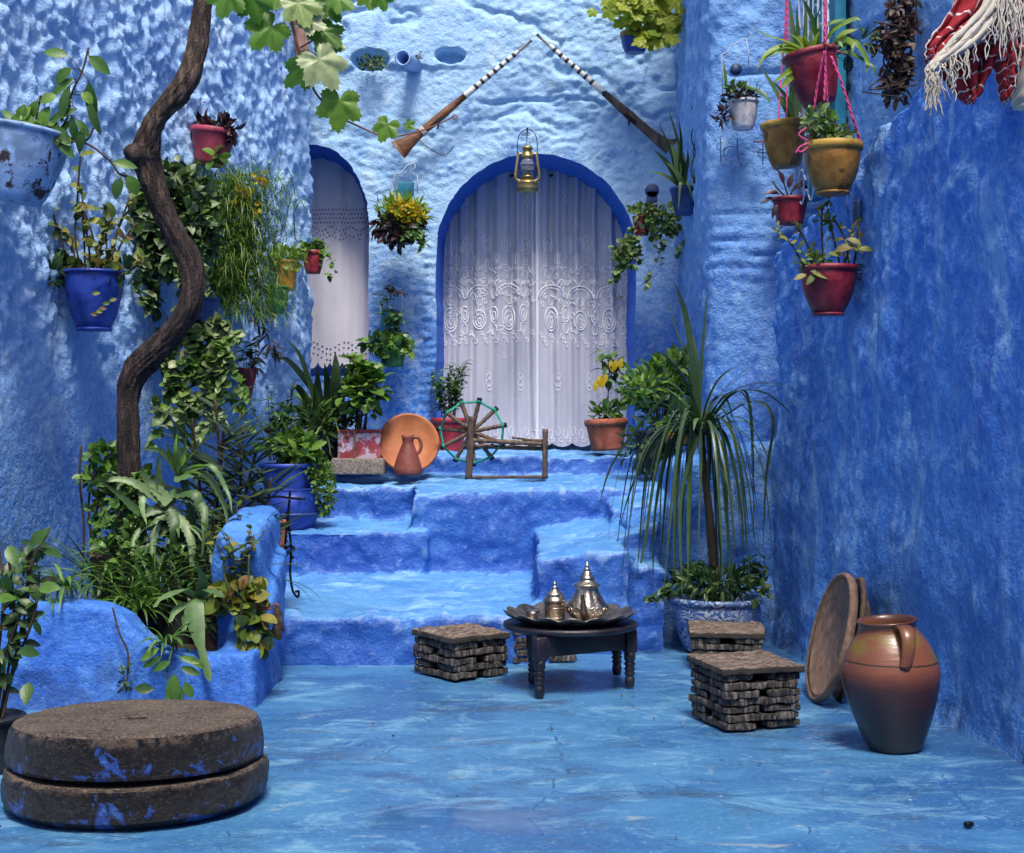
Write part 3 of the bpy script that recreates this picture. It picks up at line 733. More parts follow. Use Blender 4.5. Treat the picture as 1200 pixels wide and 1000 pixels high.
    for hx, hy, rx, ry, dp_ in ((434, 71, 20, 11, .16), (528, 66, 16, 8, .15)):
        qx, qz = px(hx, hy); r = np.sqrt(((X - qx) / (rx * sc)) ** 2 + ((Z - qz) / (ry * sc)) ** 2)
        D -= dp_ * np.clip((1.15 - r) / .3, 0, 1)
    # mud-brick courses on the pier between the arches
    p0, p1 = px(500, 0)[0], px(516, 0)[0]
    D += fade * .022 * np.abs(np.sin(Z / .065 * math.pi)) ** .6 * (np.exp(-((X - px(505, 0)[0]) / .06) ** 2) + np.exp(-((X - px(437, 0)[0]) / .05) ** 2)) * np.clip((2.6 - Z) / .3, 0, 1)
    Yg = Y0 - D * fade
    t = thing('arched_wall', 'pale blue back wall with two arched openings hung with curtains', 'wall', (0, Y0, .9))
    WLOC[t.name] = Vector((0, 0, 0)); 
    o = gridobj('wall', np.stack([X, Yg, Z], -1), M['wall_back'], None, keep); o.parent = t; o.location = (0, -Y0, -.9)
    for c, a, dpt, shr in zip(curves, arches, (.52, .45), (.955, .93)):
        rows = []
        for k in np.linspace(0, 1, 26):
            q = k ** .8; e = c.copy(); g = lerp(1, shr, min(1, k * 1.3))
            e[:, 0] = a[0] + (e[:, 0] - a[0]) * g
            e[:, 1] = np.where(e[:, 1] > a[3], a[3] + (e[:, 1] - a[3]) * g, e[:, 1])
            kk = np.arange(len(e)) * .05
            am = min(1, k * 6)
            e[:, 0] += am * .010 * fbm(kk, kk * 0 + k * 4, 65, 2); e[:, 1] += am * .010 * fbm(kk, kk * 0 + k * 4 + 9, 66, 2)
            yy = np.full(len(e), Y0 - .0 + dpt * q)
            rows.append(np.stack([e[:, 0], yy, e[:, 1]], -1))
        o = gridobj('arch_reveal', np.stack(rows, 1), M['reveal'], None); o.parent = t; o.location = (0, -Y0, -.9)
    # the dim room behind
    mb = MB(); mb.box((-1.6, 11.32, 1.2), (1.2, .06, 1.2), rough=.01, sub=20); o = mb.build('niche_back', M['wall_back'], None, True, base=(0, 0, 0)); o.parent = t; o.location = (0, -Y0, -.9)
    mb = MB(); x0, x1, y0, y1, z0, z1 = -2.6, 1.9, 11.3, 12.6, .7, 3.6
    v = [(x0, y0, z0), (x1, y0, z0), (x1, y1, z0), (x0, y1, z0), (x0, y0, z1), (x1, y0, z1), (x1, y1, z1), (x0, y1, z1)]
    mb.add(v, [(0, 1, 2, 3), (4, 7, 6, 5), (2, 6, 7, 3), (1, 5, 6, 2), (0, 3, 7, 4)])
    o = mb.build('room_interior', M['dark'], None, False, base=(0, 0, 0)); o.parent = t; o.location = (0, -Y0, -.9)

    # ---- unseen wall added behind the camera to block low sky light
    mb = MB(); mb.box((0, -2.75, 2.4), (7.2, .25, 5.2), rough=.03, sub=26, seed=3)
    tag(mb.build('plaster_wall', M['wall_right']), 'blue courtyard wall closing the yard at the photographer\'s back', 'wall')

    # ---- stairs
    def hexa(mb, x0, x1, d0, d1, h0, h1, zb=-.2, sk=0, h0b=None, h1b=None):
        h0b = h0 if h0b is None else h0b; h1b = h1 if h1b is None else h1b
        v = [(x0, d0, zb), (x1, d0, zb), (x1, d1, zb), (x0, d1, zb), (x0 + sk, d0 + abs(sk), h0), (x1, d0 + abs(sk), h0b), (x1, d1, h1b), (x0 + sk, d1, h1)]
        mb.add(v, [(0, 3, 2, 1), (4, 5, 6, 7), (0, 1, 5, 4), (1, 2, 6, 5), (2, 3, 7, 6), (3, 0, 4, 7)])
    st = MB()
    hexa(st, -2.1, .12, 7.30, 12, .232, .42)
    hexa(st, -2.1, -.50, 8.66, 12, .540, .75)
    hexa(st, -2.1, -.45, 9.22, 12, .772, .83)
    hexa(st, -.60, 1.3, 8.72, 12, .775, .86, h0b=.80)
    hexa(st, -2.1, 1.3, 9.98, 12.2, .944, .97)
    hexa(st, .10, .60, 7.62, 9.0, .470, .57, sk=.04, h0b=.52, h1b=.64); hexa(st, .50, .80, 7.72, 9.0, .50, .60, h0b=.40, h1b=.6); hexa(st, -.02, .25, 7.34, 8.0, .20, .24)
    hexa(st, .56, 1.3, 8.34, 9.8, .68, .80, h0b=.86, h1b=.9)
    hexa(st, .36, .80, 7.95, 9.0, .52, .585, h0b=.66, h1b=.70)
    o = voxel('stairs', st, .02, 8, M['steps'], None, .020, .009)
    tag(o, 'worn blue plastered steps rising to the curtained arch', 'stairs')
    bn = MB()
    hexa(bn, .60, 1.6, 8.06, 10.9, .64, .72, h0b=1.05, h1b=1.05)
    hexa(bn, .90, 1.6, 8.04, 10.9, .93, .95, h0b=1.12, h1b=1.12)
    hexa(bn, .62, 1.6, 7.98, 9.4, .30, .5)
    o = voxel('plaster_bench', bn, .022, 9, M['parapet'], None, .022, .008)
    tag(o, 'rounded deep blue plaster bench sloping down beside the steps, behind the blue and white pot', 'bench')

    # ---- planter on the left
    t = thing('planter', 'low blue plastered planter with a stepped front edge around the vine trunk', 'planter', (-1.75, 6.35, 0))
    pl = MB(); d = 6.2; k = d / F_
    prof = [(-80, 703), (60, 704), (120, 708), (145, 722), (168, 748), (190, 765), (240, 769), (284, 765), (300, 760)]
    for (xa, ya), (xb, yb) in zip(prof[:-1], prof[1:]):
        ha, hb = H - (ya - HZ) * k, H - (yb - HZ) * k; x0, x1 = (xa - 600) * k, (xb - 600) * k
        v = [(x0, d - .02, -.1), (x1, d - .02, -.1), (x1, d + .22, -.1), (x0, d + .22, -.1), (x0, d, ha), (x1, d, hb), (x1, d + .20, hb), (x0, d + .20, ha)]
        pl.add(v, [(0, 3, 2, 1), (4, 5, 6, 7), (0, 1, 5, 4), (1, 2, 6, 5), (2, 3, 7, 6), (3, 0, 4, 7)])
    hexa(pl, -1.30, -1.10, 6.50, 7.0, .70, .74, -.1); hexa(pl, -1.34, -1.165, 6.9, 7.36, .74, .76, -.1); hexa(pl, -1.8, -1.18, 7.2, 7.38, .45, .45, -.1)
    hexa(pl, -1.24, -1.06, 6.36, 7.0, .25, .6, -.1)
    hexa(pl, -1.29, -1.12, 6.64, 7.2, .74, .77, -.1)
    o = voxel('planter_wall', pl, .018, 8, M['planter'], None, .012, .004); o.parent = t; o.location = -Vector(t.location)
    mb = MB(); mb.box((-1.98, 7.42, .04), (1.4, 1.9, .30), rough=.02, sub=30)
    mb.build('soil', M['soil'], t)
build_setting()

# ================================================================== FURNITURE ON THE FLOOR
def make_stool(name, label, loc, rz, w, h, layers, seed, group, proto=None):
    if proto is not None:
        r = proto.copy(); COL.objects.link(r); r['label'] = label
        for ch in proto.children:
            c = ch.copy(); COL.objects.link(c); c.parent = r
        r.location = loc; r.rotation_euler = (0, 0, rz); return r
    rng = random.Random(seed); t = thing(name, label, 'stool', loc, group, rz)
    lh = h / layers
    for k in range(layers - 1):
        along = k % 2
        for s_ in (-1, 1):
            mb = MB(); pw = w * rng.uniform(.40, .45); ln = w * rng.uniform(.94, 1.03); off = s_ * (w / 2 - pw / 2) * rng.uniform(.96, 1.04)
            Mx = Matrix.Rotation(rng.uniform(-.035, .035), 3, 'Z') @ Matrix.Rotation(rng.uniform(-.02, .02), 3, 'X')
            sz = (ln, pw, lh * .84) if along else (pw, ln, lh * .84)
            c = (rng.uniform(-.006, .006), off, (k + .5) * lh) if along else (off, rng.uniform(-.006, .006), (k + .5) * lh)
            mb.box(c, sz, Mx, .004, .008, 22, rng.uniform(0, 90))
            mb.build('slat', M['stoolside'], t, True, True)
    mb = MB(); mb.box((0, 0, h - lh * .5), (w * 1.07, w * 1.05, lh * .86), Matrix.Rotation(.02, 3, 'X'), .005, .009, 26, seed)
    mb.build('seat', M['stooltop'], t, True, True)
    return t
g = 'stacked bark-wood stools'
o1 = FL(873, 845); s1 = make_stool('bark_stool', 'tallest bark-wood stool of crossed slats in front of the blue and white pot', o1, R(17), .325, .245, 8, 3, g)
o2 = FL(540, 789); make_stool('bark_stool', 'low bark-wood stool standing alone in front of the steps, left of the tea table', o2, R(38), .315, .205, 6, 8, g)
o3 = FL(630, 771); make_stool('bark_stool', 'bark-wood stool half hidden behind the black tea table', o3, R(14), .315, .20, 6, 11, g)
o4 = FL(851, 779); make_stool('bark_stool', 'bark-wood stool between the blue and white pot and the taller stool, only its top showing', o4, R(-6), .335, .185, 6, 15, g)

def tea_table():
    c = Vector((.262, 6.70, 0)); t = thing('tea_table', 'low black wooden tea table with turned legs carrying the silver tea set', 'table', c)
    h = .288
    mb = MB(); mb.lathe([(0, h - .030), (.285, h - .030), (.298, h - .024), (.301, h - .014), (.299, h - .004), (.288, h), (0, h)], c, 56, wob=.003)
    mb.build('table_top', M['blackwood'], t)
    legs = [(.118, 6.42), (.525, 6.66), (.095, 6.76), (.49, 6.98)]
    ap = MB(); order = [0, 1, 3, 2]
    for a, b_ in zip(order, order[1:] + order[:1]):
        A = Vector((*legs[a], h - .075)); B = Vector((*legs[b_], h - .075)); m = (A + B) / 2; ang = math.atan2(B.y - A.y, B.x - A.x)
        ap.box(m, ((B - A).length - .04, .022, .088), Matrix.Rotation(ang, 3, 'Z'), .004)
    ap.build('apron', M['blackwood'], t)
    for i, (x, y) in enumerate(legs):
        mb = MB(); mb.box((x, y, h - .082), (.050, .050, .102), Matrix.Rotation(.5, 3, 'Z'), .006)
        mb.lathe([(.016, 0), (.020, .006), (.023, .03), (.021, .045), (.016, .050), (.022, .056), (.024, .064), (.018, .070), (.023, .077), (.025, .085), (.018, .091), (.024, .099), (.025, .108), (.018, .114), (.025, .122), (.026, .135), (.024, h - .12)], (x, y, 0), 18)
        mb.build('leg', M['blackwood'], t)
    # tray
    tc = Vector((.258, 6.68, h + .002)); t2 = thing('tray', 'dark pewter tray with a scalloped turned-up rim on the black tea table', 'tray', tc)
    mb = MB(); n = 120; vs = []; fs = []
    prof = [(0, .004), (.17, .004), (.205, .007), (.235, .017), (.262, .030), (.287, .040), (.292, .043), (.290, .038), (.262, .024), (.235, .011), (.205, .001), (.17, 0), (0, 0)]
    for r, z in prof:
        for i in range(n):
            a = 2 * math.pi * i / n; sc = abs(math.cos(a * 8)) ** .6
            k = max(0, (r - .19) / .1); rr = r * (1 + .055 * k * (sc - .6)); zz = z + .016 * k * (sc - .5) * 1.2
            vs.append(tc + Vector((rr * math.cos(a), rr * math.sin(a), zz)))
    for k in range(len(prof) - 1):
        for i in range(n):
            j = (i + 1) % n; fs.append((k * n + i, k * n + j, (k + 1) * n + j, (k + 1) * n + i))
    mb.add(vs, fs); mb.build('tray_dish', M['tray'], t2)
    # teapot
    p = P(688, 719, 6.62); p.z = h + .008; k = 6.62 / F_
    t3 = thing('teapot', 'large silver teapot with a fluted body and tall domed lid on the tray', 'teapot', p)
    mb = MB(); bp = [(.055, 0), (.066, .004), (.062, .010), (.074, .022), (.090, .038), (.097, .056), (.093, .075), (.078, .098), (.062, .122), (.052, .142), (.050, .152), (.054, .158), (.054, .160)]
    bp = [(r * .92, z) for r, z in bp]
    mb.lathe(bp, p, 64, flute=8, fl_amp=.035); mb.build('body', M['silver'], t3)
    sw = MB()      # chased scrolls round the belly
    for i in range(8):
        a = 2 * math.pi * (i + .5) / 8
        for sg in (-1, 1):
            pts = []
            for q in range(15):
                th = q / 14 * 5.2; rr = .026 * (1 - q / 20); aa = a + sg * (.16 - rr * math.cos(th) / .09); zz = .052 + rr * math.sin(th)
                pts.append(p + Vector((math.cos(aa) * .0925, math.sin(aa) * .0925, zz)))
            sw.tube(pts, .0028, 5)
    sw.build('chasing', M['silver'], t3)
    mb = MB(); mb.lathe([(.058, .160), (.061, .163), (.058, .168), (.042, .176), (.034, .184), (.030, .190), (.033, .193), (.030, .198), (.023, .212), (.017, .224), (.012, .230), (.0145, .234), (.009, .238), (.006, .243), (.010, .248), (.010, .253), (.004, .258), (.003, .266), (0, .268)], p, 32)
    mb.build('lid', M['silver'], t3)
    mb = MB(); sp = spline([p + Vector((-.012, -.085, .035)), p + Vector((-.020, -.125, .055)), p + Vector((-.024, -.135, .10)), p + Vector((-.030, -.165, .145))], 6)
    mb.tube(sp, [lerp(.020, .007, i / (len(sp) - 1)) for i in range(len(sp))], 12); mb.build('spout', M['silver'], t3)
    mb = MB(); hp = spline([p + Vector((.012, .075, .125)), p + Vector((.02, .13, .14)), p + Vector((.025, .145, .09)), p + Vector((.02, .10, .03)), p + Vector((.015, .085, .035))], 6)
    mb.tube(hp, .006, 8); mb.build('handle', M['silver'], t3)
    # small pot
    p = P(650, 718, 6.60); p.z = h + .008
    t4 = thing('sugar_pot', 'small round silver sugar pot with a knobbed lid left of the teapot', 'pot', p)
    mb = MB(); mb.lathe([(.036, 0), (.043, .003), (.040, .010), (.044, .016), (.046, .05), (.044, .078), (.047, .082), (.045, .090)], p, 32); mb.build('body', M['silver'], t4)
    mb = MB(); mb.lathe([(.049, .090), (.053, .094), (.050, .102), (.042, .112), (.036, .118), (.039, .122), (.034, .130), (.022, .140), (.015, .146), (.013, .152), (.016, .155), (.008, .160), (.006, .166), (.010, .171), (.008, .176), (.002, .180), (0, .186)], p, 28); mb.build('lid', M['silver'], t4)
    mb = MB()
    for zz in (.024, .066):
        mb.lathe([(.045, zz - .003), (.0495, zz), (.045, zz + .003)], p, 28)
    mb.build('band', M['silver'], t4)
    for (xx, yy, dd) in ((624, 722, 6.58),):
        q = P(xx, yy, dd); q.z = h + .012
        t5 = thing('tea_glass', 'tiny silver-rimmed cup at the left end of the tray', 'cup', q)
        mb = MB(); mb.lathe([(.020, 0), (.024, .004), (.026, .03), (.030, .05), (.028, .05), (.023, .03), (.02, .008), (0, .006)], q, 24); mb.build('bowl', M['silver'], t5)
        mb = MB(); mb.lathe([(.0285, .049), (.0315, .051), (.0285, .053)], q, 24); mb.build('rim', M['silver'], t5)
tea_table()

def clay_jar():
    o = FL(1050, 876); s = o.y / F_
    t = thing('clay_jar', 'tall glazed clay jar with a strap handle beside the leaning dish', 'jar', o)
    pr = [(30, 0), (31.5, 2), (36, 13), (42.5, 32), (49.5, 55), (55, 78), (57, 93), (55.5, 107), (50, 124), (43, 138), (37, 147), (34, 152), (32, 157), (33, 162), (35, 164.5), (34, 166.5), (31, 165.5), (29, 158), (33, 146), (42, 130), (46, 110)]
    pr = [(a * s, b_ * s * .91) for a, b_ in pr]
    Mt = Matrix.Rotation(R(-4.5), 3, 'Y') @ Matrix.Rotation(R(1.5), 3, 'X')
    mb = MB(); mb.lathe(pr, o, 56, Mt, wob=.003); mb.build('body', M['amph'], t)
    mb = MB(); az = R(-92)
    def q(r, z, da=0): return o + Mt @ Vector((math.cos(az + da) * r * s, math.sin(az + da) * r * s, z * s * .91))
    pts = spline([q(31, 158, .3), q(41, 161, .3), q(51, 152, .25), q(55, 138, .2), q(55, 124, .15), q(54, 114, .1)], 7); n = len(pts)
    vs = []; fs = []
    for i, pp in enumerate(pts):
        tn = (pts[min(i + 1, n - 1)] - pts[max(i - 1, 0)]).normalized(); sv = Vector((1, 0, 0)); sv = (sv - tn * sv.dot(tn)).normalized(); nn = sv.cross(tn)
        wv = lerp(10, 6.5, i / (n - 1)) * s
        for a in range(10):
            th = 2 * math.pi * a / 10; vs.append(pp + sv * math.cos(th) * wv + nn * math.sin(th) * 3.6 * s)
    for i in range(n - 1):
        for a in range(10):
            b_ = (a + 1) % 10; fs.append((i * 10 + a, i * 10 + b_, (i + 1) * 10 + b_, (i + 1) * 10 + a))
    mb.add(vs, fs); mb.build('handle', M['amph'], t)
    mb = MB(); mb.lathe([(0, 137 * s), (30.5 * s, 137 * s), (30 * s, 140 * s)], o, 30, Mt); mb.build('water', M['tray'], t)
clay_jar()

def leaning_dishes():
    def disc(name, label, bottom, top, turn, rad, prof, mat, mat2):
        bottom = Vector(bottom); top = Vector(top); up = (top - bottom).normalized()
        out = Vector((-math.cos(turn), -math.sin(turn), 0)); nrm = (out - up * out.dot(up)).normalized(); sx = up.cross(nrm)
        Mx = Matrix((sx, up, nrm)).transposed(); c = (bottom + top) / 2
        t = thing(name, label, 'dish', bottom)
        k = (top - bottom).length / 2 / rad
        mb = MB(); mb.lathe([(r * k, z) for r, z in prof[0]], c, 56, Mx, wob=.004); mb.build('dish', mat, t)
        mb = MB(); mb.lathe([(r * k, z) for r, z in prof[1]], c, 56, Mx, wob=.005, seed=4); mb.build('rim', mat2, t)
    b = FL(957, 822); tp = P(989, 672, 6.42)
    disc('clay_dish', 'big round clay dish leaning on its edge against the parapet left of the jar', b, tp, R(4), .285,
         ([(0, -.030), (.23, -.028), (.275, .0), (.270, .012), (.24, -.006), (.20, -.014), (0, -.018)], [(.262, .004), (.272, .016), (.283, .014), (.288, .0), (.281, -.02), (.268, -.024)]), M['dish'], M['dishrim'])
    b = FL(992, 826); b.y += .12; tp = P(1004, 680, 6.58)
    disc('wooden_dish', 'second dark wooden dish leaning between the clay dish and the parapet', b, tp, R(0), .27,
         ([(0, -.06), (.16, -.058), (.25, .0), (.245, .010), (.22, -.006), (.16, -.03), (0, -.034)], [(.243, .0), (.252, .012), (.268, .01), (.272, -.006), (.25, -.016)]), M['dishrim'], M['oldwood'])
leaning_dishes()

def millstones():
    c = FL(160, 934); s = c.y / F_
    r2 = 151 * s; h2 = .122
    def stone(name, label, c, r, h, prof, wob, tilt, hole=False):
        t = MB(); n = 150; vs = []; fs = []
        Mx = Matrix.Rotation(R(tilt), 3, 'X')
        for k, (rr, zz) in enumerate(prof):
            for i in range(n):
                a = 2 * math.pi * i / n; p = Vector((rr * math.cos(a), rr * math.sin(a), zz))
                if rr > .08:
                    q = p * 6; e = wob * (mnoise.noise(q + Vector((name_seed, 0, 0))) + .6 * mnoise.noise(q * 3) + .4 * mnoise.noise(q * 8))
                    p = Vector((p.x * (1 + e / rr), p.y * (1 + e / rr), p.z + e * .35))
                vs.append(c + Mx @ p)
        for k in range(len(prof) - 1):
            for i in range(n):
                j = (i + 1) % n; fs.append((k * n + i, k * n + j, (k + 1) * n + j, (k + 1) * n + i))
        t.add(vs, fs); return tag(t.build(name, M['stone'], base=c), label, 'millstone', 'pair of millstones')
    def dense(pr, m=5):
        out = []
        for (a, b_), (c_, d_) in zip(pr[:-1], pr[1:]):
            out += [(lerp(a, c_, k / m), lerp(b_, d_, k / m)) for k in range(m)]
        return out + [pr[-1]]
    name_seed = 3
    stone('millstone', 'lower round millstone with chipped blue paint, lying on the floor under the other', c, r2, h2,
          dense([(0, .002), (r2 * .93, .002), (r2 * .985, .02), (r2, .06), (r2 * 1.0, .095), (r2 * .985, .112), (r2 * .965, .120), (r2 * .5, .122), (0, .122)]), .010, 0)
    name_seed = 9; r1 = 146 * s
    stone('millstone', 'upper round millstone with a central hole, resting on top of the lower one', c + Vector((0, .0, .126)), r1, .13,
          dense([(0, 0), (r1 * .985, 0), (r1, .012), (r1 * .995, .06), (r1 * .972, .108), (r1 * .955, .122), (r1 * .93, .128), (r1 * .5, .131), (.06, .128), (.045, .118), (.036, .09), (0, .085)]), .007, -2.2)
millstones()

# ================================================================== TERRACE OBJECTS
def basin_and_jug():
    d = 9.72; s = d / F_; c = P(479, 519, d); r = 36 * s
    nrm = Vector((.10, -.93, .34)).normalized(); up = (Vector((0, 0, 1)) - nrm * nrm.z).normalized(); sx = up.cross(nrm); Mx = Matrix((sx, up, nrm)).transposed()
    t = thing('basin', 'wide orange clay basin propped upright on the terrace behind the small jug', 'basin', c - Vector((0, 0, r)))
    mb = MB(); mb.lathe([(0, -.10), (r * .62, -.10), (r * .80, -.05), (r * .93, 0), (r * .90, .006), (r * .74, -.035), (r * .60, -.068), (r * .3, -.075), (0, -.078)], c, 56, Mx, wob=.004); mb.build('bowl', M['basin'], t)
    mb = MB(); mb.lathe([(r * .90, .004), (r * .93, .013), (r * 1.0, .010), (r * 1.02, -.002), (r * .97, -.012), (r * .92, -.008)], c, 56, Mx, wob=.004); mb.build('rim', M['basin'], t)
    d = 9.5; s = d / F_; o = P(478, 557, d)
    t = thing('clay_jug', 'small flaking red clay jug with one handle, in front of the orange basin', 'jug', o)
    mb = MB(); mb.lathe([(a * s, b_ * s) for a, b_ in [(15, 0), (17.5, 2), (16.5, 9), (14, 18), (11, 27), (8, 34), (6.3, 38), (6.8, 43), (7.6, 47), (6.6, 47), (5.5, 42), (5, 36)]], o, 32, wob=.003); mb.build('body', M['jug'], t)
    mb = MB(); mb.tube(spline([o + Vector((x * s, -.01, z * s)) for x, z in ((6, 44), (12, 44), (15.5, 37), (14.5, 29), (10.5, 25))], 5), 2.0 * s, 8); mb.build('handle', M['jug'], t)
basin_and_jug()

def spinning_wheel():
    d = 9.62; s = d / F_
    def q(x, y, dd=0): return P(x, y, d + dd)
    t = thing('spinning_wheel', 'small wooden spinning wheel bound with green cord on the terrace before the curtain', 'spinning wheel', q(596, 561))
    rng = random.Random(5)
    def stick(name, a, b_, r, mat=M['oldwood'], n=10, knobs=True):
        a = Vector(a); b_ = Vector(b_); mb = MB(); m = 14; pts = [a.lerp(b_, k / m) for k in range(m + 1)]
        rr = [r * (1 + .12 * math.sin(k * 2.1 + r * 999) + (.18 if k in (0, m) else 0)) for k in range(m + 1)]
        mb.tube(pts, rr, n); return mb.build(name, mat, t)
    for dd in (-.05, .06):
        stick('post', q(549, 562, dd), q(553, 488, dd), 4.2 * s)
        stick('post', q(638.5, 561, dd), q(639, 503, dd), 3.4 * s)
        stick('rail', q(549, 559.5, dd), q(639, 559, dd), 1.9 * s)
    stick('rail', q(552, 516, -.05), q(637, 520.5, -.03), 2.7 * s); stick('rail', q(553, 523, .0), q(637, 526, .0), 2.7 * s); stick('rail', q(612, 516, .05), q(640, 516.5, .05), 1.7 * s)
    stick('cross_bar', q(549, 560, -.05), q(549, 560, .06), 2.2 * s); stick('cross_bar', q(638.5, 559, -.05), q(638.5, 559, .06), 2.2 * s)
    stick('axle', q(553, 506, -.06), q(553, 506, .07), 3.2 * s)
    stick('spindle', q(600, 513, .02), q(634, 517, .02), 1.3 * s)
    tips = []; n = 11; c0 = q(553, 506, .005)
    for k in range(n):
        a = 2 * math.pi * (k + .35) / n; e = c0 + Vector((math.cos(a) * 37.5 * s, (.028 if k % 2 else -.028), math.sin(a) * 36.5 * s))
        stick('spoke', c0 + (e - c0) * .08, c0 + (e - c0) * 1.06, 2.5 * s, n=8); tips.append((a, e))
        mb = MB(); mb.tube([c0 + (e - c0) * 1.0, c0 + (e - c0) * 1.11], 3.0 * s, 8); mb.build('spoke_tip', M['iron'], t)
    mb = MB()
    for pas in range(3):
        pts = []
        for k in range(n * 4 + 1):
            i = (k // 4) % n; j = (i + 1) % n; f = (k % 4) / 4
            p = tips[i][1].lerp(tips[j][1], f); r_ = (p - c0); pts.append(c0 + r_ * (1.0 + .015 * (pas - 1)) + Vector((0, (pas - 1) * .006, -.004 * math.sin(f * math.pi))))
        mb.tube(pts, .85 * s, 5, cap=False)
    for _, e in tips: mb.tube([e + (e - c0) * -.03, e, e + (e - c0) * .03], 3.1 * s, 8)
    mb.build('cord', M['cord'], t)
spinning_wheel()

def block():
    d = 9.55; s = d / F_; mb = MB(); c = P(419, 547, d)
    mb.box(c + Vector((0, .12, 0)), (62 * s, .24, 19 * s), None, .008, .005, 18, 4)
    tag(mb.build('concrete_block', M['concrete']), 'speckled concrete block under the flaking red tin pot', 'block')
block()

# ================================================================== THINGS ON THE BACK WALL
def curtain(name, label, x0, x1, ytop, d, zbot, mat, seed, wl=.085, amp=.018, scal=.035, sc_w=.085, group=None):
    s = d / F_; X0 = (x0 - 600) * s; X1 = (x1 - 600) * s; zt = H - (ytop - HZ) * s
    nx = int((X1 - X0) / .006); nz = 130
    xs = np.linspace(X0, X1, nx); q = np.linspace(0, 1, nz)
    def fold(x, z):
        k = .35 + .75 * (z - zbot) / (zt - zbot)
        ph = seed * 3.1 + 2.2 * vn(x * 4, z * .35, seed) * 2
        return amp * k * (np.sin(x / wl * 6.283 + ph) + .45 * np.sin(x / wl * 6.283 * 1.9 + 1.7 * ph)) + .02 * vn(x * 3, z * .8, seed + 7) + .004 * vn(x * 9, z * 6, seed + 3)
    X, Q = np.meshgrid(xs, q, indexing='ij')
    zb = zbot + scal * (1 - np.abs(np.sin(X / sc_w * math.pi)) ** .7)
    Z = zb + (zt - zb) * Q
    G = np.stack([X + .006 * vn(Z * 3, X * 0, seed), d + fold(X, Z), Z], -1)
    t = thing(name, label, 'curtain', ((X0 + X1) / 2, d, zbot), group); 
    o = gridobj('fabric', G - np.array(t.location), mat, t, flip=True)
    return t, (lambda x, y: Vector(((x - 600) * s, d + float(fold(np.array((x - 600) * s), np.array(H - (y - HZ) * s))) - .0012, H - (y - HZ) * s)))

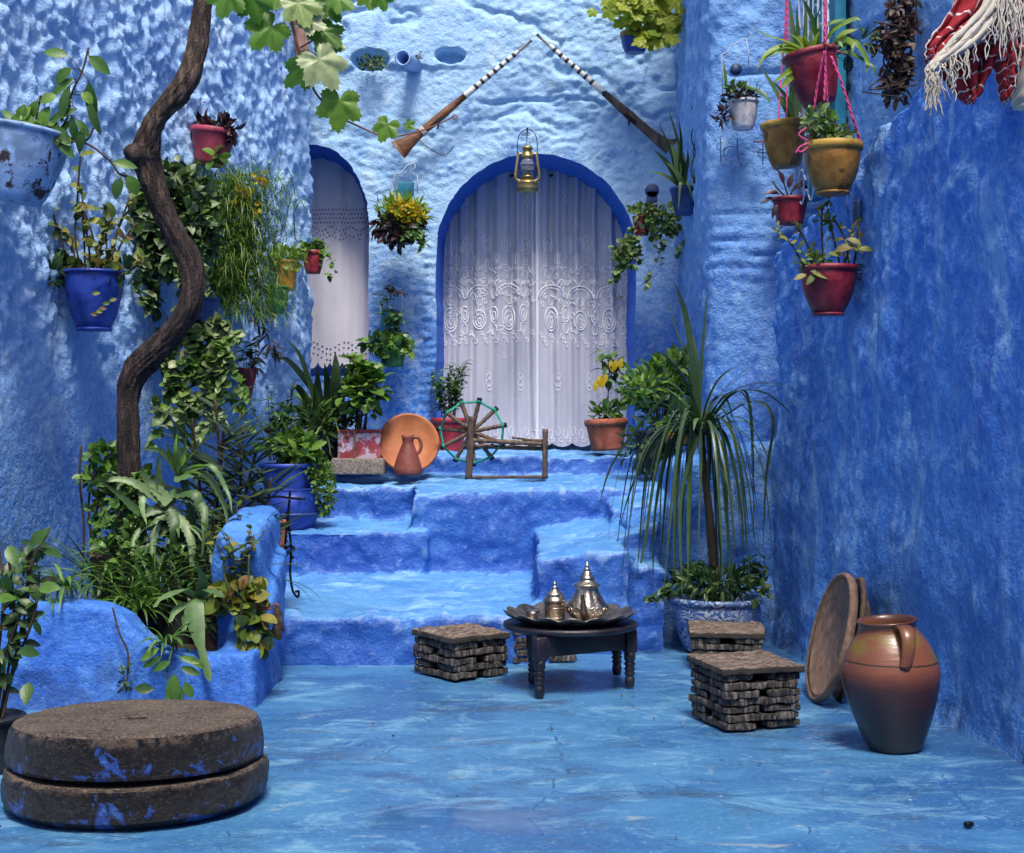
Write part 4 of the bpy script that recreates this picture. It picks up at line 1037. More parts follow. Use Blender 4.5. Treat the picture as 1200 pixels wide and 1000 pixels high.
def curtains():
    rng = random.Random(2); d = 11.14
    for name, lab, x0, x1, sd_, xs in (('lace_curtain', 'left half of the sheer lilac lace curtain in the large arch, behind the spinning wheel', 498, 630, 3, range(516, 626)),
                                     ('lace_curtain', 'right half of the sheer lilac lace curtain in the large arch, beside the citrus pot', 627.5, 756, 8, range(634, 752))):
        t, f = curtain(name, lab, x0, x1, 170, d, .985, M['sheer'], sd_, .13, .030, .03, .15, 'lace curtains in the large arch')
        mb = MB(); lo, hi = xs[0], xs[-1]
        def ring(cx, cy, rx, ry, r=.0042, a0=0, a1=6.283, n=18):
            mb.tube([f(cx + rx * math.sin(a0 + (a1 - a0) * k / n), cy - ry * math.cos(a0 + (a1 - a0) * k / n)) for k in range(n + 1)], r, 4)
        x = lo + 8; k = 0
        while x < hi - 4:
            j = rng.uniform(-2, 2)
            ring(x, 287 + j, 5, 9.5); ring(x, 288 + j, 2.4, 5, .003)
            ring(x + 11, 304 + j, 3, 7, .003); mb.tube([f(x + 11, 318), f(x + 11, 298)], .003, 4)
            for i in range(5): mb.tube([f(x + 11 + 3.4 * (i - 2), 313), f(x + 11 + 4.2 * (i - 2), 318)], .0035, 4)
            ring(x - 1, 318 + j, 6.5, 6, .0035, -1.9, 1.9, 12); ring(x - 1, 322, 3, 4.5, .003)
            x += 23; k += 1
        x = lo + 12; k = 0
        while x < hi - 6:
            j = rng.uniform(-3, 3); big = k % 2 == 0
            ring(x, 349 + j, 15, 15, .006, -1.65, 1.65, 16); ring(x, 349 + j, 11.5, 11.5, .004, -1.5, 1.5, 14)
            ring(x, 352 + j, 3.5, 5.5, .004)
            ry = 14 if big else 11; ring(x, 374 + j, 7.5, ry, .0055); ring(x, 375 + j, 4.8, ry * .66, .0045); ring(x, 376 + j, 2, ry * .3, .004)
            ring(x + 17, 368 + j, 4.2, 9.5, .005); ring(x + 17, 369 + j, 2, 5, .004); ring(x + 17, 341 + j, 3.2, 8, .004); ring(x + 17, 385 + j, 3, 6, .004)
            for i in range(7): mb.tube([f(x + 17 + 1.9 * (i - 3), 330 - abs(i - 3)), f(x + 17 + 2.6 * (i - 3), 335)], .003, 4)
            x += 34; k += 1
        for k in range(95):
            xx = rng.uniform(lo, hi); yy = rng.gauss(345, 26); a0 = rng.uniform(0, 6.28)
            if rng.random() < .5: ring(xx, yy, 1.6, 3.4, .0032, 0, 6.283, 9)
            else: mb.tube([f(xx + 6 * t_ * math.sin(a0 + t_ * 2.2), yy - 7 * t_ * math.cos(a0 + t_ * 2.2)) for t_ in np.linspace(0, 1, 7)], .0038, 4)
        for x in range(lo, hi, 12):
            for q_ in range(3): ring(x + 3 * q_, 392 + 5 * q_ + 3 * math.sin(x * .5), 1.5, 3, .003, 0, 6.283, 8)
            mb.tube([f(x + t_ * 12, 332 + 3.5 * math.sin(t_ * 6.28 + x)) for t_ in np.linspace(0, 1, 8)], .004, 4)
        for x in range(lo + 20, hi, 37):
            for yy, sz in ((449, 4), (441, 3), (455, 3)): ring(x, yy, sz * .8, sz, .003)
            ring(x + 8, 225, 2, 5, .003); ring(x + 8, 236, 2.6, 4, .003); ring(x + 22, 262, 2, 4, .0025)
        for x in range(lo, hi, 9):
            ring(x + 2, 506 + (3 if (x // 9) % 2 else 0), 2.4, 5, .003); ring(x + 5, 516, 2, 2.2, .0025)
        mb.build('embroidery', M['thread'], t)['kind'] = 'stuff'
        if x0 > 600:
            mb = MB(); mb.tube([f(629.5, y_) + Vector((0, -.008, 0)) for y_ in range(205, 524, 6)], .013, 8); mb.build('bright_edge', M['thread'], t)  # bright slit between the panels, its light put in as a white tube
    mb = MB(); s = d / F_
    mb.tube([P(490, 206, d + .03), P(765, 206, d + .03)], .009, 8)
    tag(mb.build('curtain_rod', M['iron']), 'curtain rod running across the top of the large arch', 'curtain rod')
    t, f = curtain('cotton_curtain', 'white cotton curtain with eyelet border in the narrow arch on the left', 352, 436, 165, 11.06, H + 58 * 11.06 / F_ - .0, M['cotton'], 5, .20, .018, .05, .09)
    mb = MB()
    for row, yy in enumerate(range(246, 281, 5)):
        for x in range(366, 432, 4):
            xx = x + (2 if row % 2 else 0) + rng.uniform(-.6, .6); sag = 5 * math.sin((xx - 366) / 22 * 3.14) ** 2 if row > 3 else 0
            if row > 4 and rng.random() < .25: continue
            c = f(xx, yy + sag); mb.box(c, (.010, .004, .014), Matrix.Rotation(rng.uniform(-.8, .8), 3, 'Y'))
    for row, yy in enumerate((405, 411, 418)):
        for x in range(368, 430, 5):
            c = f(x + rng.uniform(-1, 1), yy + 4 * math.sin(x / 6.)); mb.box(c, (.012, .004, .012), Matrix.Rotation(rng.uniform(-.8, .8), 3, 'Y'))
    mb.build('eyelet_pattern', M['eyelet'], t)['kind'] = 'stuff'
curtains()

def rifles():
    for label, (bx, by), (mx, my), sgn in (('left-hand old musket, flared brown butt down, barrel pointing up to the right', (470, 175), (620, 50), 1),
                                         ('right-hand old musket, dark scuffed butt down, barrel pointing up to the left', (780, 172), (632, 43), -1)):
        d = 10.58; s = d / F_; A = P(bx, by, d); B = P(mx, my, d); ax = (B - A).normalized(); L = (B - A).length; sd_ = Vector((0, 1, 0)).cross(ax).normalized() * -sgn
        t = thing('musket', label, 'musket', A, 'pair of old muskets on the wall')
        def sweep(nm, mat, secs, n=14):
            mb = MB(); vs = []; fs = []
            for tt, off, ra, rb in secs:
                c = A + ax * (L * tt) + sd_ * off
                for i in range(n):
                    a = 6.283 * i / n; vs.append(c + sd_ * math.cos(a) * ra + Vector((0, 1, 0)) * math.sin(a) * rb)
            for k in range(len(secs) - 1):
                for i in range(n):
                    j = (i + 1) % n; fs.append((k * n + i, k * n + j, (k + 1) * n + j, (k + 1) * n + i))
            fs += [tuple(range(n)), tuple((len(secs) - 1) * n + i for i in range(n))[::-1]]
            mb.add(vs, fs); return mb.build(nm, mat, t)
        sweep('stock', M['stock'] if sgn > 0 else M['oldwood'], [(-.02, .01, .075, .022), (.0, .008, .072, .024), (.05, .004, .052, .025), (.11, 0, .037, .024), (.18, 0, .028, .022), (.26, 0, .032, .024), (.33, 0, .031, .023), (.42, 0, .026, .021), (.50, 0, .022, .019)] if sgn > 0 else
              [(-.03, .02, .055, .02), (.0, .012, .050, .022), (.06, .004, .04, .024), (.12, 0, .034, .024), (.2, 0, .032, .022), (.28, 0, .034, .024), (.36, 0, .030, .023), (.42, 0, .026, .021), (.49, 0, .022, .019)])
        sweep('barrel', M['steel'], [(.44, -.006, .014, .014), (.98, 0, .010, .010), (1.02, 0, .011, .011)], 12)
        x = .50; k = 0
        while x < .90:
            ln = .030 if k % 2 == 0 else .019
            if x == .50: ln = .075
            r = lerp(.0215, .016, (x - .5) / .4)
            sweep('band', M['bone'] if k % 2 == 0 else M['blackband'], [(x, 0, r, r), (x + .003, 0, r * 1.06, r * 1.06), (x + ln - .003, 0, r * 1.06, r * 1.06), (x + ln, 0, r, r)], 12); x += ln; k += 1
        c = A + ax * (L * .27) - sd_ * .02
        mb = MB(); mb.tube([c, c - sd_ * .022 - ax * .01, c - sd_ * .036 - ax * .03], [.008, .007, .005], 8); mb.box(c + Vector((0, -.022, 0)), (.10, .012, .028), Matrix.Rotation(-math.atan2(ax.z, ax.x), 3, 'Y'), .003); mb.build('lock', M['iron'], t)
        if sgn > 0:
            mb = MB(); c = A + ax * (L * .16)
            for k in range(4): mb.tube([c + ax * (.008 * k) + sd_ * .034 * math.cos(a) + Vector((0, 1, 0)) * .03 * math.sin(a) for a in np.linspace(0, 6.283, 16)], .005, 5)
            mb.build('binding', M['cream'], t)
        else:
            mb = MB(); c = A + ax * (L * .02); mb.tube([c + sd_ * .03, c + sd_ * .085 - ax * .05], [.014, .011], 8); mb.build('grip', M['oldwood'], t)
rifles()

def lantern():
    d = 10.42; s = d / F_; o = P(618, 225, d)
    t = thing('lantern', 'brass hurricane lantern hanging from a nail at the crown of the large arch', 'lantern', o)
    L = lambda nm, pr, mat, n=28: (lambda mb: (mb.lathe([(r * s, z * s) for r, z in pr], o, n), mb.build(nm, mat, t)))(MB())
    L('tank', [(0, .5), (10.5, 0), (12.6, 1.5), (12.8, 5), (12.2, 9), (12.8, 10), (11, 12), (7, 14), (5, 16), (0, 16)], M['brass'])
    L('burner', [(5.5, 15), (7.2, 16), (7.0, 18.5), (4.5, 20), (3.5, 22), (0, 22)], M['brass'])
    L('globe', [(5.6, 19), (7.4, 22), (8.6, 27), (8.3, 32), (6.8, 36), (5.6, 39), (5.3, 39), (6.5, 36), (8.0, 32), (8.2, 27), (7.1, 22.4), (5.4, 19.3)], M['glass'])
    L('wick', [(0, 19), (1.6, 19), (1.4, 25), (0, 25)], M['wick'])
    L('chimney', [(5.2, 38), (6.8, 39.5), (7.4, 43), (5.6, 44), (5.2, 49), (6.4, 50), (6.2, 52), (4, 54), (0, 54.5)], M['brass'])
    for sg in (-1, 1):
        mb = MB(); pts = spline([o + Vector((sg * x * s, 0, z * s)) for x, z in ((7, 12), (13.2, 15), (13.6, 22), (12.0, 34), (10.8, 42), (9.2, 44.5), (6.2, 44))], 6)
        mb.tube(pts, 1.7 * s, 9); mb.build('side_tube', M['brass'], t)
    mb = MB(); mb.tube(spline([o + Vector((x * s, 0, z * s)) for x, z in ((-11.6, 43), (-11.4, 58), (-8.5, 68), (0, 73.5), (8.5, 68), (11.4, 58), (11.6, 43))], 6), .55 * s, 6); mb.build('bail', M['iron'], t)
    mb = MB(); mb.tube([o + Vector((0, -.02, 74 * s)), o + Vector((0, .28, 75.5 * s))], .9 * s, 6); mb.build('nail', M['iron'], t)
    mb = MB()
    for zz in (24.5, 31): mb.lathe([(8.75 * s, zz * s - .001), (9.25 * s, zz * s), (8.75 * s, zz * s + .001)], o, 20)
    mb.build('globe_guard', M['brass'], t)
lantern()

def pipe_and_holes():
    d = 10.55; s = d / F_; a = P(472, 68, 10.40); b_ = a + Vector((.10, .42, .02))
    ax = (b_ - a).normalized(); up = ax.orthogonal().normalized(); Mx = Matrix((up, ax.cross(up), ax)).transposed(); L = (b_ - a).length
    mb = MB(); mb.lathe([(8.0 * s, L), (8.6 * s, 0), (9.6 * s, -.004), (7.6 * s, -.004), (6.6 * s, .02), (6.2 * s, .25), (0, .26)], a, 28, Mx)
    tag(mb.build('drain_pipe', M['pipe']), 'pale clay drain pipe sticking out of the wall between the two holes', 'pipe')
    rng = random.Random(8); mb = MB(); sm = MB()
    o = P(434, 76, 10.72); t = thing('wall_plant', 'small succulent plant growing out of the round hole in the back wall', 'plant', o)
    mound(mb, P(435, 74, 10.60), (.105, .07, .055), rng, 170, .032, .018, 'oval', .2, .3)
    mb.build('foliage', L_['dark'], t); mb = MB(); mound(mb, P(440, 75, 10.56), (.08, .05, .04), rng, 50, .03, .016, 'oval', .4, .2); mb.build('blossom', L_['vari'], t)
    mb = MB(); sm = MB(); o = P(487, 76, 10.62); t = thing('dry_weed', 'tuft of dry weed beside the drain pipe', 'plant', o)
    stems(sm, mb, P(488, 78, 10.60), rng, 9, .12, .05, .03, .012, 'lance', 4, .0016); sm.build('stem', ST['brown'], t); mb.build('foliage', L_['dry'], t)
pipe_and_holes()

# ================================================================== POTTED PLANTS
def dL(x, k): return (4.458 - k) / (0.294 - (x - 600) / F_)
def dR(x, k): return (2.531 - k) / ((x - 600) / F_ + .139)
def pot(label, cx, yt, yb, wt, wb, d, mat, rimmat=None, shape='cup', group=None, name='potted_plant', tilt=(0, 0), rim=.07, cat='potted plant', soil=True, ribs=0, foot=False):
    s = d / F_; o = P(cx, yb, d); h = (yb - yt) * s; rt = wt / 2 * s; rb = wb / 2 * s
    t = thing(name, label, cat, o, group)
    Mx = Matrix.Rotation(R(tilt[0]), 3, 'X') @ Matrix.Rotation(R(tilt[1]), 3, 'Y')
    n = 9; pr = [(rb * .9, 0)]
    if foot: pr += [(rb * 1.04, .0), (rb * 1.06, h * .04), (rb * .98, h * .06)]
    for k in range(n + 1):
        q = k / n; z = h * (1 - rim) * q
        if foot: z = h * .06 + (h * (1 - rim) - h * .06) * q
        r = rb + (rt * .95 - rb) * (math.sin(q * math.pi / 2) ** .85 if shape == 'cup' else q)
        pr.append((r, z))
    ins = [(rt * .90, h), (rt * .86, h * .85), (rt * .82, h * .80)]
    th = pr + ([] if rimmat or rim > .03 else [(rt, h)]) + ins + [(0, h * .80)]
    mb = MB(); mb.lathe(th, o, 36, Mx, flute=ribs, fl_amp=.012 if ribs else 0, wob=rt * .022); mb.build('pot', mat, t)
    if rim > .03:
        mb = MB(); z0 = h * (1 - rim)
        mb.lathe([(rt * .93, z0 - h * .015), (rt * 1.01, z0), (rt * 1.035, z0 + h * rim * .45), (rt * 1.02, h * .99), (rt * .985, h * 1.005), (rt * .91, h * .995), (rt * .90, h * .96)], o, 36, Mx, wob=rt * .012)
        mb.build('rim', rimmat or mat, t)
    if soil:
        mb = MB(); mb.lathe([(0, h * .86), (rt * .5, h * .875), (rt * .885, h * .855), (rt * .88, h * .84)], o, 24, Mx, wob=rt * .03); mb.build('soil', M['soil'], t)
    top = o + Mx @ Vector((0, 0, h * .88))
    return t, top, s, rt
def wire(t, pts, d, mat='wire_white', r=.8, name='hanger'):
    s = d / F_; mb = MB(); mb.tube([P(x, y, d) for x, y in pts], r * s, 6); return mb.build(name, M[mat], t)
def fin(t, st=None, lf=None, smat=None, lmat=None, sname='stem', lname='foliage'):
    if st is not None and st.v: st.build(sname, smat, t)
    if lf is not None and lf.v: lf.build(lname, lmat, t)
RG = random.Random

GL, GB, GR, GP, GT = 'pots hung on the left wall', 'pots hung on the back wall', 'pots hung on the right wall', 'plants in the planter', 'pots on the terrace'

def grape_leaf(mb, c, d, nrm, R_, rng):
    d = d.normalized(); sx = d.cross(nrm).normalized(); nn = sx.cross(d).normalized()
    lob = [(0, 1.0, .62), (.95, .88, .58), (-.95, .88, .58), (1.95, .66, .62), (-1.95, .66, .62)]
    n = 60; vs = [c]; cup = rng.uniform(-.12, .22); tw = rng.uniform(-.15, .15)
    def rad(a):
        b_ = .50
        for th, am, wd in lob:
            x = abs(a - th) / wd
            if x < 1: b_ = max(b_, .46 + (am - .46) * (1 - x ** 1.5))
        if abs(a) > 2.6: b_ *= max(.12, 1 - (abs(a) - 2.6) / .5)
        return b_
    for f in (.35, .7, 1.0):
        for i in range(n):
            a = -math.pi + 2 * math.pi * (i + .5) / n; r_ = rad(a)
            if f == 1.0: r_ *= 1 + (.055 if i % 2 else -.055)
            ridge = max(0, max(1 - abs(a - th) / .28 for th, _, _ in lob))
            h = R_ * (.05 * ridge * f - cup * (r_ * f) ** 2 + tw * math.sin(a) * r_ * f + .03 * math.sin(a * 5 + 1))
            vs.append(c + (d * math.cos(a) + sx * math.sin(a)) * (r_ * f * R_) + nn * h)
    fs = [(0, 1 + i, 1 + (i + 1) % n) for i in range(n)]
    for k in range(2):
        for i in range(n):
            j = (i + 1) % n; fs.append((1 + k * n + i, 1 + (k + 1) * n + i, 1 + (k + 1) * n + j, 1 + k * n + j))
    mb.add(vs, fs)

def left_wall_pots():
    # big peeling pale pot at the picture's edge
    r = RG(1); d = dL(14, .24)
    t, o, s, rt = pot('big peeling pale blue pot with a drooping climber, leftmost on the wall', 14, 150, 236, 112, 66, d, PM['peel'], PM['peel'], 'cup', GL, tilt=(0, 9), rim=.06)
    st = MB(); lf = MB(); ly = MB()
    px = lambda x, y, dd=0: P(x, y, d + dd)
    for pts in ([(60, 165), (78, 140), (84, 110), (96, 85), (104, 56)], [(40, 158), (44, 130), (48, 112)], [(66, 165), (100, 168), (128, 188), (140, 204), (155, 208)], [(30, 155), (35, 130), (60, 112)], [(75, 160), (100, 165), (110, 150)]):
        st.tube(spline([px(*p, -.05) for p in pts], 6), 1.3 * s, 5)
    for x, y, L, W, dx, dy, yl in [(80, 66, 28, 14, -1, -.25, 0), (104, 66, 30, 16, .9, .7, 0), (84, 80, 26, 15, -.9, .7, 0), (86, 92, 34, 12, -.9, .6, 0), (82, 100, 44, 14, -.3, 1, 0), (104, 96, 44, 15, .1, 1, 0), (104, 118, 40, 12, .25, 1, 0), (96, 108, 18, 13, .6, .6, 1), (90, 128, 34, 11, -1, .35, 0), (84, 135, 36, 12, .1, 1, 0), (66, 112, 20, 15, -.7, .3, 1), (44, 118, 22, 14, -.5, 1, 1), (36, 125, 24, 14, -.7, .8, 1), (58, 150, 30, 18, .9, .6, 0), (64, 158, 34, 14, .8, .9, 0), (30, 135, 22, 14, -.8, .4, 1), (24, 142, 20, 14, .2, -1, 1), (50, 150, 26, 18, .2, -1, 1), (48, 140, 24, 16, -.2, .8, 1), (132, 190, 28, 12, 1, .15, 1), (150, 206, 24, 17, .5, 1, 1), (142, 208, 26, 15, -.3, 1, 0), (90, 140, 24, 10, .6, .8, 0), (98, 150, 30, 12, -.3, 1, 0), (70, 128, 18, 10, .6, -.6, 0), (40, 150, 22, 15, -.5, -.6, 1)]:
        near_ = min(((a_, b_) for a_, b_ in [(60, 165), (69, 152), (78, 140), (81, 125), (84, 110), (90, 97), (96, 85), (104, 56), (40, 158), (44, 130), (48, 112), (83, 166), (100, 168), (114, 178), (128, 188), (140, 204), (35, 130), (60, 112), (75, 160)]), key=lambda q_: (q_[0] - x) ** 2 + (q_[1] - y) ** 2)
        st.tube([px(*near_, -.05), px((near_[0] + x) / 2, (near_[1] + y) / 2 - 2, -.07), px(x, y, -.08)], .55 * s, 4)
        (ly if yl else lf).leaf(px(x, y, -.08), Vector((dx, r.uniform(-.3, .1), -dy)), Vector((r.uniform(-.3, .3), -1, .35)), L * s, W * s, 'oval', .25, .14)
    for _ in range(26):
        (lf if r.random() < .6 else ly).leaf(px(r.uniform(15, 75), r.uniform(140, 165), r.uniform(-.12, .05)), rv(r) + Vector((0, -.3, .2)), Vector((0, -.7, .7)), r.uniform(14, 24) * s, r.uniform(9, 14) * s, 'oval', .3)
    fin(t, st, lf, ST['brown'], L_['mid']); ly.build('foliage', L_['light'], t)
    # cobalt pot
    r = RG(2); d = dL(110, .17)
    t, o, s, rt = pot('round cobalt blue pot of tall thin stems with yellowing leaves, hung on the left wall', 110, 318, 388, 72, 40, d, PM['cobalt'], PM['cobalt'], 'cup', GL, rim=.05, foot=True)
    st = MB(); lf = MB(); lg = MB()
    for x0, pts in enumerate([[(80, 322), (68, 290), (62, 250), (44, 228)], [(84, 322), (72, 280), (60, 240), (66, 196)], [(96, 322), (88, 280), (90, 240), (94, 182)], [(100, 320), (98, 270), (96, 220)], [(108, 320), (104, 290), (98, 245)], [(118, 320), (108, 275), (97, 245)], [(126, 318), (124, 270), (122, 240)], [(128, 318), (140, 265), (158, 238)], [(124, 320), (134, 280), (152, 232)], [(138, 318), (140, 290), (160, 262)], [(112, 320), (118, 290), (120, 262)], [(76, 326), (64, 310), (56, 296)], [(140, 322), (152, 318), (172, 300)], [(90, 320), (84, 285), (70, 268)], [(120, 320), (116, 285), (132, 255)]]):
        c = spline([P(x, y, d - .04 + r.uniform(-.04, .04)) for x, y in pts], 6); st.tube(c, 1.25 * s, 5)
        for k in range(7):
            i = r.uniform(.25, .99) * (len(c) - 1); p = c[int(i)]
            lf.leaf(p, rv(r) + Vector((0, -.4, .1)), Vector((0, -.8, .6)) + rv(r) * .3, r.uniform(9, 17) * s, r.uniform(6, 10) * s, 'oval', .3)
        lf.leaf(c[-1], rv(r) + Vector((0, -.5, 0)), Vector((0, -.8, .5)), r.uniform(12, 20) * s, r.uniform(8, 13) * s, 'round', .3)
    mound(lg, P(66, 316, d - .05), (26 * s, .06, 18 * s), r, 70, 18 * s, 12 * s, 'oval', .2); mound(lf, P(112, 316, d - .03), (36 * s, .08, 12 * s), r, 60, 16 * s, 11 * s, 'oval', .2)
    mound(lg, P(150, 318, d - .03), (14 * s, .05, 12 * s), r, 20, 15 * s, 10 * s)
    for x, y in ((108, 345), (120, 356), (128, 353), (116, 361), (106, 368), (112, 366)): lf.leaf(P(x, y, d - rt - .01), Vector((1, 0, r.uniform(-.2, .5))), Vector((0, -1, .2)), 9 * s, 5 * s, 'oval', .2)
    fin(t, st, lf, ST['brown'], L_['yellow']); lg.build('foliage', L_['dark'], t)
    # raspberry pot
    r = RG(3); d = dL(246, .11)
    t, o, s, rt = pot('raspberry red pot of dark purple trailing leaves above the ivy mass', 246, 152, 194, 54, 34, d, PM['rasp'], PM['rasp'], 'cone', GL, tilt=(0, 7), rim=.16)
    st = MB(); lf = MB(); lg = MB()
    mound(lf, o + Vector((.02, -.03, .03)), (24 * s, .07, 13 * s), r, 120, 13 * s, 6 * s, 'lance', .2)
    trail(st, lf, [o + Vector((.06, -.03, .02))] * 5, r, (.05, -.05, 0), .16, 12 * s, 6 * s, 'lance', 14, .003, .03)
    stems(st, lg, o, r, 3, .11, .05, 12 * s, 9 * s, 'round', 4, .002); mound(lg, P(252, 186, d - .12), (8 * s, .03, 6 * s), r, 14, 13 * s, 10 * s, 'round')
    fin(t, st, lf, ST['brown'], L_['purple']); lg.build('foliage', L_['light'], t)
    # ivy mass and feathery grass
    r = RG(4); d = dL(216, .22)
    t, o, s, rt = pot('dark pot smothered in glossy cream-edged ivy behind the bend of the trunk', 212, 262, 318, 64, 44, d, PM['black'], None, 'cup', GL)
    st = MB(); lf = MB()
    mound(lf, P(208, 262, d - .06), (48 * s, .20, 66 * s), r, 2100, 12 * s, 10 * s, 'heart', .35, .1)
    mound(lf, P(196, 215, d - .02), (30 * s, .12, 20 * s), r, 220, 14 * s, 11 * s, 'heart', .2)
    trail(st, lf, [P(x, 290, d - .1) for x in (172, 180, 186, 205, 220, 232, 240)], r, (0, -.10, 0), .48, 12 * s, 10 * s, 'heart', 46, .003, .06)
    fin(t, st, lf, ST['brown'], L_['ivy'])
    r = RG(5); d = dL(268, .22)
    t, o, s, rt = pot('pot hidden under a hanging mound of feathery bright green grass with yellow flower heads', 268, 288, 340, 56, 40, d, PM['green'], None, 'cup', GL)
    lf = MB(); fl = MB(); lc = MB()
    for k in range(3600):
        a = r.uniform(0, 6.283); b_ = P(r.gauss(280, 27), r.uniform(205, 372), d + r.uniform(-.16, .04)); pts = arc(b_, a, r.uniform(.10, .26), r.uniform(-.2, 1.5), r.uniform(1.0, 2.8), 6)
        lf.blade(pts, r.uniform(.004, .007), Vector((-math.sin(a), math.cos(a), .2)), .2)
    for k in range(60):
        a = r.uniform(-1.2, 1.2) - .6; b_ = P(r.uniform(255, 310), r.uniform(230, 320), d - .08); lc.blade(arc(b_, a, r.uniform(.2, .42), r.uniform(.2, 1.2), r.uniform(1.8, 3.0), 9), .006, Vector((-math.sin(a), math.cos(a), .2)), .2)
    mound(lf, P(268, 285, d - .05), (42 * s, .15, 78 * s), r, 1300, 9 * s, 3.5 * s, 'lance', .3)
    for x, y in ((284, 224), (305, 206), (291, 228), (298, 245), (278, 240), (310, 216)): mound(fl, P(x, y, d - .15), (6 * s, .02, 4 * s), r, 14, 7 * s, 5 * s, 'round')
    lf.build('foliage', L_['grass'], t); lc.build('runner', L_['vari'], t); fl.build('blossom', L_['flower'], t)
    # amber & green
    r = RG(6); d = dL(334, .10)
    t, o, s, rt = pot('amber glazed pot of bright lime leaves right of the feathery grass', 335, 306, 341, 30, 20, d, PM['amber'], PM['amber'], 'cone', GL)
    lf = MB(); mound(lf, o + Vector((0, -.02, .03)), (20 * s, .06, 12 * s), r, 110, 11 * s, 8 * s, 'oval', .2); lf.build('foliage', L_['lime'], t)
    lf = MB(); blades(lf, o, r, 26, .20, .006, (.5, 1.3), (1.4, 2.4)); lf.build('grass', L_['grass'], t)
    r = RG(7); d = dL(322, .11)
    t, o, s, rt = pot('small green pot with wispy grass under the amber pot', 324, 336, 368, 30, 16, d, PM['green'], PM['green'], 'cup', GL)
    lf = MB(); blades(lf, o, r, 40, .22, .006, (.2, 1.3), (1.4, 2.8)); lf.build('foliage', L_['grass'], t)
    # little dark red pot at the corner
    r = RG(8); d = 10.1
    t, o, s, rt = pot('little dark red pot with bright leaves hanging at the corner by the white curtain', 367, 294, 321, 25, 16, d, PM['red'], PM['red'], 'cup', GL, rim=.2)
    st = MB(); lf = MB(); stems(st, lf, o, r, 9, .10, .11, 8 * s, 6 * s, 'round', 7, .002); mound(lf, o + Vector((0, 0, .02)), (18 * s, .07, 7 * s), r, 70, 8 * s, 6 * s, 'round', .2)
    trail(st, lf, [o + Vector((.04, -.04, 0)), o + Vector((.06, -.02, 0))], r, (.05, -.03, 0), .40, 7 * s, 5 * s, 'round', 16, .0018, .04)
    fin(t, st, lf, ST['green'], L_['light']); wire(t, [(358, 292), (346, 280), (344, 250), (350, 240)], d - .02, 'iron', .6)
    # red half pot with dry straps
    r = RG(9); d = dL(288, .09)
    t, o, s, rt = pot('bright red tapered pot with limp straw-coloured leaves, low on the left wall', 289, 432, 471, 26, 8, d, PM['red'], PM['red'], 'cone', GL, rim=.12)
    st = MB(); lf = MB(); blades(lf, o + Vector((.02, -.02, 0)), r, 16, .20, .018, (.4, 1.2), (1.8, 3.0), fold=.3); lf.build('foliage', L_['dry'], t)
    lf = MB(); stems(st, lf, o, r, 7, .20, .10, 12 * s, 8 * s, 'oval', 5, .0018); fin(t, st, lf, ST['brown'], L_['mid'])
    lf = MB(); st = MB(); trail(st, lf, [P(x, 372, d - .03) for x in (300, 306, 318)], r, (.02, -.03, 0), .36, 16 * s, 4 * s, 'lance', 18, .002, .04); fin(t, st, lf, ST['brown'], L_['dry'], 'hanging_stem', 'dry_leaves')
    # trailing pothos below the bend
    r = RG(10); d = dL(225, .20)
    t, o, s, rt = pot('hidden hanging pot with long trails of variegated leaves below the bend of the trunk', 235, 350, 385, 44, 30, d, PM['navy'], None, 'cup', GL)
    st = MB(); lf = MB(); ld = MB()
    trail(st, lf, [P(x, y, d - .08) for x, y in ((205, 400), (215, 395), (225, 398), (232, 392), (240, 388), (250, 395), (262, 400), (270, 395))], r, (0, -.06, 0), .62, 13 * s, 11 * s, 'round', 40, .003, .07)
    trail(st, ld, [P(x, y, d - .05) for x, y in ((200, 398), (212, 388), (224, 380), (236, 378), (246, 380), (256, 378), (266, 384), (178, 300), (184, 310))], r, (0, -.04, 0), .55, 12 * s, 10 * s, 'heart', 44, .003, .08)
    trail(st, lf, [P(x, y, d - .10) for x, y in ((198, 425), (208, 430), (222, 440), (236, 440), (248, 430), (258, 420), (214, 460), (230, 470), (244, 465))], r, (0, -.05, 0), .55, 12 * s, 10 * s, 'round', 44, .003, .07)
    lm = MB(); trail(st, lm, [P(x, y, d - .12) for x, y in ((204, 410), (218, 420), (230, 430), (242, 420), (254, 410), (264, 405))], r, (0, -.05, 0), .75, 11 * s, 9 * s, 'heart', 46, .003, .09); lm.build('foliage', L_['light'], t)
    fin(t, st, lf, ST['brown'], L_['vari']); ld.build('foliage', L_['ivy'], t)
left_wall_pots()

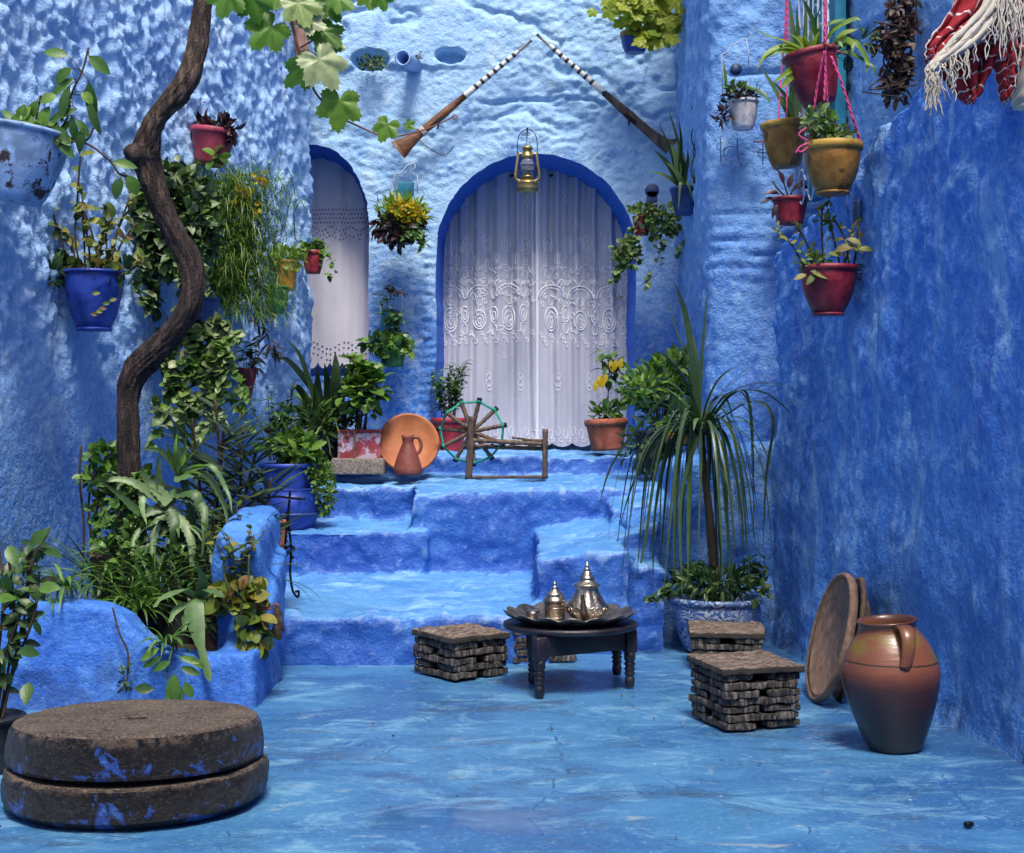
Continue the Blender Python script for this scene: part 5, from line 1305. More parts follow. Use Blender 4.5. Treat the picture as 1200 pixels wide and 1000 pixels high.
def back_wall_pots():
    r = RG(21); d = 10.40
    t, o, s, rt = pot('hanging planter brimming with yellow flowers and dark red leaves between the two arches', 472, 252, 286, 40, 26, d, PM['black'], None, 'cup', GB)
    lf = MB(); mound(lf, P(472, 248, d - .05), (28 * s, .13, 17 * s), r, 420, 13 * s, 3.5 * s, 'lance', .3, .5); lf.build('foliage', L_['lime'], t)
    lf = MB(); mound(lf, P(466, 268, d - .04), (28 * s, .13, 19 * s), r, 300, 11 * s, 6 * s, 'oval', .4, -.3); lf.build('dark_foliage', L_['wine'], t)
    lf = MB(); st = MB(); trail(st, lf, [P(x, 270, d - .12) for x in (478, 484, 488, 492)], r, (0, -.03, 0), .20, 9 * s, 5 * s, 'oval', 30, .002, .03); fin(t, st, lf, ST['green'], L_['mid'], 'hanging_stem', 'trailing_leaves')
    fl = MB()
    for x, y in ((468, 244), (476, 242), (484, 250), (478, 256), (470, 255), (488, 246), (462, 248), (474, 249), (490, 253), (482, 243), (466, 238)): mound(fl, P(x, y, d - .17), (6.5 * s, .02, 3.5 * s), r, 16, 6 * s, 4.5 * s, 'round')
    fl.build('blossom', L_['flower'], t)
    wire(t, [(463, 226), (462, 205), (470, 203), (477, 194), (485, 191), (487, 196), (480, 202), (489, 206), (489, 226)], 10.52, 'wire_white', .8)
    mb = MB(); mb.box(P(476, 222, 10.60), (.11, .03, .10), None, .004); mb.build('bracket', M['teal'], t)
    r = RG(22); d = 10.42
    t, o, s, rt = pot('small green pot with a straggly plant on a white frame between the arches', 461, 400, 430, 32, 22, d, PM['green'], PM['green'], 'cup', GB)
    st = MB(); lf = MB(); stems(st, lf, o, r, 9, .34, .12, 11 * s, 7 * s, 'oval', 10, .0028, .15); mound(lf, P(452, 402, d - .06), (30 * s, .09, 9 * s), r, 120, 11 * s, 8 * s, 'round', .2)
    trail(st, lf, [P(444, 402, d - .05), P(478, 404, d - .05)], r, (.03, -.04, 0), .18, 10 * s, 7 * s, 'round', 14); fin(t, st, lf, ST['brown'], L_['mid'])
    wire(t, [(446, 385), (446, 356), (456, 351), (456, 343), (462, 337), (470, 339), (471, 352), (471, 380)], 10.52, 'wire_white', .8)
    st = MB(); lf = MB(); trail(st, lf, [P(457, 340, d)] * 3, r, (.01, -.01, .0), .05, 9 * s, 3 * s, 'lance', 10); stems(st, lf, P(457, 350, d), r, 4, .15, .03, 9 * s, 3 * s, 'lance', 6, .0015); fin(t, st, lf, ST['brown'], L_['wine'], 'dry_stem', 'dark_leaves')
    mb = MB(); mb.box(P(458, 374, 10.60), (.13, .03, .13), None, .004); mb.build('bracket', M['teal'], t)
    # upper right: vine bowl
    r = RG(23); d = 10.35
    t, o, s, rt = pot('blue bowl with a cloud of yellow-green leaves high on the back wall', 744, 38, 62, 34, 22, d, PM['cobalt'], PM['ochre'], 'cup', GB, rim=.25)
    lf = MB(); st = MB()
    for k in range(150):
        x = r.gauss(757, 24); y = r.uniform(-25, 40) + (14 if x > 750 else 2) - abs(x - 760) * .22
        grape_leaf(lf, P(x, y, d - r.uniform(0, .25)), Vector((r.uniform(-.8, .8), r.uniform(-.5, .1), -r.uniform(.2, 1))), Vector((r.uniform(-.4, .4), -1, r.uniform(.2, 1))), r.uniform(9, 14) * s, r)
    for pts in ([(757, 0), (735, 15), (715, 8)], [(760, 10), (772, 34), (770, 52)], [(750, 5), (760, 30), (764, 48)], [(745, 45), (752, 20), (757, -30)]): st.tube(spline([P(x, y, d - .1) for x, y in pts], 5), 1.0 * s, 5)
    st.build('stem', ST['brown'], t); lf.build('foliage', L_['gold'], t)
    # red pot with trailing greenery at the arch's right shoulder
    r = RG(24); d = 10.30
    t, o, s, rt = pot('little red pot with pale trailing sprays on the right shoulder of the large arch', 752, 254, 276, 22, 16, d, PM['red'], PM['red'], 'cone', GB)
    st = MB(); lf = MB(); mound(lf, P(755, 248, d - .03), (16 * s, .07, 8 * s), r, 80, 8 * s, 6 * s, 'round', .2); mound(lf, P(775, 262, d - .06), (22 * s, .09, 20 * s), r, 240, 8 * s, 6.5 * s, 'round', .2)
    mound(lf, P(734, 298, d - .04), (16 * s, .07, 17 * s), r, 170, 8 * s, 6.5 * s, 'round', .2)
    trail(st, lf, [P(x, y, d - .06) for x, y in ((770, 260), (778, 268), (790, 270), (795, 285), (780, 290), (735, 300), (726, 298), (740, 280), (745, 268))], r, (.0, -.03, 0), .38, 7 * s, 6 * s, 'round', 26, .0018, .08, 1.5)
    fin(t, st, lf, ST['brown'], L_['vari'])
    mb = MB(); mb.lathe([(8 * s, 0), (8.5 * s, .002), (8.5 * s, .018), (8 * s, .02)], P(764, 224, 10.55), 20, Matrix.Rotation(R(90), 3, 'X')); mb.box(P(764, 234, 10.54), (13 * s, .02, 20 * s), None, .003); mb.build('bracket', M['bracket'], t)
    # spiky blue pot
    r = RG(25); d = 9.6
    t, o, s, rt = pot('dark blue pot with upright sword leaves on the corner right of the large arch', 803, 220, 252, 36, 24, d, PM['navy'], PM['navy'], 'cone', GB, rim=.14)
    lf = MB(); ly = MB()
    for x1, y1, W, b_ in ((766, 175, 7, 0), (775, 160, 6, 0), (783, 128, 4.5, 0), (796, 140, 5, 0), (772, 145, 4, 0), (806, 175, 5, 0), (786, 168, 9, 1), (792, 165, 10, 1), (780, 190, 7, 1), (760, 200, 5, 1), (800, 185, 6, 0)):
        a = P(800 + r.uniform(-6, 4), 224, d); e = P(x1, y1, d - r.uniform(0, .12)); m = a.lerp(e, .55) + Vector((.015, 0, .02)); (ly if b_ else lf).blade(spline([a, m, e], 5), W * s, Vector((1, .3, .2)), .25)
    for x1, y1 in ((812, 238), (795, 248)): ly.blade(spline([P(800, 222, d - .06), P((800 + x1) / 2, 214, d - .14), P(x1, y1, d - .15)], 5), 4 * s, Vector((1, 0, 0)), .2)
    lf.build('foliage', L_['drac'], t); ly.build('pale_leaves', L_['vari'], t)
    # dry creeper with hanging ornaments
    r = RG(26); mb = MB(); d = 9.3; s = d / F_; t = thing('dry_creeper', 'leafless dry creeper hanging on the corner between the two right-hand walls', 'plant', P(822, 225, d))
    for k in range(9):
        x = r.uniform(814, 828); mb.tube(spline([P(x + r.uniform(-5, 5), y, d + r.uniform(-.02, .02)) for y in range(125, 232, 18)], 4), .7 * s, 4)
    for k in range(4): mb.tube([P(820 + 6 * math.cos(a) + k, 190 + k * 12 + 7 * math.sin(a), d - .02) for a in np.linspace(0, 6, 14)], .6 * s, 4)
    mb.build('stem', ST['brown'], t); mb = MB(); mb.box(P(819, 180, d), (6 * s, .02, 16 * s), None, .004); mb.build('bracket', M['bracket'], t)
back_wall_pots()

def right_wall_pots():
    # white pot on the pier
    r = RG(31); d = 8.30
    t, o, s, rt = pot('small chipped white pot with a dry dark succulent on the pier, in a wire hanger', 871, 118, 152, 36, 22, d, PM['white'], PM['white'], 'cup', GR, rim=.10)
    st = MB(); lf = MB(); ld = MB()
    mound(ld, P(869, 112, d - .03), (20 * s, .08, 10 * s), r, 150, 9 * s, 3.5 * s, 'lance', .2, .4); mound(ld, P(848, 136, d - .04), (8 * s, .04, 10 * s), r, 60, 10 * s, 3 * s, 'lance', .3)
    blades(lf, o, r, 9, .12, .007, (.7, 1.5), (.2, .8)); lf.blade(spline([P(852, 112, d), P(850, 90, d - .02), P(848, 72, d - .04)], 4), 4 * s, Vector((1, 0, 0)))
    lf.blade(spline([P(872, 100, d - .05), P(895, 110, d - .1), P(904, 125, d - .12)], 4), 5 * s, Vector((0, .3, 1))); mound(lf, P(862, 104, d - .05), (12 * s, .04, 5 * s), r, 26, 10 * s, 5 * s)
    ld.build('foliage', L_['purple'], t); lf.build('green_leaves', L_['mid'], t)
    wire(t, [(847, 120), (846, 64), (854, 60), (856, 53), (866, 50), (870, 45), (874, 46), (877, 60), (877, 78)], d + .02, 'wire_white', .75); wire(t, [(879, 92), (878, 118)], d + .02, 'wire_blue', .6, 'hanger')
    mb = MB(); mb.lathe([(7 * s, 0), (7 * s, .02), (0, .021)], P(862, 82, d + .06), 18, Matrix.Rotation(R(90), 3, 'X')); mb.build('bracket', M['bracket'], t)
    # iron wall ornament below the white pot
    d = 8.34; s = d / F_; t = thing('iron_ornament', 'twisted iron wall ornament with a small rusty disc below the white pot', 'ornament', P(868, 200, d)); mb = MB()
    for (x, y, q) in ((845, 172, 5), (856, 180, 8), (870, 186, 6), (893, 180, 5), (850, 188, 6)): mb.tube([P(x + q * math.cos(a), y + q * math.sin(a), d - .01 * math.sin(a)) for a in np.linspace(0, 5.2, 16)], .55 * s, 4)
    for pts in ([(844, 160), (845, 190)], [(864, 162), (864, 182), (870, 196)], [(894, 160), (894, 194)], [(856, 190), (870, 198), (876, 192)], [(882, 178), (906, 180)]): mb.tube([P(x, y, d) for x, y in pts], .6 * s, 4)
    mb.build('wire', M['wire_blue'], t); mb = MB(); mb.lathe([(0, .004), (9 * s, .002), (8 * s, -.004), (0, -.004)], P(891, 166, d - .03), 18, Matrix.Rotation(R(12), 3, 'X')); mb.build('disc', PM['terra'], t)
    # red pot half hidden behind the parapet edge
    r = RG(32); d = 8.26
    t, o, s, rt = pot('red pot of dark purple leaves half hidden behind the sloping parapet edge', 926, 232, 263, 42, 30, d, PM['red'], PM['red'], 'cone', GR, rim=.14)
    lf = MB(); st = MB()
    for x, y, dx, dy in ((905, 224, -1, .1), (900, 232, -1, .3), (905, 240, -.5, 1), (912, 215, -.3, -1), (918, 220, .2, -1), (930, 214, 1, -.3), (938, 212, 1, 0), (944, 210, 1, .2), (925, 222, .6, -.4), (908, 228, -.8, -.2), (934, 218, .8, .4)):
        lf.leaf(P(x + 6, y, d - .08), Vector((dx, -.3, -dy)), Vector((0, -.7, .7)), 17 * s, 7 * s, 'lance', .3)
    for pts in ([(922, 232), (912, 222), (905, 212)], [(925, 232), (932, 218), (942, 212)], [(918, 232), (906, 236)], [(924, 232), (915, 205), (905, 195)]): st.tube(spline([P(x, y, d - .06) for x, y in pts], 4), 1.0 * s, 5)
    fin(t, st, lf, ST['brown'], L_['purple'])
    # ochre pot at the back of the cluster
    r = RG(33); d = 7.15
    t, o, s, rt = pot('ochre glazed pot of aloe leaves hanging behind the front ochre pot', 922, 143, 196, 52, 32, d, PM['ochre'], PM['ochre_rim'], 'cup', GR, rim=.13, tilt=(0, -5))
    lf = MB(); ly = MB()
    for x1, y1, W, b_ in ((924, -12, 9, 0), (934, 5, 9, 0), (945, -6, 8, 0), (952, 20, 8, 0), (915, 60, 7, 0), (938, 40, 12, 1), (946, 70, 14, 1), (930, 80, 12, 0), (905, 95, 6, 0), (955, 60, 9, 0), (912, 110, 6, 1), (890, 76, 6, 0)):
        a = P(925 + r.uniform(-8, 8), 146, d); e = P(x1, y1, d - r.uniform(0, .15)); m = a.lerp(e, .5) + Vector((r.uniform(-.02, .03), 0, .02)); (ly if b_ else lf).blade(spline([a, m, e], 6), W * s, Vector((1, .2, .1)), .3)
    lf.build('foliage', L_['aloe'], t); ly.build('pale_leaves', L_['mid'], t)
    def cord(t, pts, d, r_=1.3):
        pts = [P(x, y, d + dd) for x, y, dd in pts]; mb = MB()
        for ph in (0, math.pi):
            out = []; a = pts[0]
            c = []
            for p, q in zip(pts[:-1], pts[1:]):
                m = max(3, int((q - p).length / .006)); c += [p.lerp(q, k / m) for k in range(m)]
            for k, p in enumerate(c):
                th = k * .55 + ph; out.append(p + Vector((math.cos(th), math.sin(th), 0)) * .0026 * r_)
            mb.tube(out, .0030 * r_, 5)
        mb.build('cord', M['rope'], t)
    cord(t, [(922, -80, 0), (920, 40, 0), (915, 90, 0), (912, 143, -.08)], d, .8); cord(t, [(923, -80, 0), (922, 60, 0), (922, 146, -.1)], d, .9); cord(t, [(924, -80, 0), (925, 60, 0), (940, 142, .05)], d, .6)
    # red hanging pot on top
    r = RG(34); d = 6.85
    t, o, s, rt = pot('dark red hanging pot spilling yellow-green spider leaves, top of the pink-corded cluster', 961, 60, 123, 64, 36, d, PM['crimson'], PM['crimson'], 'cup', GR, rim=.10, tilt=(0, -12))
    lf = MB(); ly = MB()
    for pts, W, b_ in (([(950, 66), (925, 54), (900, 62), (886, 84)], 8, 1), ([(945, 66), (915, 60), (888, 74)], 6, 1), ([(950, 68), (930, 80), (905, 98)], 9, 1), ([(948, 72), (925, 92), (915, 104)], 9, 1), ([(955, 62), (958, 35), (965, 28)], 10, 1), ([(962, 60), (975, 35), (1000, 22), (1010, 24)], 9, 1), ([(968, 60), (985, 40), (1006, 34)], 11, 1), ([(972, 62), (985, 45), (998, 50), (1000, 62)], 9, 1), ([(970, 62), (980, 46), (988, 56)], 8, 1), ([(975, 62), (1000, 48), (1016, 70), (1014, 88)], 8, 1), ([(955, 64), (925, 50), (895, 40), (880, 30)], 3, 2), ([(965, 60), (970, 30), (990, 22)], 8, 1), ([(945, 66), (920, 56), (912, 54)], 7, 1), ([(980, 64), (992, 60), (1020, 75), (1028, 92)], 6, 0), ([(960, 60), (950, 20), (938, -5)], 9, 0), ([(958, 60), (955, 25), (965, 0)], 8, 0)):
        c = spline([P(x, y, d - .03 * k + r.uniform(-.03, .03)) for k, (x, y) in enumerate(pts)], 6); (ly if b_ else lf).blade(c, W * s, Vector((.25, .5, 1)) if len(pts) > 3 else Vector((.5, .3, .8)), .25)
    blades(ly, o, r, 18, .20, .022, (.4, 1.3), (.8, 2.0)); mound(lf, P(1012, 48, d + .02), (10 * s, .05, 10 * s), r, 30, 16 * s, 4 * s, 'lance')
    lf.build('foliage', L_['mid'], t); ly.build('pale_leaves', L_['lime'], t)
    cord(t, [(967, -80, -.1), (967, 30, -.1), (968, 58, -.12), (966, 120, -.14)], d, 1.1); cord(t, [(966, -80, -.1), (968, 56, -.1), (992, 64, .0)], d, 1.2); cord(t, [(967, -80, -.1), (966, 56, -.1), (934, 72, .02)], d, 1.0)
    mb = MB(); 
    for k in range(3): mb.tube([P(994 + 5 * math.cos(a), 72 + 5 * math.sin(a) + 3 * k, d + .01 * k) for a in np.linspace(0, 6.28, 14)], .8 * s, 5)
    mb.build('hook', M['iron'], t)
    # front ochre pot
    r = RG(35); d = 6.6
    t, o, s, rt = pot('ochre hanging pot with pale succulents, lowest pot on the pink cords', 976, 168, 228, 68, 38, d, PM['ochre'], PM['ochre_rim'], 'cup', GR, rim=.15, foot=True)
    lf = MB(); st = MB(); lg = MB()
    mound(lf, P(956, 140, d - .03), (18 * s, .07, 12 * s), r, 90, 11 * s, 7 * s, 'oval', .2); mound(lf, P(972, 158, d - .03), (26 * s, .08, 12 * s), r, 150, 10 * s, 6 * s, 'oval', .2); mound(lg, P(972, 143, d - .08), (9 * s, .03, 6 * s), r, 22, 11 * s, 9 * s, 'round')
    stems(st, lf, o, r, 8, .13, .10, 9 * s, 5 * s, 'oval', 6, .003); fin(t, st, lf, ST['red'], L_['vari']); lg.build('bright_leaves', L_['light'], t)
    cord(t, [(974, 66, -.02), (984, 90, -.04), (1000, 140, -.04), (1010, 172, 0)], d, 1.3); cord(t, [(966, 60, -.1), (958, 100, -.06), (948, 168, -.02)], d, 1.1); cord(t, [(967, 60, -.1), (970, 120, -.08), (970, 165, .06)], d, .7)
    mb = MB()
    for pts in ([(948, 168), (938, 172), (932, 180)], [(950, 170), (940, 178), (934, 176)], [(948, 166), (936, 158), (945, 150)]): mb.tube(spline([P(x, y, d - .05) for x, y in pts], 4), .0045, 5)
    mb.build('knot', M['rope'], t)
    # crimson pot on the parapet face
    r = RG(36); d = dR(972, .155)
    t, o, s, rt = pot('crimson glazed pot of sparse woody stems hung on the face of the parapet', 971, 312, 370, 68, 36, d, PM['crimson'], PM['crimson'], 'cup', GR, rim=.10, foot=True)
    st = MB(); lf = MB(); lg = MB()
    for pts in ([(965, 312), (963, 270), (964, 245), (972, 235)], [(985, 312), (975, 270), (970, 245)], [(985, 312), (978, 285), (972, 262), (962, 258)], [(995, 310), (990, 280), (976, 255)], [(945, 318), (930, 290), (912, 270)], [(955, 314), (945, 285), (934, 265)], [(958, 314), (950, 290)], [(990, 310), (996, 285), (1000, 270)], [(1000, 312), (1004, 290), (1006, 262)]):
        c = spline([P(x, y, d - .05 + r.uniform(-.04, .04)) for x, y in pts], 6); st.tube(c, 1.2 * s, 5)
        for k in range(6):
            p = c[int(r.uniform(.2, .99) * (len(c) - 1))]; lf.leaf(p, rv(r) + Vector((0, -.3, 0)), Vector((0, -.8, .6)), r.uniform(7, 14) * s, r.uniform(3, 6) * s, 'oval', .3)
        mound(lf, c[-1], (.012, .012, .018), r, 8, .03, .012)
    for x, y, dx, dy, L in ((978, 295, 1, -.4, 24), (992, 280, .6, .2, 18), (950, 318, 1, .3, 24), (955, 322, -.6, .6, 16), (1006, 292, 1, 0, 18), (945, 322, -1, .3, 16), (985, 300, -.7, -.2, 16)): lf.leaf(P(x, y, d - .1), Vector((dx, -.3, -dy)), Vector((0, -.8, .6)), L * s, L * .5 * s, 'oval', .2)
    mound(lg, P(954, 306, d - .05), (20 * s, .07, 10 * s), r, 130, 8 * s, 3 * s, 'lance', .2)
    fin(t, st, lf, ST['brown'], L_['yellow']); lg.build('fine_foliage', L_['grass'], t)
    wire(t, [(994, 250), (992, 238), (994, 222), (1000, 232), (1008, 262), (1013, 300), (1010, 318)], d + .06, 'wire_blue', .9)
    mb = MB()
    for k in range(3): mb.tube([P(1008 + 6 * math.cos(a), 316 + 6 * math.sin(a) + 3 * k, d + .02 * k) for a in np.linspace(0, 6.28, 14)], .9 * s, 5)
    mb.build('hook', M['iron'], t)
    mb = MB(); mb.box(P(1004, 248, dR(1004, .02)), (.02, .06, .10), Matrix.Rotation(R(8), 3, 'Z'), .006); mb.build('bracket', M['bracket'], t)
    # dark drying creeper on the wall above the parapet
    r = RG(37); d = 6.95; s = d / F_; t = thing('dark_creeper', 'dark drying creeper hanging down the wall left of the striped shawl', 'plant', P(1045, 125, d))
    st = MB(); lf = MB()
    for k in range(12):
        x = r.uniform(1032, 1072); ln = r.uniform(60, 130); pts = [P(x, -50, d), P(x + r.uniform(-10, 10), 10, d - .04)]
        y = 10
        while y < ln: y += 22; pts.append(P(lerp(x, 1046, .5) + r.uniform(-16, 16), y, d - r.uniform(0, .1)))
        c = spline(pts, 5); st.tube(c, 1.1 * s, 4)
        for q in range(34):
            p = c[int(r.uniform(.15, .99) * (len(c) - 1))]; lf.leaf(p, rv(r) + Vector((0, -.3, -.3)), Vector((0, -.8, .5)) + rv(r) * .4, r.uniform(9, 16) * s, r.uniform(4, 8) * s, 'oval', .4)
    for _ in range(7): a = (1045 + r.uniform(-14, 10), 15 + r.uniform(0, 90)); st.tube(spline([P(*a, d - .05), P(a[0] + r.uniform(10, 22) * r.choice((-1, 1)), a[1] + 14, d - .1), P(a[0] + r.uniform(18, 34) * r.choice((-1, 1)), a[1] + 8, d - .12)], 4), .9 * s, 4)
    fin(t, st, lf, ST['brown'], L_['wine'])
right_wall_pots()

def teal_window():
    cx, d = 984, 7.98; a = Vector((-.139, 1, 0)).normalized(); n = Vector((-1, -.139, 0)).normalized()
    c = P(cx, 95, d); c.x = XR(d) + .275 ; t = thing('grilled_window', 'teal painted window with a white wrought grille behind the hanging pots', 'window', c - Vector((0, 0, .6)))
    ang = math.atan2(a.y, a.x); Mx = Matrix.Rotation(ang, 3, 'Z')
    mb = MB(); mb.box(c, (.42, .03, 1.15), Mx, .004); mb.build('pane', M['dark'], t)
    for u_, w_ in ((-.20, .05), (.20, .05)):
        mb = MB(); mb.box(c + a * u_ + n * .02, (w_, .06, 1.22), Mx, .006); mb.build('frame', M['teal'], t)
    for z in (-.58, .58):
        mb = MB(); mb.box(c + n * .022 + Vector((0, 0, z)), (.46, .058, .07), Mx, .006); mb.build('frame', M['teal'], t)
    for u_ in (-.09, .10):
        mb = MB(); mb.box(c + a * u_ + n * .018, (.17, .03, 1.08), Mx, .004); mb.build('shutter', M['teal'], t)
    g_ = MB(); cc = c + n * .09
    for k in range(-3, 4): g_.tube([cc + a * (k * .075) + Vector((0, 0, -.6)), cc + a * (k * .075) + Vector((0, 0, .6))], .006, 6)
    for k in range(-5, 6):
        pts = [cc + a * u_ + Vector((0, 0, k * .12 + .035 * math.sin(u_ * 42 + k * math.pi))) for u_ in np.linspace(-.24, .24, 36)]; g_.tube(pts, .005, 5)
    g_.build('grille', M['wire_white'], t)
teal_window()

def shawl():
    d = 5.12; s = d / F_
    t = thing('striped_shawl', 'dark red striped woollen shawl with cream fringe slung over the parapet at upper right', 'shawl', P(1150, 120, d))
    def sheet(nm, L, Rr, mat, seed, amp, nu=26, nv=40, freq=3., d0=0.):
        L = spline(L, 8); Rr = spline(Rr, 8); vs = []; fs = []
        for i in range(nv + 1):
            q = i / nv * (len(L) - 1); k = min(int(q), len(L) - 2); l = L[k].lerp(L[k + 1], q - k)
            q = i / nv * (len(Rr) - 1); k = min(int(q), len(Rr) - 2); rr = Rr[k].lerp(Rr[k + 1], q - k)
            for j in range(nu + 1):
                u_ = j / nu; p = l.lerp(rr, u_); b_ = math.sin(u_ * math.pi)
                p = p + Vector((0, -1, 0)) * (amp * (math.sin(u_ * freq * 6.283 + seed + i / nv * 1.6) * (.4 + .6 * i / nv) + .7 * b_) - d0) + Vector((.004 * math.sin(i * .9 + j), 0, .005 * math.sin(j * 1.7 + seed + i * .4)))
                vs.append(p)
        for i in range(nv):
            for j in range(nu):
                a = i * (nu + 1) + j; fs.append((a, a + 1, a + nu + 2, a + nu + 1))
        mb = MB(); mb.add(vs, fs); o = mb.build(nm, mat, t)
        uvl = o.data.uv_layers.new(name='UVMap')
        for lp in o.data.loops: i, j = divmod(lp.vertex_index, nu + 1); uvl.data[lp.index].uv = (j / nu, i / nv)
        m_ = o.modifiers.new('thick', 'SOLIDIFY'); m_.thickness = .004
        return o
    Q = lambda pts, dd=0: [P(x, y, d + dd) for x, y in pts]
    sheet('cloth', Q([(1128, -60), (1118, 0), (1098, 34), (1085, 50), (1082, 66), (1088, 76)]), Q([(1215, -60), (1190, 0), (1150, 30), (1126, 44), (1108, 60), (1096, 70)], -.02), M['shawl'], 1, .03)
    sheet('cloth', Q([(1120, -40), (1112, 40), (1100, 80), (1110, 100), (1128, 115), (1135, 121)], .06), Q([(1200, -40), (1186, 30), (1170, 60), (1160, 84), (1146, 112), (1138, 121)], .02), M['shawl'], 2.4, .03, d0=.0)
    sheet('cloth', Q([(1150, -40), (1165, 50), (1168, 80), (1172, 100), (1174, 118)], .03), Q([(1230, -40), (1205, 30), (1200, 60), (1192, 90), (1180, 121)], .05), M['shawl'], 4.2, .035)
    sheet('pale_cloth', Q([(1190, -20), (1188, 60), (1186, 110), (1192, 128)], .10), Q([(1260, -20), (1255, 60), (1250, 110), (1240, 140)], .08), M['cream'], 3, .03)
    sheet('fringe_band', Q([(1172, -40), (1150, 8), (1126, 35), (1102, 62), (1088, 78), (1086, 84)], -.07), Q([(1215, -40), (1178, 10), (1152, 45), (1128, 62), (1106, 72), (1094, 84)], -.075), M['cream'], 5, .012)
    r = RG(3); mb = MB()
    def strand(a, ln, w=.0022):
        a = Vector(a); pts = [a]; p = a.copy()
        for k in range(5): p = p + Vector((r.uniform(-.012, .012), r.uniform(-.008, .006), -ln / 5)); pts.append(p.copy())
        mb.tube(spline(pts, 3), [w] * (len(pts) * 3 - 2), 4)
    for k in range(46):
        q = r.random(); x = lerp(1086, 1098, q); strand(P(x, 76 + 6 * q, d - .08), r.uniform(.03, .15) if k < 30 else r.uniform(.09, .17))
    for k in range(34):
        q = r.random(); strand(P(lerp(1100, 1176, q), lerp(76, 12, q) + r.uniform(0, 8), d - .085), r.uniform(.03, .15))
    for k in range(42): strand(P(r.uniform(1166, 1196), r.uniform(-20, 14), d - .10), r.uniform(.06, .22))
    mb.build('fringe', M['cream'], t)
shawl()

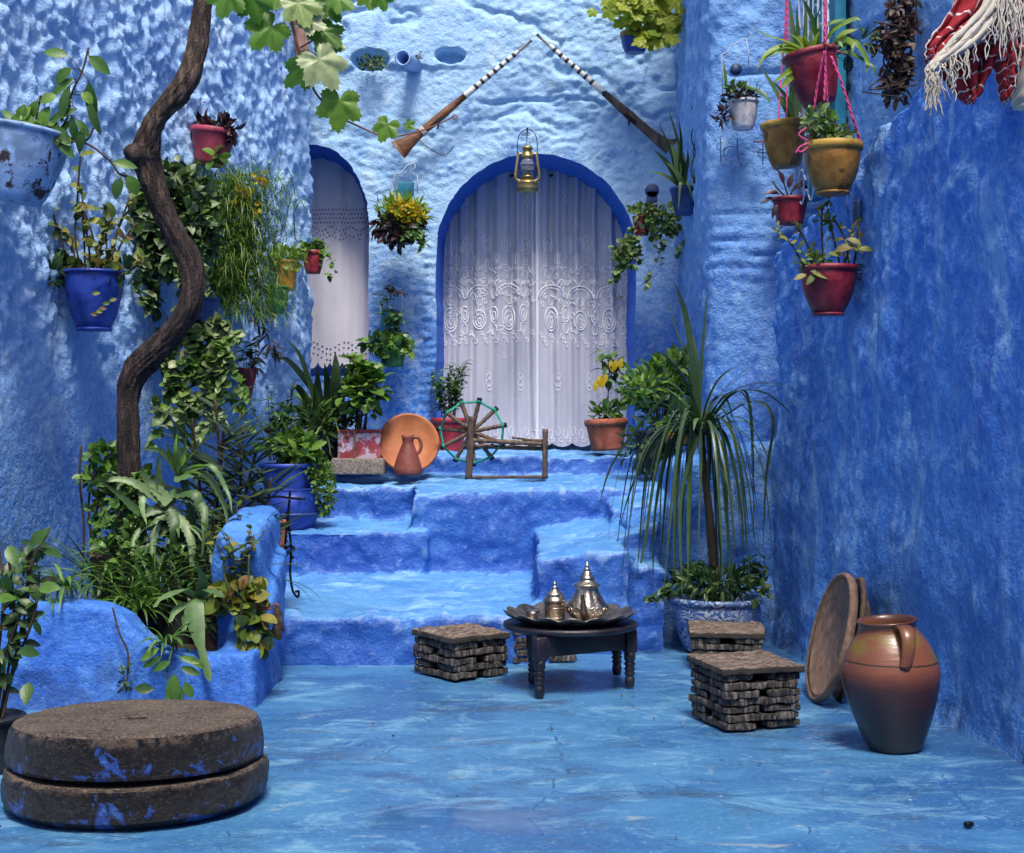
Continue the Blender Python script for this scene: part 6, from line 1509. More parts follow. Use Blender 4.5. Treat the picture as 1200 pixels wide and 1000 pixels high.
def terrace_pots():
    # flaking red tin
    r = RG(41); d = 9.62; s = d / F_; o = P(421, 538, d)
    t = thing('potted_plant', 'square flaking red and white tin of bright round-leaved geranium on the concrete block', 'potted plant', o, GT)
    mb = MB(); mb.box(o + Vector((0, .08, 16 * s)), (50 * s, .20, 32 * s), None, .006, .002, 10, 2); mb.build('pot', PM['tin'], t)
    mb = MB(); mb.box(o + Vector((0, .08, 32.5 * s)), (54 * s, .215, 4 * s), None, .005, .002, 10, 3); mb.build('rim', PM['red'], t)
    mb = MB(); mb.box(o + Vector((5 * s - 10 * s, -.025, 16 * s)), (3 * s, .012, 33 * s), None, .003); mb.build('strap', M['dishrim'], t)
    st = MB(); lf = MB(); c = o + Vector((0, .06, 33 * s))
    stems(st, lf, c, r, 11, .48, .17, 15 * s, 15 * s, 'round', 12, .006, .45, (0, 0, 0), .3, bend=.12); mound(lf, P(426, 458, d), (25 * s, .15, 30 * s), r, 120, 14 * s, 14 * s, 'round', .5, .3, 2.0)
    fin(t, st, lf, ST['brown'], L_['light'])
    # broad aloe behind
    r = RG(42); d = 9.85
    t, o, s, rt = pot('broad dark agave with long arching leaves behind the blue tub on the terrace', 378, 505, 540, 56, 40, d, PM['black'], None, 'cone', GT)
    lf = MB()
    for pts, W in (([(380, 500), (392, 450), (393, 412)], 16), ([(380, 500), (375, 470), (340, 425), (322, 420)], 9), ([(378, 500), (366, 460), (352, 418), (336, 398)], 7), ([(382, 500), (396, 462), (420, 440)], 14), ([(378, 500), (372, 465), (372, 430)], 14), ([(376, 498), (360, 470), (346, 452), (340, 470)], 9), ([(384, 500), (410, 470), (430, 462), (440, 490)], 10), ([(384, 502), (400, 480), (404, 500), (410, 520)], 9), ([(376, 500), (350, 480), (330, 485), (322, 505)], 9), ([(372, 500), (355, 490), (345, 515)], 8), ([(385, 500), (402, 455), (408, 430)], 12), ([(380, 500), (384, 460), (380, 425)], 14), ([(372, 505), (352, 500), (330, 520)], 7)):
        lf.blade(spline([P(x, y, d - .05 * k + r.uniform(-.04, .04)) for k, (x, y) in enumerate(pts)], 6), W * s, Vector((1, .4, .5)), .35)
    blades(lf, P(378, 515, d - .05), r, 34, .42, .018, (.2, 1.2), (.8, 2.2), fold=.35)
    lf.build('foliage', L_['drac'], t); lf = MB(); blades(lf, P(385, 505, d - .1), r, 26, .36, .011, (.1, 1.3), (1.0, 2.6), fold=.3); lf.build('striped_leaves', L_['vari'], t)
    lf = MB(); mound(lf, P(372, 498, d - .12), (44 * s, .15, 30 * s), r, 330, 20 * s, 5 * s, 'lance', .2); lf.build('dark_foliage', L_['dark'], t)
    # big cobalt jar and blue ribbed tub on it
    d = 8.92; s = d / F_; o = P(341, 620, d); r = RG(43)
    t = thing('glazed_jar', 'stout cobalt glazed jar on the step carrying the ribbed blue tub', 'jar', o)
    mb = MB(); mb.lathe([(a * s, b_ * s) for a, b_ in ((24, 0), (27, 3), (33, 18), (35, 30), (33, 40), (28, 46), (30, 48), (26, 48), (24, 44), (0, 44))], o, 40, wob=.004); mb.build('body', PM['cobalt'], t)
    mb = MB(); mb.lathe([(33.5 * s, 16 * s), (35.2 * s, 18 * s), (34.6 * s, 20 * s)], o, 40); mb.build('band', PM['navy'], t)
    o2 = o + Vector((-.02, 0, 48.5 * s)); ox = 337
    t, o, s, rt = pot('ribbed royal blue tub of young greenery on the cobalt jar left of the steps', ox, 543, 576, 66, 52, d, PM['cobalt'], PM['cobalt'], 'cone', GT, ribs=30, rim=.15)
    st = MB(); lf = MB(); ld = MB()
    stems(st, lf, o, r, 14, .22, .15, 16 * s, 8 * s, 'lance', 9, .003); mound(lf, P(348, 528, d - .02), (24 * s, .12, 16 * s), r, 170, 16 * s, 8 * s, 'oval', .2)
    stems(st, ld, P(322, 540, d), r, 8, .50, .16, 13 * s, 6 * s, 'lance', 9, .003, .5); mound(ld, P(326, 515, d), (16 * s, .08, 20 * s), r, 60, 18 * s, 6 * s, 'lance', .2)
    fin(t, st, lf, ST['brown'], L_['light']); ld.build('dark_leaves', L_['mid'], t)
    lf = MB(); mound(lf, P(378, 575, d - .03), (14 * s, .08, 34 * s), r, 480, 7 * s, 4 * s, 'lance', .3); mound(lf, P(368, 548, d - .03), (18 * s, .08, 12 * s), r, 140, 8 * s, 4 * s, 'lance', .3); lf.build('cascading_foliage', L_['grass'], t)
    # iron ornament chain
    d = 7.44; s = d / F_; t = thing('iron_hanger', 'black wrought iron hanger with hooked ends dangling below the ribbed blue tub', 'hanger', P(338, 698, d)); mb = MB()
    for pts in ([(340, 575), (338, 600), (335, 630), (333, 660), (332, 690)], [(336, 600), (341, 640), (340, 670), (343, 692), (349, 700), (350, 693), (346, 694)], [(330, 645), (341, 640), (346, 645)], [(332, 655), (338, 648), (344, 655)], [(312, 584), (325, 582), (342, 584), (358, 585)], [(306, 572), (308, 582), (316, 584)]): mb.tube(spline([P(x, y, d) for x, y in pts], 6), 1.5 * s, 6)
    for k in range(9): mb.lathe([(1.5 * s, -.004), (2.4 * s, 0), (1.5 * s, .004)], P(lerp(338, 333, k / 9), 598 + k * 9, d), 8)
    mb.build('hook', M['iron'], t)
    # terracotta pot peeping out behind the planter pillar
    t, o, s, rt = pot('terracotta pot peeping out behind the planter pillar on the lowest step', 322, 610, 655, 30, 22, 8.5, PM['terra'], None, 'cone', GT)
    # red pot with fine shrub
    r = RG(44); d = 10.52
    t, o, s, rt = pot('glossy red pot with a fine-leaved shrub behind the spinning wheel', 526, 490, 531, 42, 32, d, PM['red'], PM['red'], 'cone', GT, rim=.14)
    st = MB(); lf = MB(); stems(st, lf, o, r, 26, .45, .16, 10 * s, 4 * s, 'lance', 22, .0025, .25, (0, 0, 0), .5); fin(t, st, lf, ST['brown'], L_['mid'])
    # citrus pot
    r = RG(45); d = 10.15
    t, o, s, rt = pot('dusty terracotta pot with a small citrus-like plant in front of the curtain\'s right edge', 712, 491, 528, 50, 36, d, PM['terra'], PM['terra'], 'cone', GT, rim=.2, tilt=(0, -3))
    st = MB(); lf = MB(); ly = MB(); st.tube(spline([o, P(712, 470, d), P(714, 440, d), P(712, 420, d)], 5), [.006 - .0002 * k for k in range(16)], 6)
    mound(lf, P(712, 484, d), (20 * s, .09, 11 * s), r, 90, 13 * s, 6 * s, 'oval', .2)
    for k in range(46):
        b_ = P(712 + r.uniform(-8, 14), r.uniform(410, 446), d + r.uniform(-.05, .05)); lf.leaf(b_, rv(r) + Vector((0, -.2, -.2)), Vector((0, -.4, 1)), r.uniform(12, 20) * s, r.uniform(4, 7) * s, 'lance', .4)
    for x, y in ((702, 440), (706, 442), (710, 438), (699, 446), (722, 422), (716, 423), (728, 420)): ly.leaf(P(x, y, d - .07), Vector((r.uniform(-.4, .3), -.3, -1)), Vector((0, -1, .2)), 13 * s, 7 * s, 'oval', .3)
    fin(t, st, lf, ST['green'], L_['mid']); ly.build('yellow_leaves', L_['flower'], t)
    # bush on the right shoulder
    r = RG(46); d = 9.25
    t, o, s, rt = pot('large fluffy green bush in a dark openwork pot right of the large arch', 768, 505, 556, 54, 40, d, PM['black'], PM['black'], 'cone', GT)
    st = MB(); lf = MB()
    for (x, y, rx, rz, n) in ((768, 450, 36, 26, 420), (790, 428, 24, 18, 240), (748, 458, 22, 16, 220), (796, 462, 20, 20, 200), (775, 475, 30, 12, 160)): mound(lf, P(x, y, d + r.uniform(-.06, .06)), (rx * s, .15, rz * s), r, n, 12 * s, 5 * s, 'lance', .3, .4, st=st, o=P(774, 505, d), nst=7, r=.004)
    fin(t, st, lf, ST['brown'], L_['light'])
    lf = MB(); mound(lf, P(764, 520, d - .10), (36 * s, .10, 32 * s), r, 330, 11 * s, 4 * s, 'lance', .5, -.3); lf.build('dark_undergrowth', L_['dark'], t)
    r = RG(47); mb = MB(); o = P(794, 517, 9.05); s = 9.05 / F_
    t, o, s, rt = pot('low amber bowl on the plaster bench beside the fluffy bush', 796, 508, 520, 44, 30, 9.0, PM['amber'], None, 'cup', GT)
    lf = MB(); mound(lf, P(795, 500, 9.0), (26 * s, .08, 10 * s), r, 150, 9 * s, 4 * s, 'lance', .2); lf.build('foliage', L_['light'], t)
terrace_pots()

def dracaena():
    r = RG(51); o = FL(840, 762); o.y -= .0; d = o.y; s = d / F_
    t = thing('potted_palm', 'tall dracaena with drooping strap leaves in a blue and white glazed pot by the bench', 'potted palm', o)
    mb = MB(); mb.lathe([(a * s, b_ * s) for a, b_ in ((34, 0), (38, 2), (44, 16), (50, 34), (52, 46), (50.5, 54), (50, 55), (53, 56), (54, 61), (51, 63), (46, 60), (44, 52), (0, 52))], o, 48, wob=.004); mb.build('pot', M['bw'], t)
    mb = MB(); mb.lathe([(0, 53 * s), (20 * s, 55 * s), (44 * s, 53 * s)], o, 24, wob=.02); mb.build('soil', M['soil'], t)
    mb = MB(); tr = spline([P(838, 700, d), P(836, 655, d), P(832, 610, d - .02), (P(826, 555, d - .03)), P(822, 505, d - .04)], 8)
    mb.tube(tr, [(6.5 - 3.4 * k / len(tr)) * s * (1 + .10 * math.sin(k * 2.3)) for k in range(len(tr))], 12); mb.build('trunk', ST['brown'], t)
    lf = MB(); lp = MB(); c = P(821, 505, d - .04); U = s
    def bl(px_, W, m=None, dd=0.): (m or lf).blade(spline([P(x, y, d - .04 + dd * k / 2 + r.uniform(-.02, .02)) for k, (x, y) in enumerate(px_)], 8), W * .72 * U, Vector((1, .5, .25)), .25, prof=lambda q: min(1, .6 + q * 3) * (1 - q ** 4))
    for pts, W, p_ in (([(818, 500), (812, 430), (803, 370), (790, 330)], 13, 0), ([(819, 500), (822, 420), (830, 332)], 7, 0), ([(818, 500), (810, 440), (795, 395), (780, 345)], 4, 0), ([(820, 502), (818, 440), (812, 390)], 9, 0), ([(816, 505), (795, 470), (775, 470), (720, 540), (700, 600)], 6, 0), ([(816, 505), (790, 490), (760, 540), (745, 690)], 6, 0), ([(818, 505), (800, 495), (775, 520), (755, 640), (742, 705)], 7, 1), ([(818, 505), (795, 505), (775, 560), (760, 660)], 7, 0), ([(818, 505), (805, 500), (785, 540), (772, 690)], 8, 0), ([(820, 505), (812, 500), (808, 580), (806, 690)], 11, 1), ([(820, 505), (800, 515), (792, 600), (790, 680)], 9, 0), ([(824, 505), (845, 505), (856, 580), (862, 660)], 7, 0), ([(824, 505), (850, 510), (868, 590), (872, 670)], 7, 0), ([(824, 503), (860, 460), (880, 480), (884, 640)], 6, 0), ([(824, 503), (850, 462), (876, 470), (882, 560)], 4, 0), ([(824, 504), (880, 470), (906, 490), (898, 560), (894, 650)], 7, 0), ([(824, 504), (870, 490), (905, 550), (918, 630)], 3, 0), ([(826, 505), (858, 462), (900, 462), (944, 502)], 4, 0), ([(822, 505), (838, 500), (842, 580), (846, 690)], 7, 0), ([(822, 505), (845, 520), (852, 600), (858, 690)], 6, 0), ([(818, 506), (785, 520), (768, 600), (765, 700)], 6, 0), ([(816, 506), (780, 500), (745, 560), (725, 620)], 5, 0), ([(822, 503), (835, 470), (850, 465), (862, 500)], 6, 1), ([(818, 503), (800, 470), (785, 480), (770, 530)], 7, 1), ([(816, 506), (796, 494), (780, 510), (770, 560)], 6, 1), ([(826, 505), (836, 515), (850, 560), (872, 620)], 5, 1), ([(820, 505), (815, 520), (798, 590), (800, 710)], 8, 0), ([(822, 505), (832, 520), (830, 600), (834, 690)], 6, 0)):
        bl(pts, W, lp if p_ else lf, r.uniform(-.14, .10))
    for k in range(44):
        a = r.uniform(0, 6.283); rr = r.uniform(.06, .42); ln = r.uniform(.55, .95); e = Vector((math.cos(a), math.sin(a), 0))
        pts = spline([c - Vector((0, 0, .02)), c + e * rr * .55 + Vector((0, 0, r.uniform(.02, .12))), c + e * rr + Vector((0, 0, -.18)), c + e * rr * 1.25 + rv(r) * .03 + Vector((0, 0, -ln))], 6)
        lf.blade(pts, r.uniform(2.6, 5) * U, Vector((-math.sin(a), math.cos(a), .1)), .25, prof=lambda q: min(1, .6 + q * 3) * (1 - q ** 4))
    for k in range(12):
        a = r.uniform(0, 6.283); lp.blade(arc(c, a, r.uniform(.25, .5), r.uniform(.4, 1.2), r.uniform(1.0, 2.2), 9), r.uniform(5, 8) * U, Vector((-math.sin(a), math.cos(a), .1)), .25)
    for k in range(16):
        a = r.uniform(0, 6.283); lf.blade(arc(c, a, r.uniform(.6, .95), r.uniform(.7, 1.35), r.uniform(1.5, 2.6), 14), r.uniform(2.2, 4) * U, Vector((-math.sin(a), math.cos(a), .1)), .25, prof=lambda q: min(1, .6 + q * 3) * (1 - q ** 4))
    lf.build('foliage', L_['drac'], t); lp.build('pale_leaves', L_['aloe'], t)
    lf = MB(); st = MB(); mound(lf, P(838, 683, d - .02), (52 * s, .17, 17 * s), r, 520, 15 * s, 4.5 * s, 'lance', .3, .2); stems(st, lf, P(885, 685, d), r, 9, .14, .10, 11 * s, 7 * s, 'oval', 8, .002); stems(st, lf, P(800, 690, d), r, 5, .2, .12, 9 * s, 5 * s, 'oval', 6, .0018)
    trail(st, lf, [P(x, 690, d - .17) for x in (786, 778, 892)], r, (0, -.03, 0), .12, 12 * s, 7 * s, 'oval', 16); fin(t, st, lf, ST['green'], L_['dark'], 'weed_stem', 'undergrowth')
dracaena()

# ================================================================== PLANTER PLANTS AND THE VINE
def planter_plants():
    g = GP
    # big aloe with two heads
    r = RG(61); d = 6.95; s = d / F_; o = P(222, 735, d)
    t = thing('aloe', 'large sprawling aloe with long toothed leaves, tallest plant at the centre of the planter', 'aloe', o, g)
    st = MB(); lf = MB(); lb = MB()
    st.tube(spline([P(225, 740, d), P(222, 680, d), P(205, 610, d - .05), P(196, 590, d - .06)], 6), .022, 8); st.tube(spline([P(226, 740, d), P(230, 660, d), P(222, 590, d - .05), (P(212, 555, d - .05))], 6), .018, 8)
    for pts, W, b_ in (([(196, 592), (170, 560), (165, 545)], 12, 0), ([(196, 592), (160, 568), (130, 562), (112, 566)], 12, 0), ([(196, 595), (165, 600), (140, 580), (120, 565)], 13, 0), ([(196, 596), (175, 605), (158, 630), (155, 655)], 13, 0), ([(196, 596), (185, 610), (180, 650), (205, 665)], 12, 0), ([(198, 596), (206, 620), (204, 660), (210, 690)], 16, 0), ([(200, 592), (185, 560), (188, 525)], 14, 0), ([(200, 580), (230, 580), (246, 640), (250, 690)], 15, 0), ([(200, 575), (235, 590), (240, 620), (236, 660)], 13, 0), ([(204, 560), (240, 555), (262, 590), (268, 625)], 11, 0), ([(205, 560), (245, 545), (266, 575), (272, 600)], 9, 0), ([(198, 590), (176, 570), (166, 590), (172, 615)], 15, 0), ([(210, 555), (190, 530), (165, 526)], 10, 0), ([(210, 555), (205, 510), (196, 500), (170, 500)], 7, 0), ([(196, 600), (190, 625), (174, 640), (168, 672)], 11, 0), ([(204, 600), (222, 625), (226, 660), (222, 700)], 13, 0),
                      ([(210, 552), (215, 530), (218, 508)], 9, 1), ([(210, 552), (228, 545), (246, 546)], 9, 1), ([(210, 552), (200, 535), (195, 520)], 9, 1), ([(210, 552), (222, 535), (232, 526)], 8, 1), ([(208, 552), (205, 530), (207, 508)], 8, 1), ([(210, 553), (225, 552), (238, 556)], 8, 1)):
        c = spline([P(x, y, d - .06 - .05 * k + r.uniform(-.05, .05)) for k, (x, y) in enumerate(pts)], 9)
        (lb if b_ else lf).blade(c, W * s, Vector((.7, .5, .6)), .45, .13, prof=lambda q: (1 - q ** 1.6) * .95 + .05)
    blades(lf, P(205, 620, d), r, 16, .34, .040, (-.2, .9), (.8, 2.0), n_seg=16, fold=.45, teeth=.12, prof=lambda q: (1 - q ** 1.6))
    fin(t, st, lf, ST['green'], L_['aloe']); lb.build('young_leaves', L_['light'], t)
    # upright lance-leaved shrub
    r = RG(62); d = 7.35; s = d / F_; t = thing('upright_shrub', 'upright shrub with long ladder-like lance leaves against the wall right of the trunk', 'shrub', P(256, 730, d), g); st = MB(); lf = MB()
    for base, top in (((256, 730), (253, 470)), ((275, 720), (285, 500)), ((240, 720), (225, 490)), ((262, 725), (300, 530)), ((248, 728), (262, 505)), ((285, 720), (318, 560))):
        c = spline([P(*base, d), P((base[0] + top[0]) / 2 + r.uniform(-6, 6), (base[1] + top[1]) / 2, d), P(*top, d)], 12); st.tube(c, 1.8 * s, 6)
        for k in range(30):
            q = r.uniform(.35, 1); p = c[int(q * (len(c) - 1))]; sg = 1 if k % 2 else -1; lf.leaf(p, Vector((sg * r.uniform(.5, 1), r.uniform(-.6, .4), r.uniform(.35, 1.0))), Vector((-sg * .5, -.5, .8)), r.uniform(34, 62) * s, r.uniform(5, 8) * s, 'lance', .12, .2)
    fin(t, st, lf, ST['brown'], L_['drac'])
    # thin woody shrub on the left
    r = RG(63); d = 7.15; s = d / F_; t = thing('woody_shrub', 'thin woody shrub with a leafy top at the left of the trunk', 'shrub', P(112, 690, d), g); st = MB(); lf = MB()
    for pts in ([(96, 690), (98, 620), (93, 560), (95, 522)], [(112, 690), (104, 600), (106, 570)], [(116, 690), (112, 620), (120, 545), (140, 525)], [(104, 575), (115, 550), (140, 530)], [(112, 600), (135, 560), (160, 555)]): st.tube(spline([P(x, y, d) for x, y in pts], 6), 1.5 * s, 5)
    for x, y, rx, rz, n in ((125, 535, 26, 14, 90), (108, 560, 14, 12, 36), (150, 560, 22, 16, 90), (120, 600, 22, 12, 40), (140, 640, 24, 10, 70), (140, 590, 30, 26, 60)): mound(lf, P(x, y, d), (rx * s, .1, rz * s), r, n, 14 * s, 10 * s, 'oval', .2)
    fin(t, st, lf, ST['brown'], L_['mid'])
    # brown pot + greenery in it
    r = RG(64)
    t, o, s, rt = pot('wide dark brown pot at the back of the planter, left of the aloe', 134, 648, 700, 62, 46, 7.0, PM['brown'], PM['brown'], 'cone', g)
    lf = MB(); blades(lf, o, r, 22, .24, .020, (.3, 1.2), (.6, 1.8), fold=.3); lf.build('foliage', L_['mid'], t)
    # spider plants along the rim
    for i, (x, y, dd, n, L, lab, lm) in enumerate(((150, 706, 6.55, 42, .26, 'spider plant spilling over the dip in the planter rim below the brown pot', 'mid'), (76, 686, 6.3, 34, .20, 'spider plant at the left end of the planter rim', 'light'), (186, 668, 6.75, 36, .24, 'dark spider plant squeezed beneath the aloe', 'dark'), (122, 676, 6.8, 30, .24, 'narrow-leaved spider plant beside the brown pot', 'mid'))):
        r = RG(70 + i); t = thing('spider_plant', lab, 'plant', P(x, y + 12, dd), g); lf = MB(); blades(lf, P(x, y, dd), r, n, L, .017, (-.1, 1.3), (.8, 2.2), fold=.35)
        if i == 0: blades(lf, P(165, 715, 6.45), r, 26, .2, .016, (0, 1.2), (1, 2.4), fold=.3)
        if i == 1: blades(lf, P(60, 702, 6.25), r, 12, .14, .012, (-.6, .8), (.8, 2.0), fold=.3)
        lf.build('foliage', L_[lm], t)
    # trailing plant over the low rim
    r = RG(65); d = 6.12; s = d / F_; t = thing('trailing_plant', 'leafy trailing plant hanging over the low middle of the planter wall', 'plant', P(200, 765, d + .15), g); st = MB(); lf = MB()
    st.tube(spline([P(205, 750, d + .12), P(200, 768, d - .03), P(196, 790, d - .04), P(205, 812, d - .04)], 6), .004, 5)
    blades(lf, P(195, 752, d + .06), r, 26, .17, .017, (-.2, 1.2), (1, 2.4), fold=.3)
    for x, y, dx, dy, L, W in ((205, 790, -.1, 1, 42, 18), (212, 782, .9, .3, 24, 10), (180, 808, -1, -.1, 22, 13), (216, 800, .6, 1, 20, 12), (200, 775, -.8, .4, 24, 10), (190, 770, -1, .5, 26, 9), (210, 770, 1, .2, 28, 9), (206, 800, .2, 1, 28, 15), (186, 760, -.8, .5, 26, 9), (220, 770, .8, .5, 24, 9), (205, 810, -.5, .6, 18, 10)): lf.leaf(P(x, y, d - .05), Vector((dx, -.15, -dy)), Vector((.1, -1, .3)), L * s, W * s, 'oval', .2)
    fin(t, st, lf, ST['green'], L_['mid'])
    # broad hanging blade
    r = RG(66); d = 6.3; s = d / F_; t = thing('broad_leaf_plant', 'plant with one long broad pointed leaf hanging over the planter rim', 'plant', P(238, 740, d), g); lf = MB()
    for pts, W in (([(232, 700), (226, 708), (232, 745), (246, 800)], 24), ([(230, 700), (215, 690), (190, 700), (180, 712)], 14), ([(232, 700), (245, 690), (262, 700)], 14), ([(228, 702), (220, 720), (214, 740)], 18), ([(232, 700), (238, 680), (230, 660)], 13), ([(230, 702), (208, 712), (198, 730)], 15)): lf.blade(spline([P(x, y, d - .06 * k) for k, (x, y) in enumerate(pts)], 7), W * s, Vector((1, -.1, .1)), .25, prof=lambda q: math.sin(min(1, q * 1.15 + .12) * math.pi * .92) ** .7 if q < .98 else .02)
    lf.build('foliage', L_['aloe'], t)
    # glossy peperomia on the right
    r = RG(67); d = 6.45; s = d / F_; t = thing('glossy_plant', 'plant with glossy rounded leaves and red runners tumbling beside the pillar', 'plant', P(278, 750, d), g); st = MB(); lf = MB()
    mound(lf, P(278, 700, d - .03), (26 * s, .11, 18 * s), r, 110, 19 * s, 15 * s, 'round', .3); mound(lf, P(296, 735, d - .08), (16 * s, .07, 28 * s), r, 60, 21 * s, 16 * s, 'round', .4, -.4)
    for pts in ([(270, 700), (262, 660), (284, 640), (296, 635)], [(280, 700), (290, 680), (292, 650)], [(290, 735), (300, 750), (312, 770)]): st.tube(spline([P(x, y, d - .05) for x, y in pts], 5), 1.4 * s, 5)
    stems(st, lf, P(276, 695, d), r, 9, .30, .16, 13 * s, 9 * s, 'round', 8, .003)
    fin(t, st, lf, ST['green'], L_['yellow']); mb = MB()
    for pts in ([(282, 690), (298, 706), (312, 712), (324, 708), (327, 712)], [(284, 694), (300, 712), (318, 714)]): mb.tube(spline([P(x, y, d - .08) for x, y in pts], 5), 1.2 * s, 5)
    mb.build('runner', ST['red'], t); mb = MB()
    for k in range(8): mb.leaf(P(326 + r.uniform(-2, 2), 708 + 4 * k, d - .08), Vector((r.uniform(-.5, .5), -.2, -1)), Vector((0, -1, .1)), 14 * s, 7 * s, 'oval', .4)
    mb.build('dry_leaves', L_['dry'], t)
    # spiky and trailing fillers
    for i, (x, y, dd, n, L, W, lm, lab) in enumerate(((272, 690, 6.85, 26, .52, .022, 'drac', 'spiky dark green plant fanning up between the aloe and the pillar'), (120, 690, 6.95, 20, .46, .020, 'aloe', 'pale spiky plant fanning up left of the trunk'), (180, 705, 6.6, 26, .36, .018, 'mid', 'bright strappy plant arching forward under the trunk'))):
        r = RG(170 + i); t = thing('spiky_plant', lab, 'plant', P(x, y + 25, dd), g); lf = MB(); blades(lf, P(x, y, dd), r, n, L, W, (.4, 1.45), (.4, 1.7), fold=.35, n_seg=11); lf.build('foliage', L_[lm], t)
    r = RG(180); t = thing('ivy_clump', 'small-leaved ivy scrambling over the base of the trunk', 'ivy', P(160, 720, 7.0), g); st = MB(); lf = MB()
    trail(st, lf, [P(x, y, 6.92) for x, y in ((140, 590), (150, 570), (160, 580), (170, 600), (135, 610), (165, 560), (178, 610))], r, (0, -.07, 0), .42, .045, .036, 'heart', 46, .003, .09); mound(lf, P(156, 640, 6.9), (.14, .10, .16), r, 200, .045, .036, 'heart', .3)
    fin(t, st, lf, ST['brown'], L_['mid'])
    # dark pots standing in the planter
    for i, (x, yt, yb, w1, w2, dd, pm, lab) in enumerate(((138, 712, 765, 44, 34, 6.62, 'brown', 'dark brown pot in the planter behind the dip in the rim'), (252, 722, 775, 54, 42, 6.62, 'brown', 'brown pot under the glossy round leaves at the right of the planter'), (212, 706, 760, 60, 44, 6.75, 'black', 'black pot in the middle of the planter beneath the aloe'))):
        r = RG(80 + i); t, o, s, rt = pot(lab, x, yt, yb, w1, w2, dd, PM[pm], PM[pm], 'cone', g); lf = MB(); st = MB(); mound(lf, o + Vector((0, 0, .03)), (rt * 1.3, rt * 1.2, .07), r, 120, .07, .022, 'lance', .2); stems(st, lf, o, r, 10, .3, .18, .05, .022, 'lance', 9, .003); fin(t, st, lf, ST['brown'], L_['dark'])
    # dark tangle filling the bed
    r = RG(68); t = thing('undergrowth', 'dark tangle of stems and small leaves filling the planter bed behind the aloe', 'plants', P(200, 740, 7.3)); st = MB(); lf = MB()
    for x, y, dd, h in ((170, 720, 7.3, .40), (200, 720, 7.4, .5), (240, 720, 7.3, .55), (270, 720, 7.2, .5), (280, 700, 7.0, .42), (150, 715, 7.5, .3), (225, 730, 7.1, .4), (250, 740, 6.9, .36)): stems(st, lf, P(x, y, dd), r, 13, h, .26, .065, .024, 'lance', 12, .004, .2)
    mound(lf, P(205, 690, 7.3), (.36, .25, .18), r, 520, .07, .028, 'lance', .1); fin(t, st, lf, ST['brown'], L_['dark']); t['kind'] = 'stuff'
    # stray stems on the planter wall
    mb = MB(); d = 6.17; s = d / F_; mb.tube(spline([P(132, 712, d), P(140, 742, d - .02), P(150, 766, d - .02), P(148, 800, d - .03), P(138, 812, d - .03)], 6), 1.3 * s, 5); t = thing('dead_runner', 'dead dark runner hanging down the front of the planter', 'stem', P(145, 815, d)); mb.build('stem', ST['brown'], t); lf = MB(); mound(lf, P(146, 796, d - .03), (.02, .02, .05), RG(4), 26, .035, .015); lf.build('foliage', L_['dark'], t)
    mb = MB(); d = 6.5; s = d / F_; mb.tube(spline([P(292, 775, 6.4), P(291, 800, 6.30), P(288, 815, 6.28), P(280, 822, 6.25)], 6), 1.2 * s, 5); t = thing('dead_runner', 'second dead runner curling down by the planter pillar onto the floor', 'stem', P(286, 822, 6.28)); mb.build('stem', ST['brown'], t); lf = MB(); mound(lf, P(292, 800, 6.29), (.02, .02, .05), RG(5), 16, .03, .012); lf.build('foliage', L_['dry'], t)
    # black pot at the picture's corner
    r = RG(69); d = 5.1
    t, o, s, rt = pot('black plastic pot with a leafy shrub at the left edge beside the millstones', -14, 838, 905, 84, 56, d, PM['black'], PM['black'], 'cone', g)
    st = MB(); lf = MB()
    for pts in ([(-5, 845), (10, 760), (30, 700), (38, 630)], [(0, 845), (20, 760), (34, 690), (24, 640)], [(-5, 845), (5, 780), (16, 720), (10, 650)], [(2, 845), (15, 790), (40, 720), (46, 670)], [(-10, 845), (-2, 770), (4, 690), (-4, 630)], [(0, 840), (20, 730), (42, 650), (50, 635)], [(-15, 845), (-20, 740), (-14, 660)]):
        c = spline([P(x, y, d + r.uniform(-.06, .06)) for x, y in pts], 8); st.tube(c, 1.7 * s, 6)
        for k in range(20):
            q = r.uniform(.2, 1); p = c[int(q * (len(c) - 1))]; lf.leaf(p, rv(r) + Vector((0, -.2, .05)), Vector((0, -.6, .7)) + rv(r) * .3, r.uniform(13, 25) * s, r.uniform(7, 14) * s, 'oval', .35)
    fin(t, st, lf, ST['brown'], L_['dark']); lf = MB()
    for x, y in ((18, 700), (8, 672), (30, 660), (45, 690), (36, 640), (20, 765), (10, 640), (34, 800), (52, 648)): lf.leaf(P(x, y, d - .08), rv(r) + Vector((0, -.3, 0)), Vector((0, -.8, .5)), 28 * s, 16 * s, 'oval', .3)
    lf.build('pale_leaves', L_['mid'], t)
planter_plants()

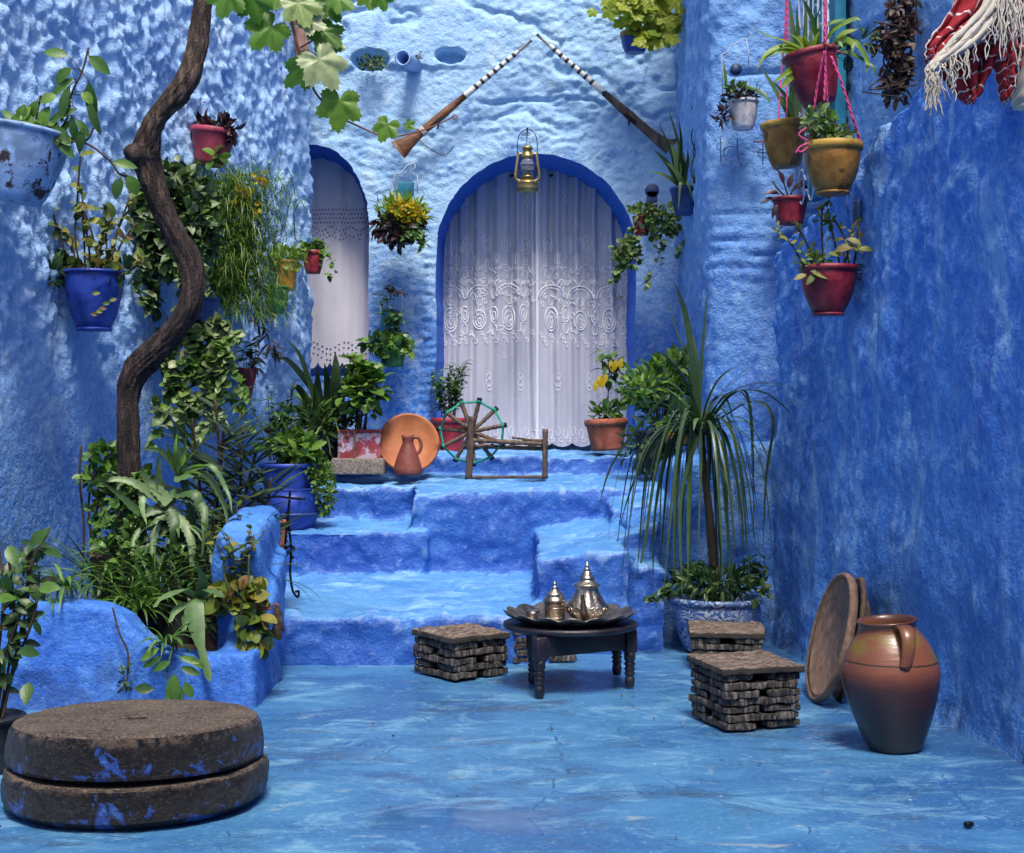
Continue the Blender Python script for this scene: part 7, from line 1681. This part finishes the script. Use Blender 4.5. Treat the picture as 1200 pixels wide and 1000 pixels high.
def vine():
    d = 7.0; s = d / F_; rng = RG(91)
    t = thing('grape_vine', 'old twisting grape vine trunk rising from the planter with lobed leaves overhead', 'vine', P(150, 740, d))
    ctl = [(150, 745, 20), (152, 690, 18.5), (153, 620, 17), (152, 560, 16), (151, 510, 15.5), (150, 470, 15), (156, 440, 16), (172, 420, 16.5), (196, 398, 16), (216, 372, 15.5), (226, 342, 14.5), (224, 312, 14.5), (208, 280, 15), (190, 245, 15.5), (178, 212, 15.5), (172, 185, 16), (174, 160, 15), (186, 135, 14), (206, 112, 14), (222, 88, 13.5), (230, 60, 13), (234, 30, 12.5), (238, 0, 13), (241, -50, 12.5), (236, -110, 12), (210, -170, 11)]
    dd = [0, 0, 0, 0, 0, 0, -.01, -.03, -.06, -.09, -.1, -.1, -.09, -.08, -.1, -.12, -.14, -.15, -.15, -.14, -.12, -.1, -.1, -.1, -.1, -.1]
    path = spline([P(x, y, d + q) for (x, y, _), q in zip(ctl, dd)], 16); rad = np.interp(np.linspace(0, 1, len(path)), np.linspace(0, 1, len(ctl)), [c[2] for c in ctl]) * s * .92
    mb = MB(); n = 64; vs = []; fs = []; prev = None
    for k, p in enumerate(path):
        tn = (path[min(k + 1, len(path) - 1)] - path[max(k - 1, 0)]).normalized()
        u_ = tn.orthogonal().normalized() if prev is None else (prev - tn * prev.dot(tn)).normalized(); prev = u_; v_ = tn.cross(u_)
        for i in range(n):
            a = 2 * math.pi * i / n + k * .035
            q = Vector((math.cos(a) * 1.6, math.sin(a) * 1.6, k * .05)); rg = abs(mnoise.noise(q * 1.9 + Vector((0, 0, 7)))) ; e = .20 * mnoise.noise(q * .8) - .34 * max(0, .35 - rg) * .9 + .10 * mnoise.noise(Vector((math.cos(a) * 4.5, math.sin(a) * 4.5, k * .035))) + .07 * mnoise.noise(Vector((math.cos(a) * 9, math.sin(a) * 9, k * .10)))
            e += .09 * math.sin(a * 2 + k * .09)
            vs.append(p + (u_ * math.cos(a) + v_ * math.sin(a)) * rad[k] * (1 + e))
    for k in range(len(path) - 1):
        for i in range(n): j = (i + 1) % n; fs.append((k * n + i, k * n + j, (k + 1) * n + j, (k + 1) * n + i))
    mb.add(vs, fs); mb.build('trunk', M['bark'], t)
    mb = MB(); c = P(172, 182, d - .12); kn = [c, P(160, 180, d - .16), P(152, 182, d - .19), P(148, 184, d - .2)]
    mb.tube(spline(kn, 5), [.062, .060, .057, .054, .052, .050, .049, .048, .046, .044, .042, .040, .038, .034, .026, .012], 18); mb.build('knot', M['bark'], t)
    # shoot and leaves across the top
    d2 = 6.2; s2 = d2 / F_; st = MB(); lf = MB(); lp = MB()
    st.tube(spline([P(225, -150, 6.9), P(270, -60, 6.4), P(322, -20, d2), P(338, 15, d2), P(350, 60, d2), (P(356, 82, d2))], 8), 1.9 * s2, 6)
    st.tube(spline([P(348, 55, d2), P(362, 90, d2), P(372, 112, d2 - .03), P(395, 135, d2 - .03), P(420, 148, d2), P(452, 160, d2), P(485, 156, d2 - .02), P(515, 145, d2), P(533, 136, d2)], 7), [lerp(1.5, .8, k / 56) * s2 for k in range(57)], 5)
    st.tube(spline([P(352, 56, d2), P(366, 48, d2), P(374, 44, d2)], 4), 1.2 * s2, 5); st.tube(spline([P(488, 160, d2), P(500, 172, d2), P(520, 182, d2 + .1), P(532, 172, d2)], 5), .5 * s2, 4)
    st.tube([P(533 + 4 * math.cos(a) * (1 - a / 16), 137 + 4 * math.sin(a) * (1 - a / 16), d2) for a in np.linspace(0, 11, 30)], .45 * s2, 4)
    for x, y, R_, dx, dy, pale in ((318, 40, 29, -.6, .7, 0), (268, 0, 26, -.3, 1, 0), (296, 6, 24, .2, 1, 0), (350, 12, 26, .4, 1, 1), (384, 10, 22, .5, .8, 0), (378, 44, 24, .7, .6, 0), (385, 56, 20, .2, 1, 1), (358, 86, 28, -.6, .5, 0), (374, 80, 32, .5, .8, 1), (398, 128, 29, -.1, 1, 0), (454, 152, 18, -.4, .9, 0), (432, -2, 17, .2, 1, 0), (446, 0, 15, .3, 1, 0), (398, 4, 18, .6, .5, 0), (330, -8, 26, -.3, 1, 0), (360, 30, 20, .6, .3, 1), (478, 148, 8, .5, .4, 0)):
        R_ *= 1.25; grape_leaf(lp if pale else lf, P(x, y - R_ * .25, d2 - rng.uniform(.02, .12)), Vector((dx, rng.uniform(-.35, .1), -dy)), Vector((rng.uniform(-.25, .25), -1, rng.uniform(.2, .7))), R_ * s2, rng)
    st.build('shoot', ST['red'], t); lf.build('foliage', L_['grape'], t); lp.build('pale_foliage', L_['vari'], t)
vine()

def post_and_leaf():
    d = 9.9; s = d / F_; mb = MB(); p = [P(348, -70, d + .1), P(350, 0, d), P(353, 40, d), P(354, 66, d), P(353, 74, d)]
    c = spline(p, 6); mb.tube(c, [lerp(9, 8.6, k / (len(c) - 1)) * s * (.75 if k == len(c) - 1 else 1) * (1 + .06 * math.sin(k * 1.7)) for k in range(len(c))], 16)
    tag(mb.build('wooden_post', M['beam']), 'bleached pinkish wooden post end hanging behind the grape leaves', 'post')
    mb = MB(); o = FL(1135, 969); mb.box(o + Vector((0, 0, .008)), (.028, .020, .014), Matrix.Rotation(.6, 3, 'Z'), .005, .004, 8, 3); tag(mb.build('dark_pebble', M['iron']), 'small dark pebble on the floor at lower right', 'pebble')
    r = RG(12); n = 0
post_and_leaf()

def litter():
    r = RG(7); mb = MB()
    for k in range(70):
        x, y = r.uniform(-1.8, 1.6), r.uniform(4.2, 7.1); p = Vector((x, y, .006)); 
        if r.random() < .5: mb.leaf(p, Vector((r.uniform(-1, 1), r.uniform(-1, 1), .1)), Vector((0, 0, 1)), r.uniform(.012, .03), r.uniform(.005, .012), 'tiny', .3)
        else: q = r.uniform(.003, .007); mb.box(p, (q, q * 1.3, q), Matrix.Rotation(r.uniform(0, 3), 3, 'Z'), q * .2)
    tag(mb.build('floor_litter', L_['dry']), 'scattered grit and dry leaf scraps on the blue floor', 'litter', None, 'stuff')
litter()
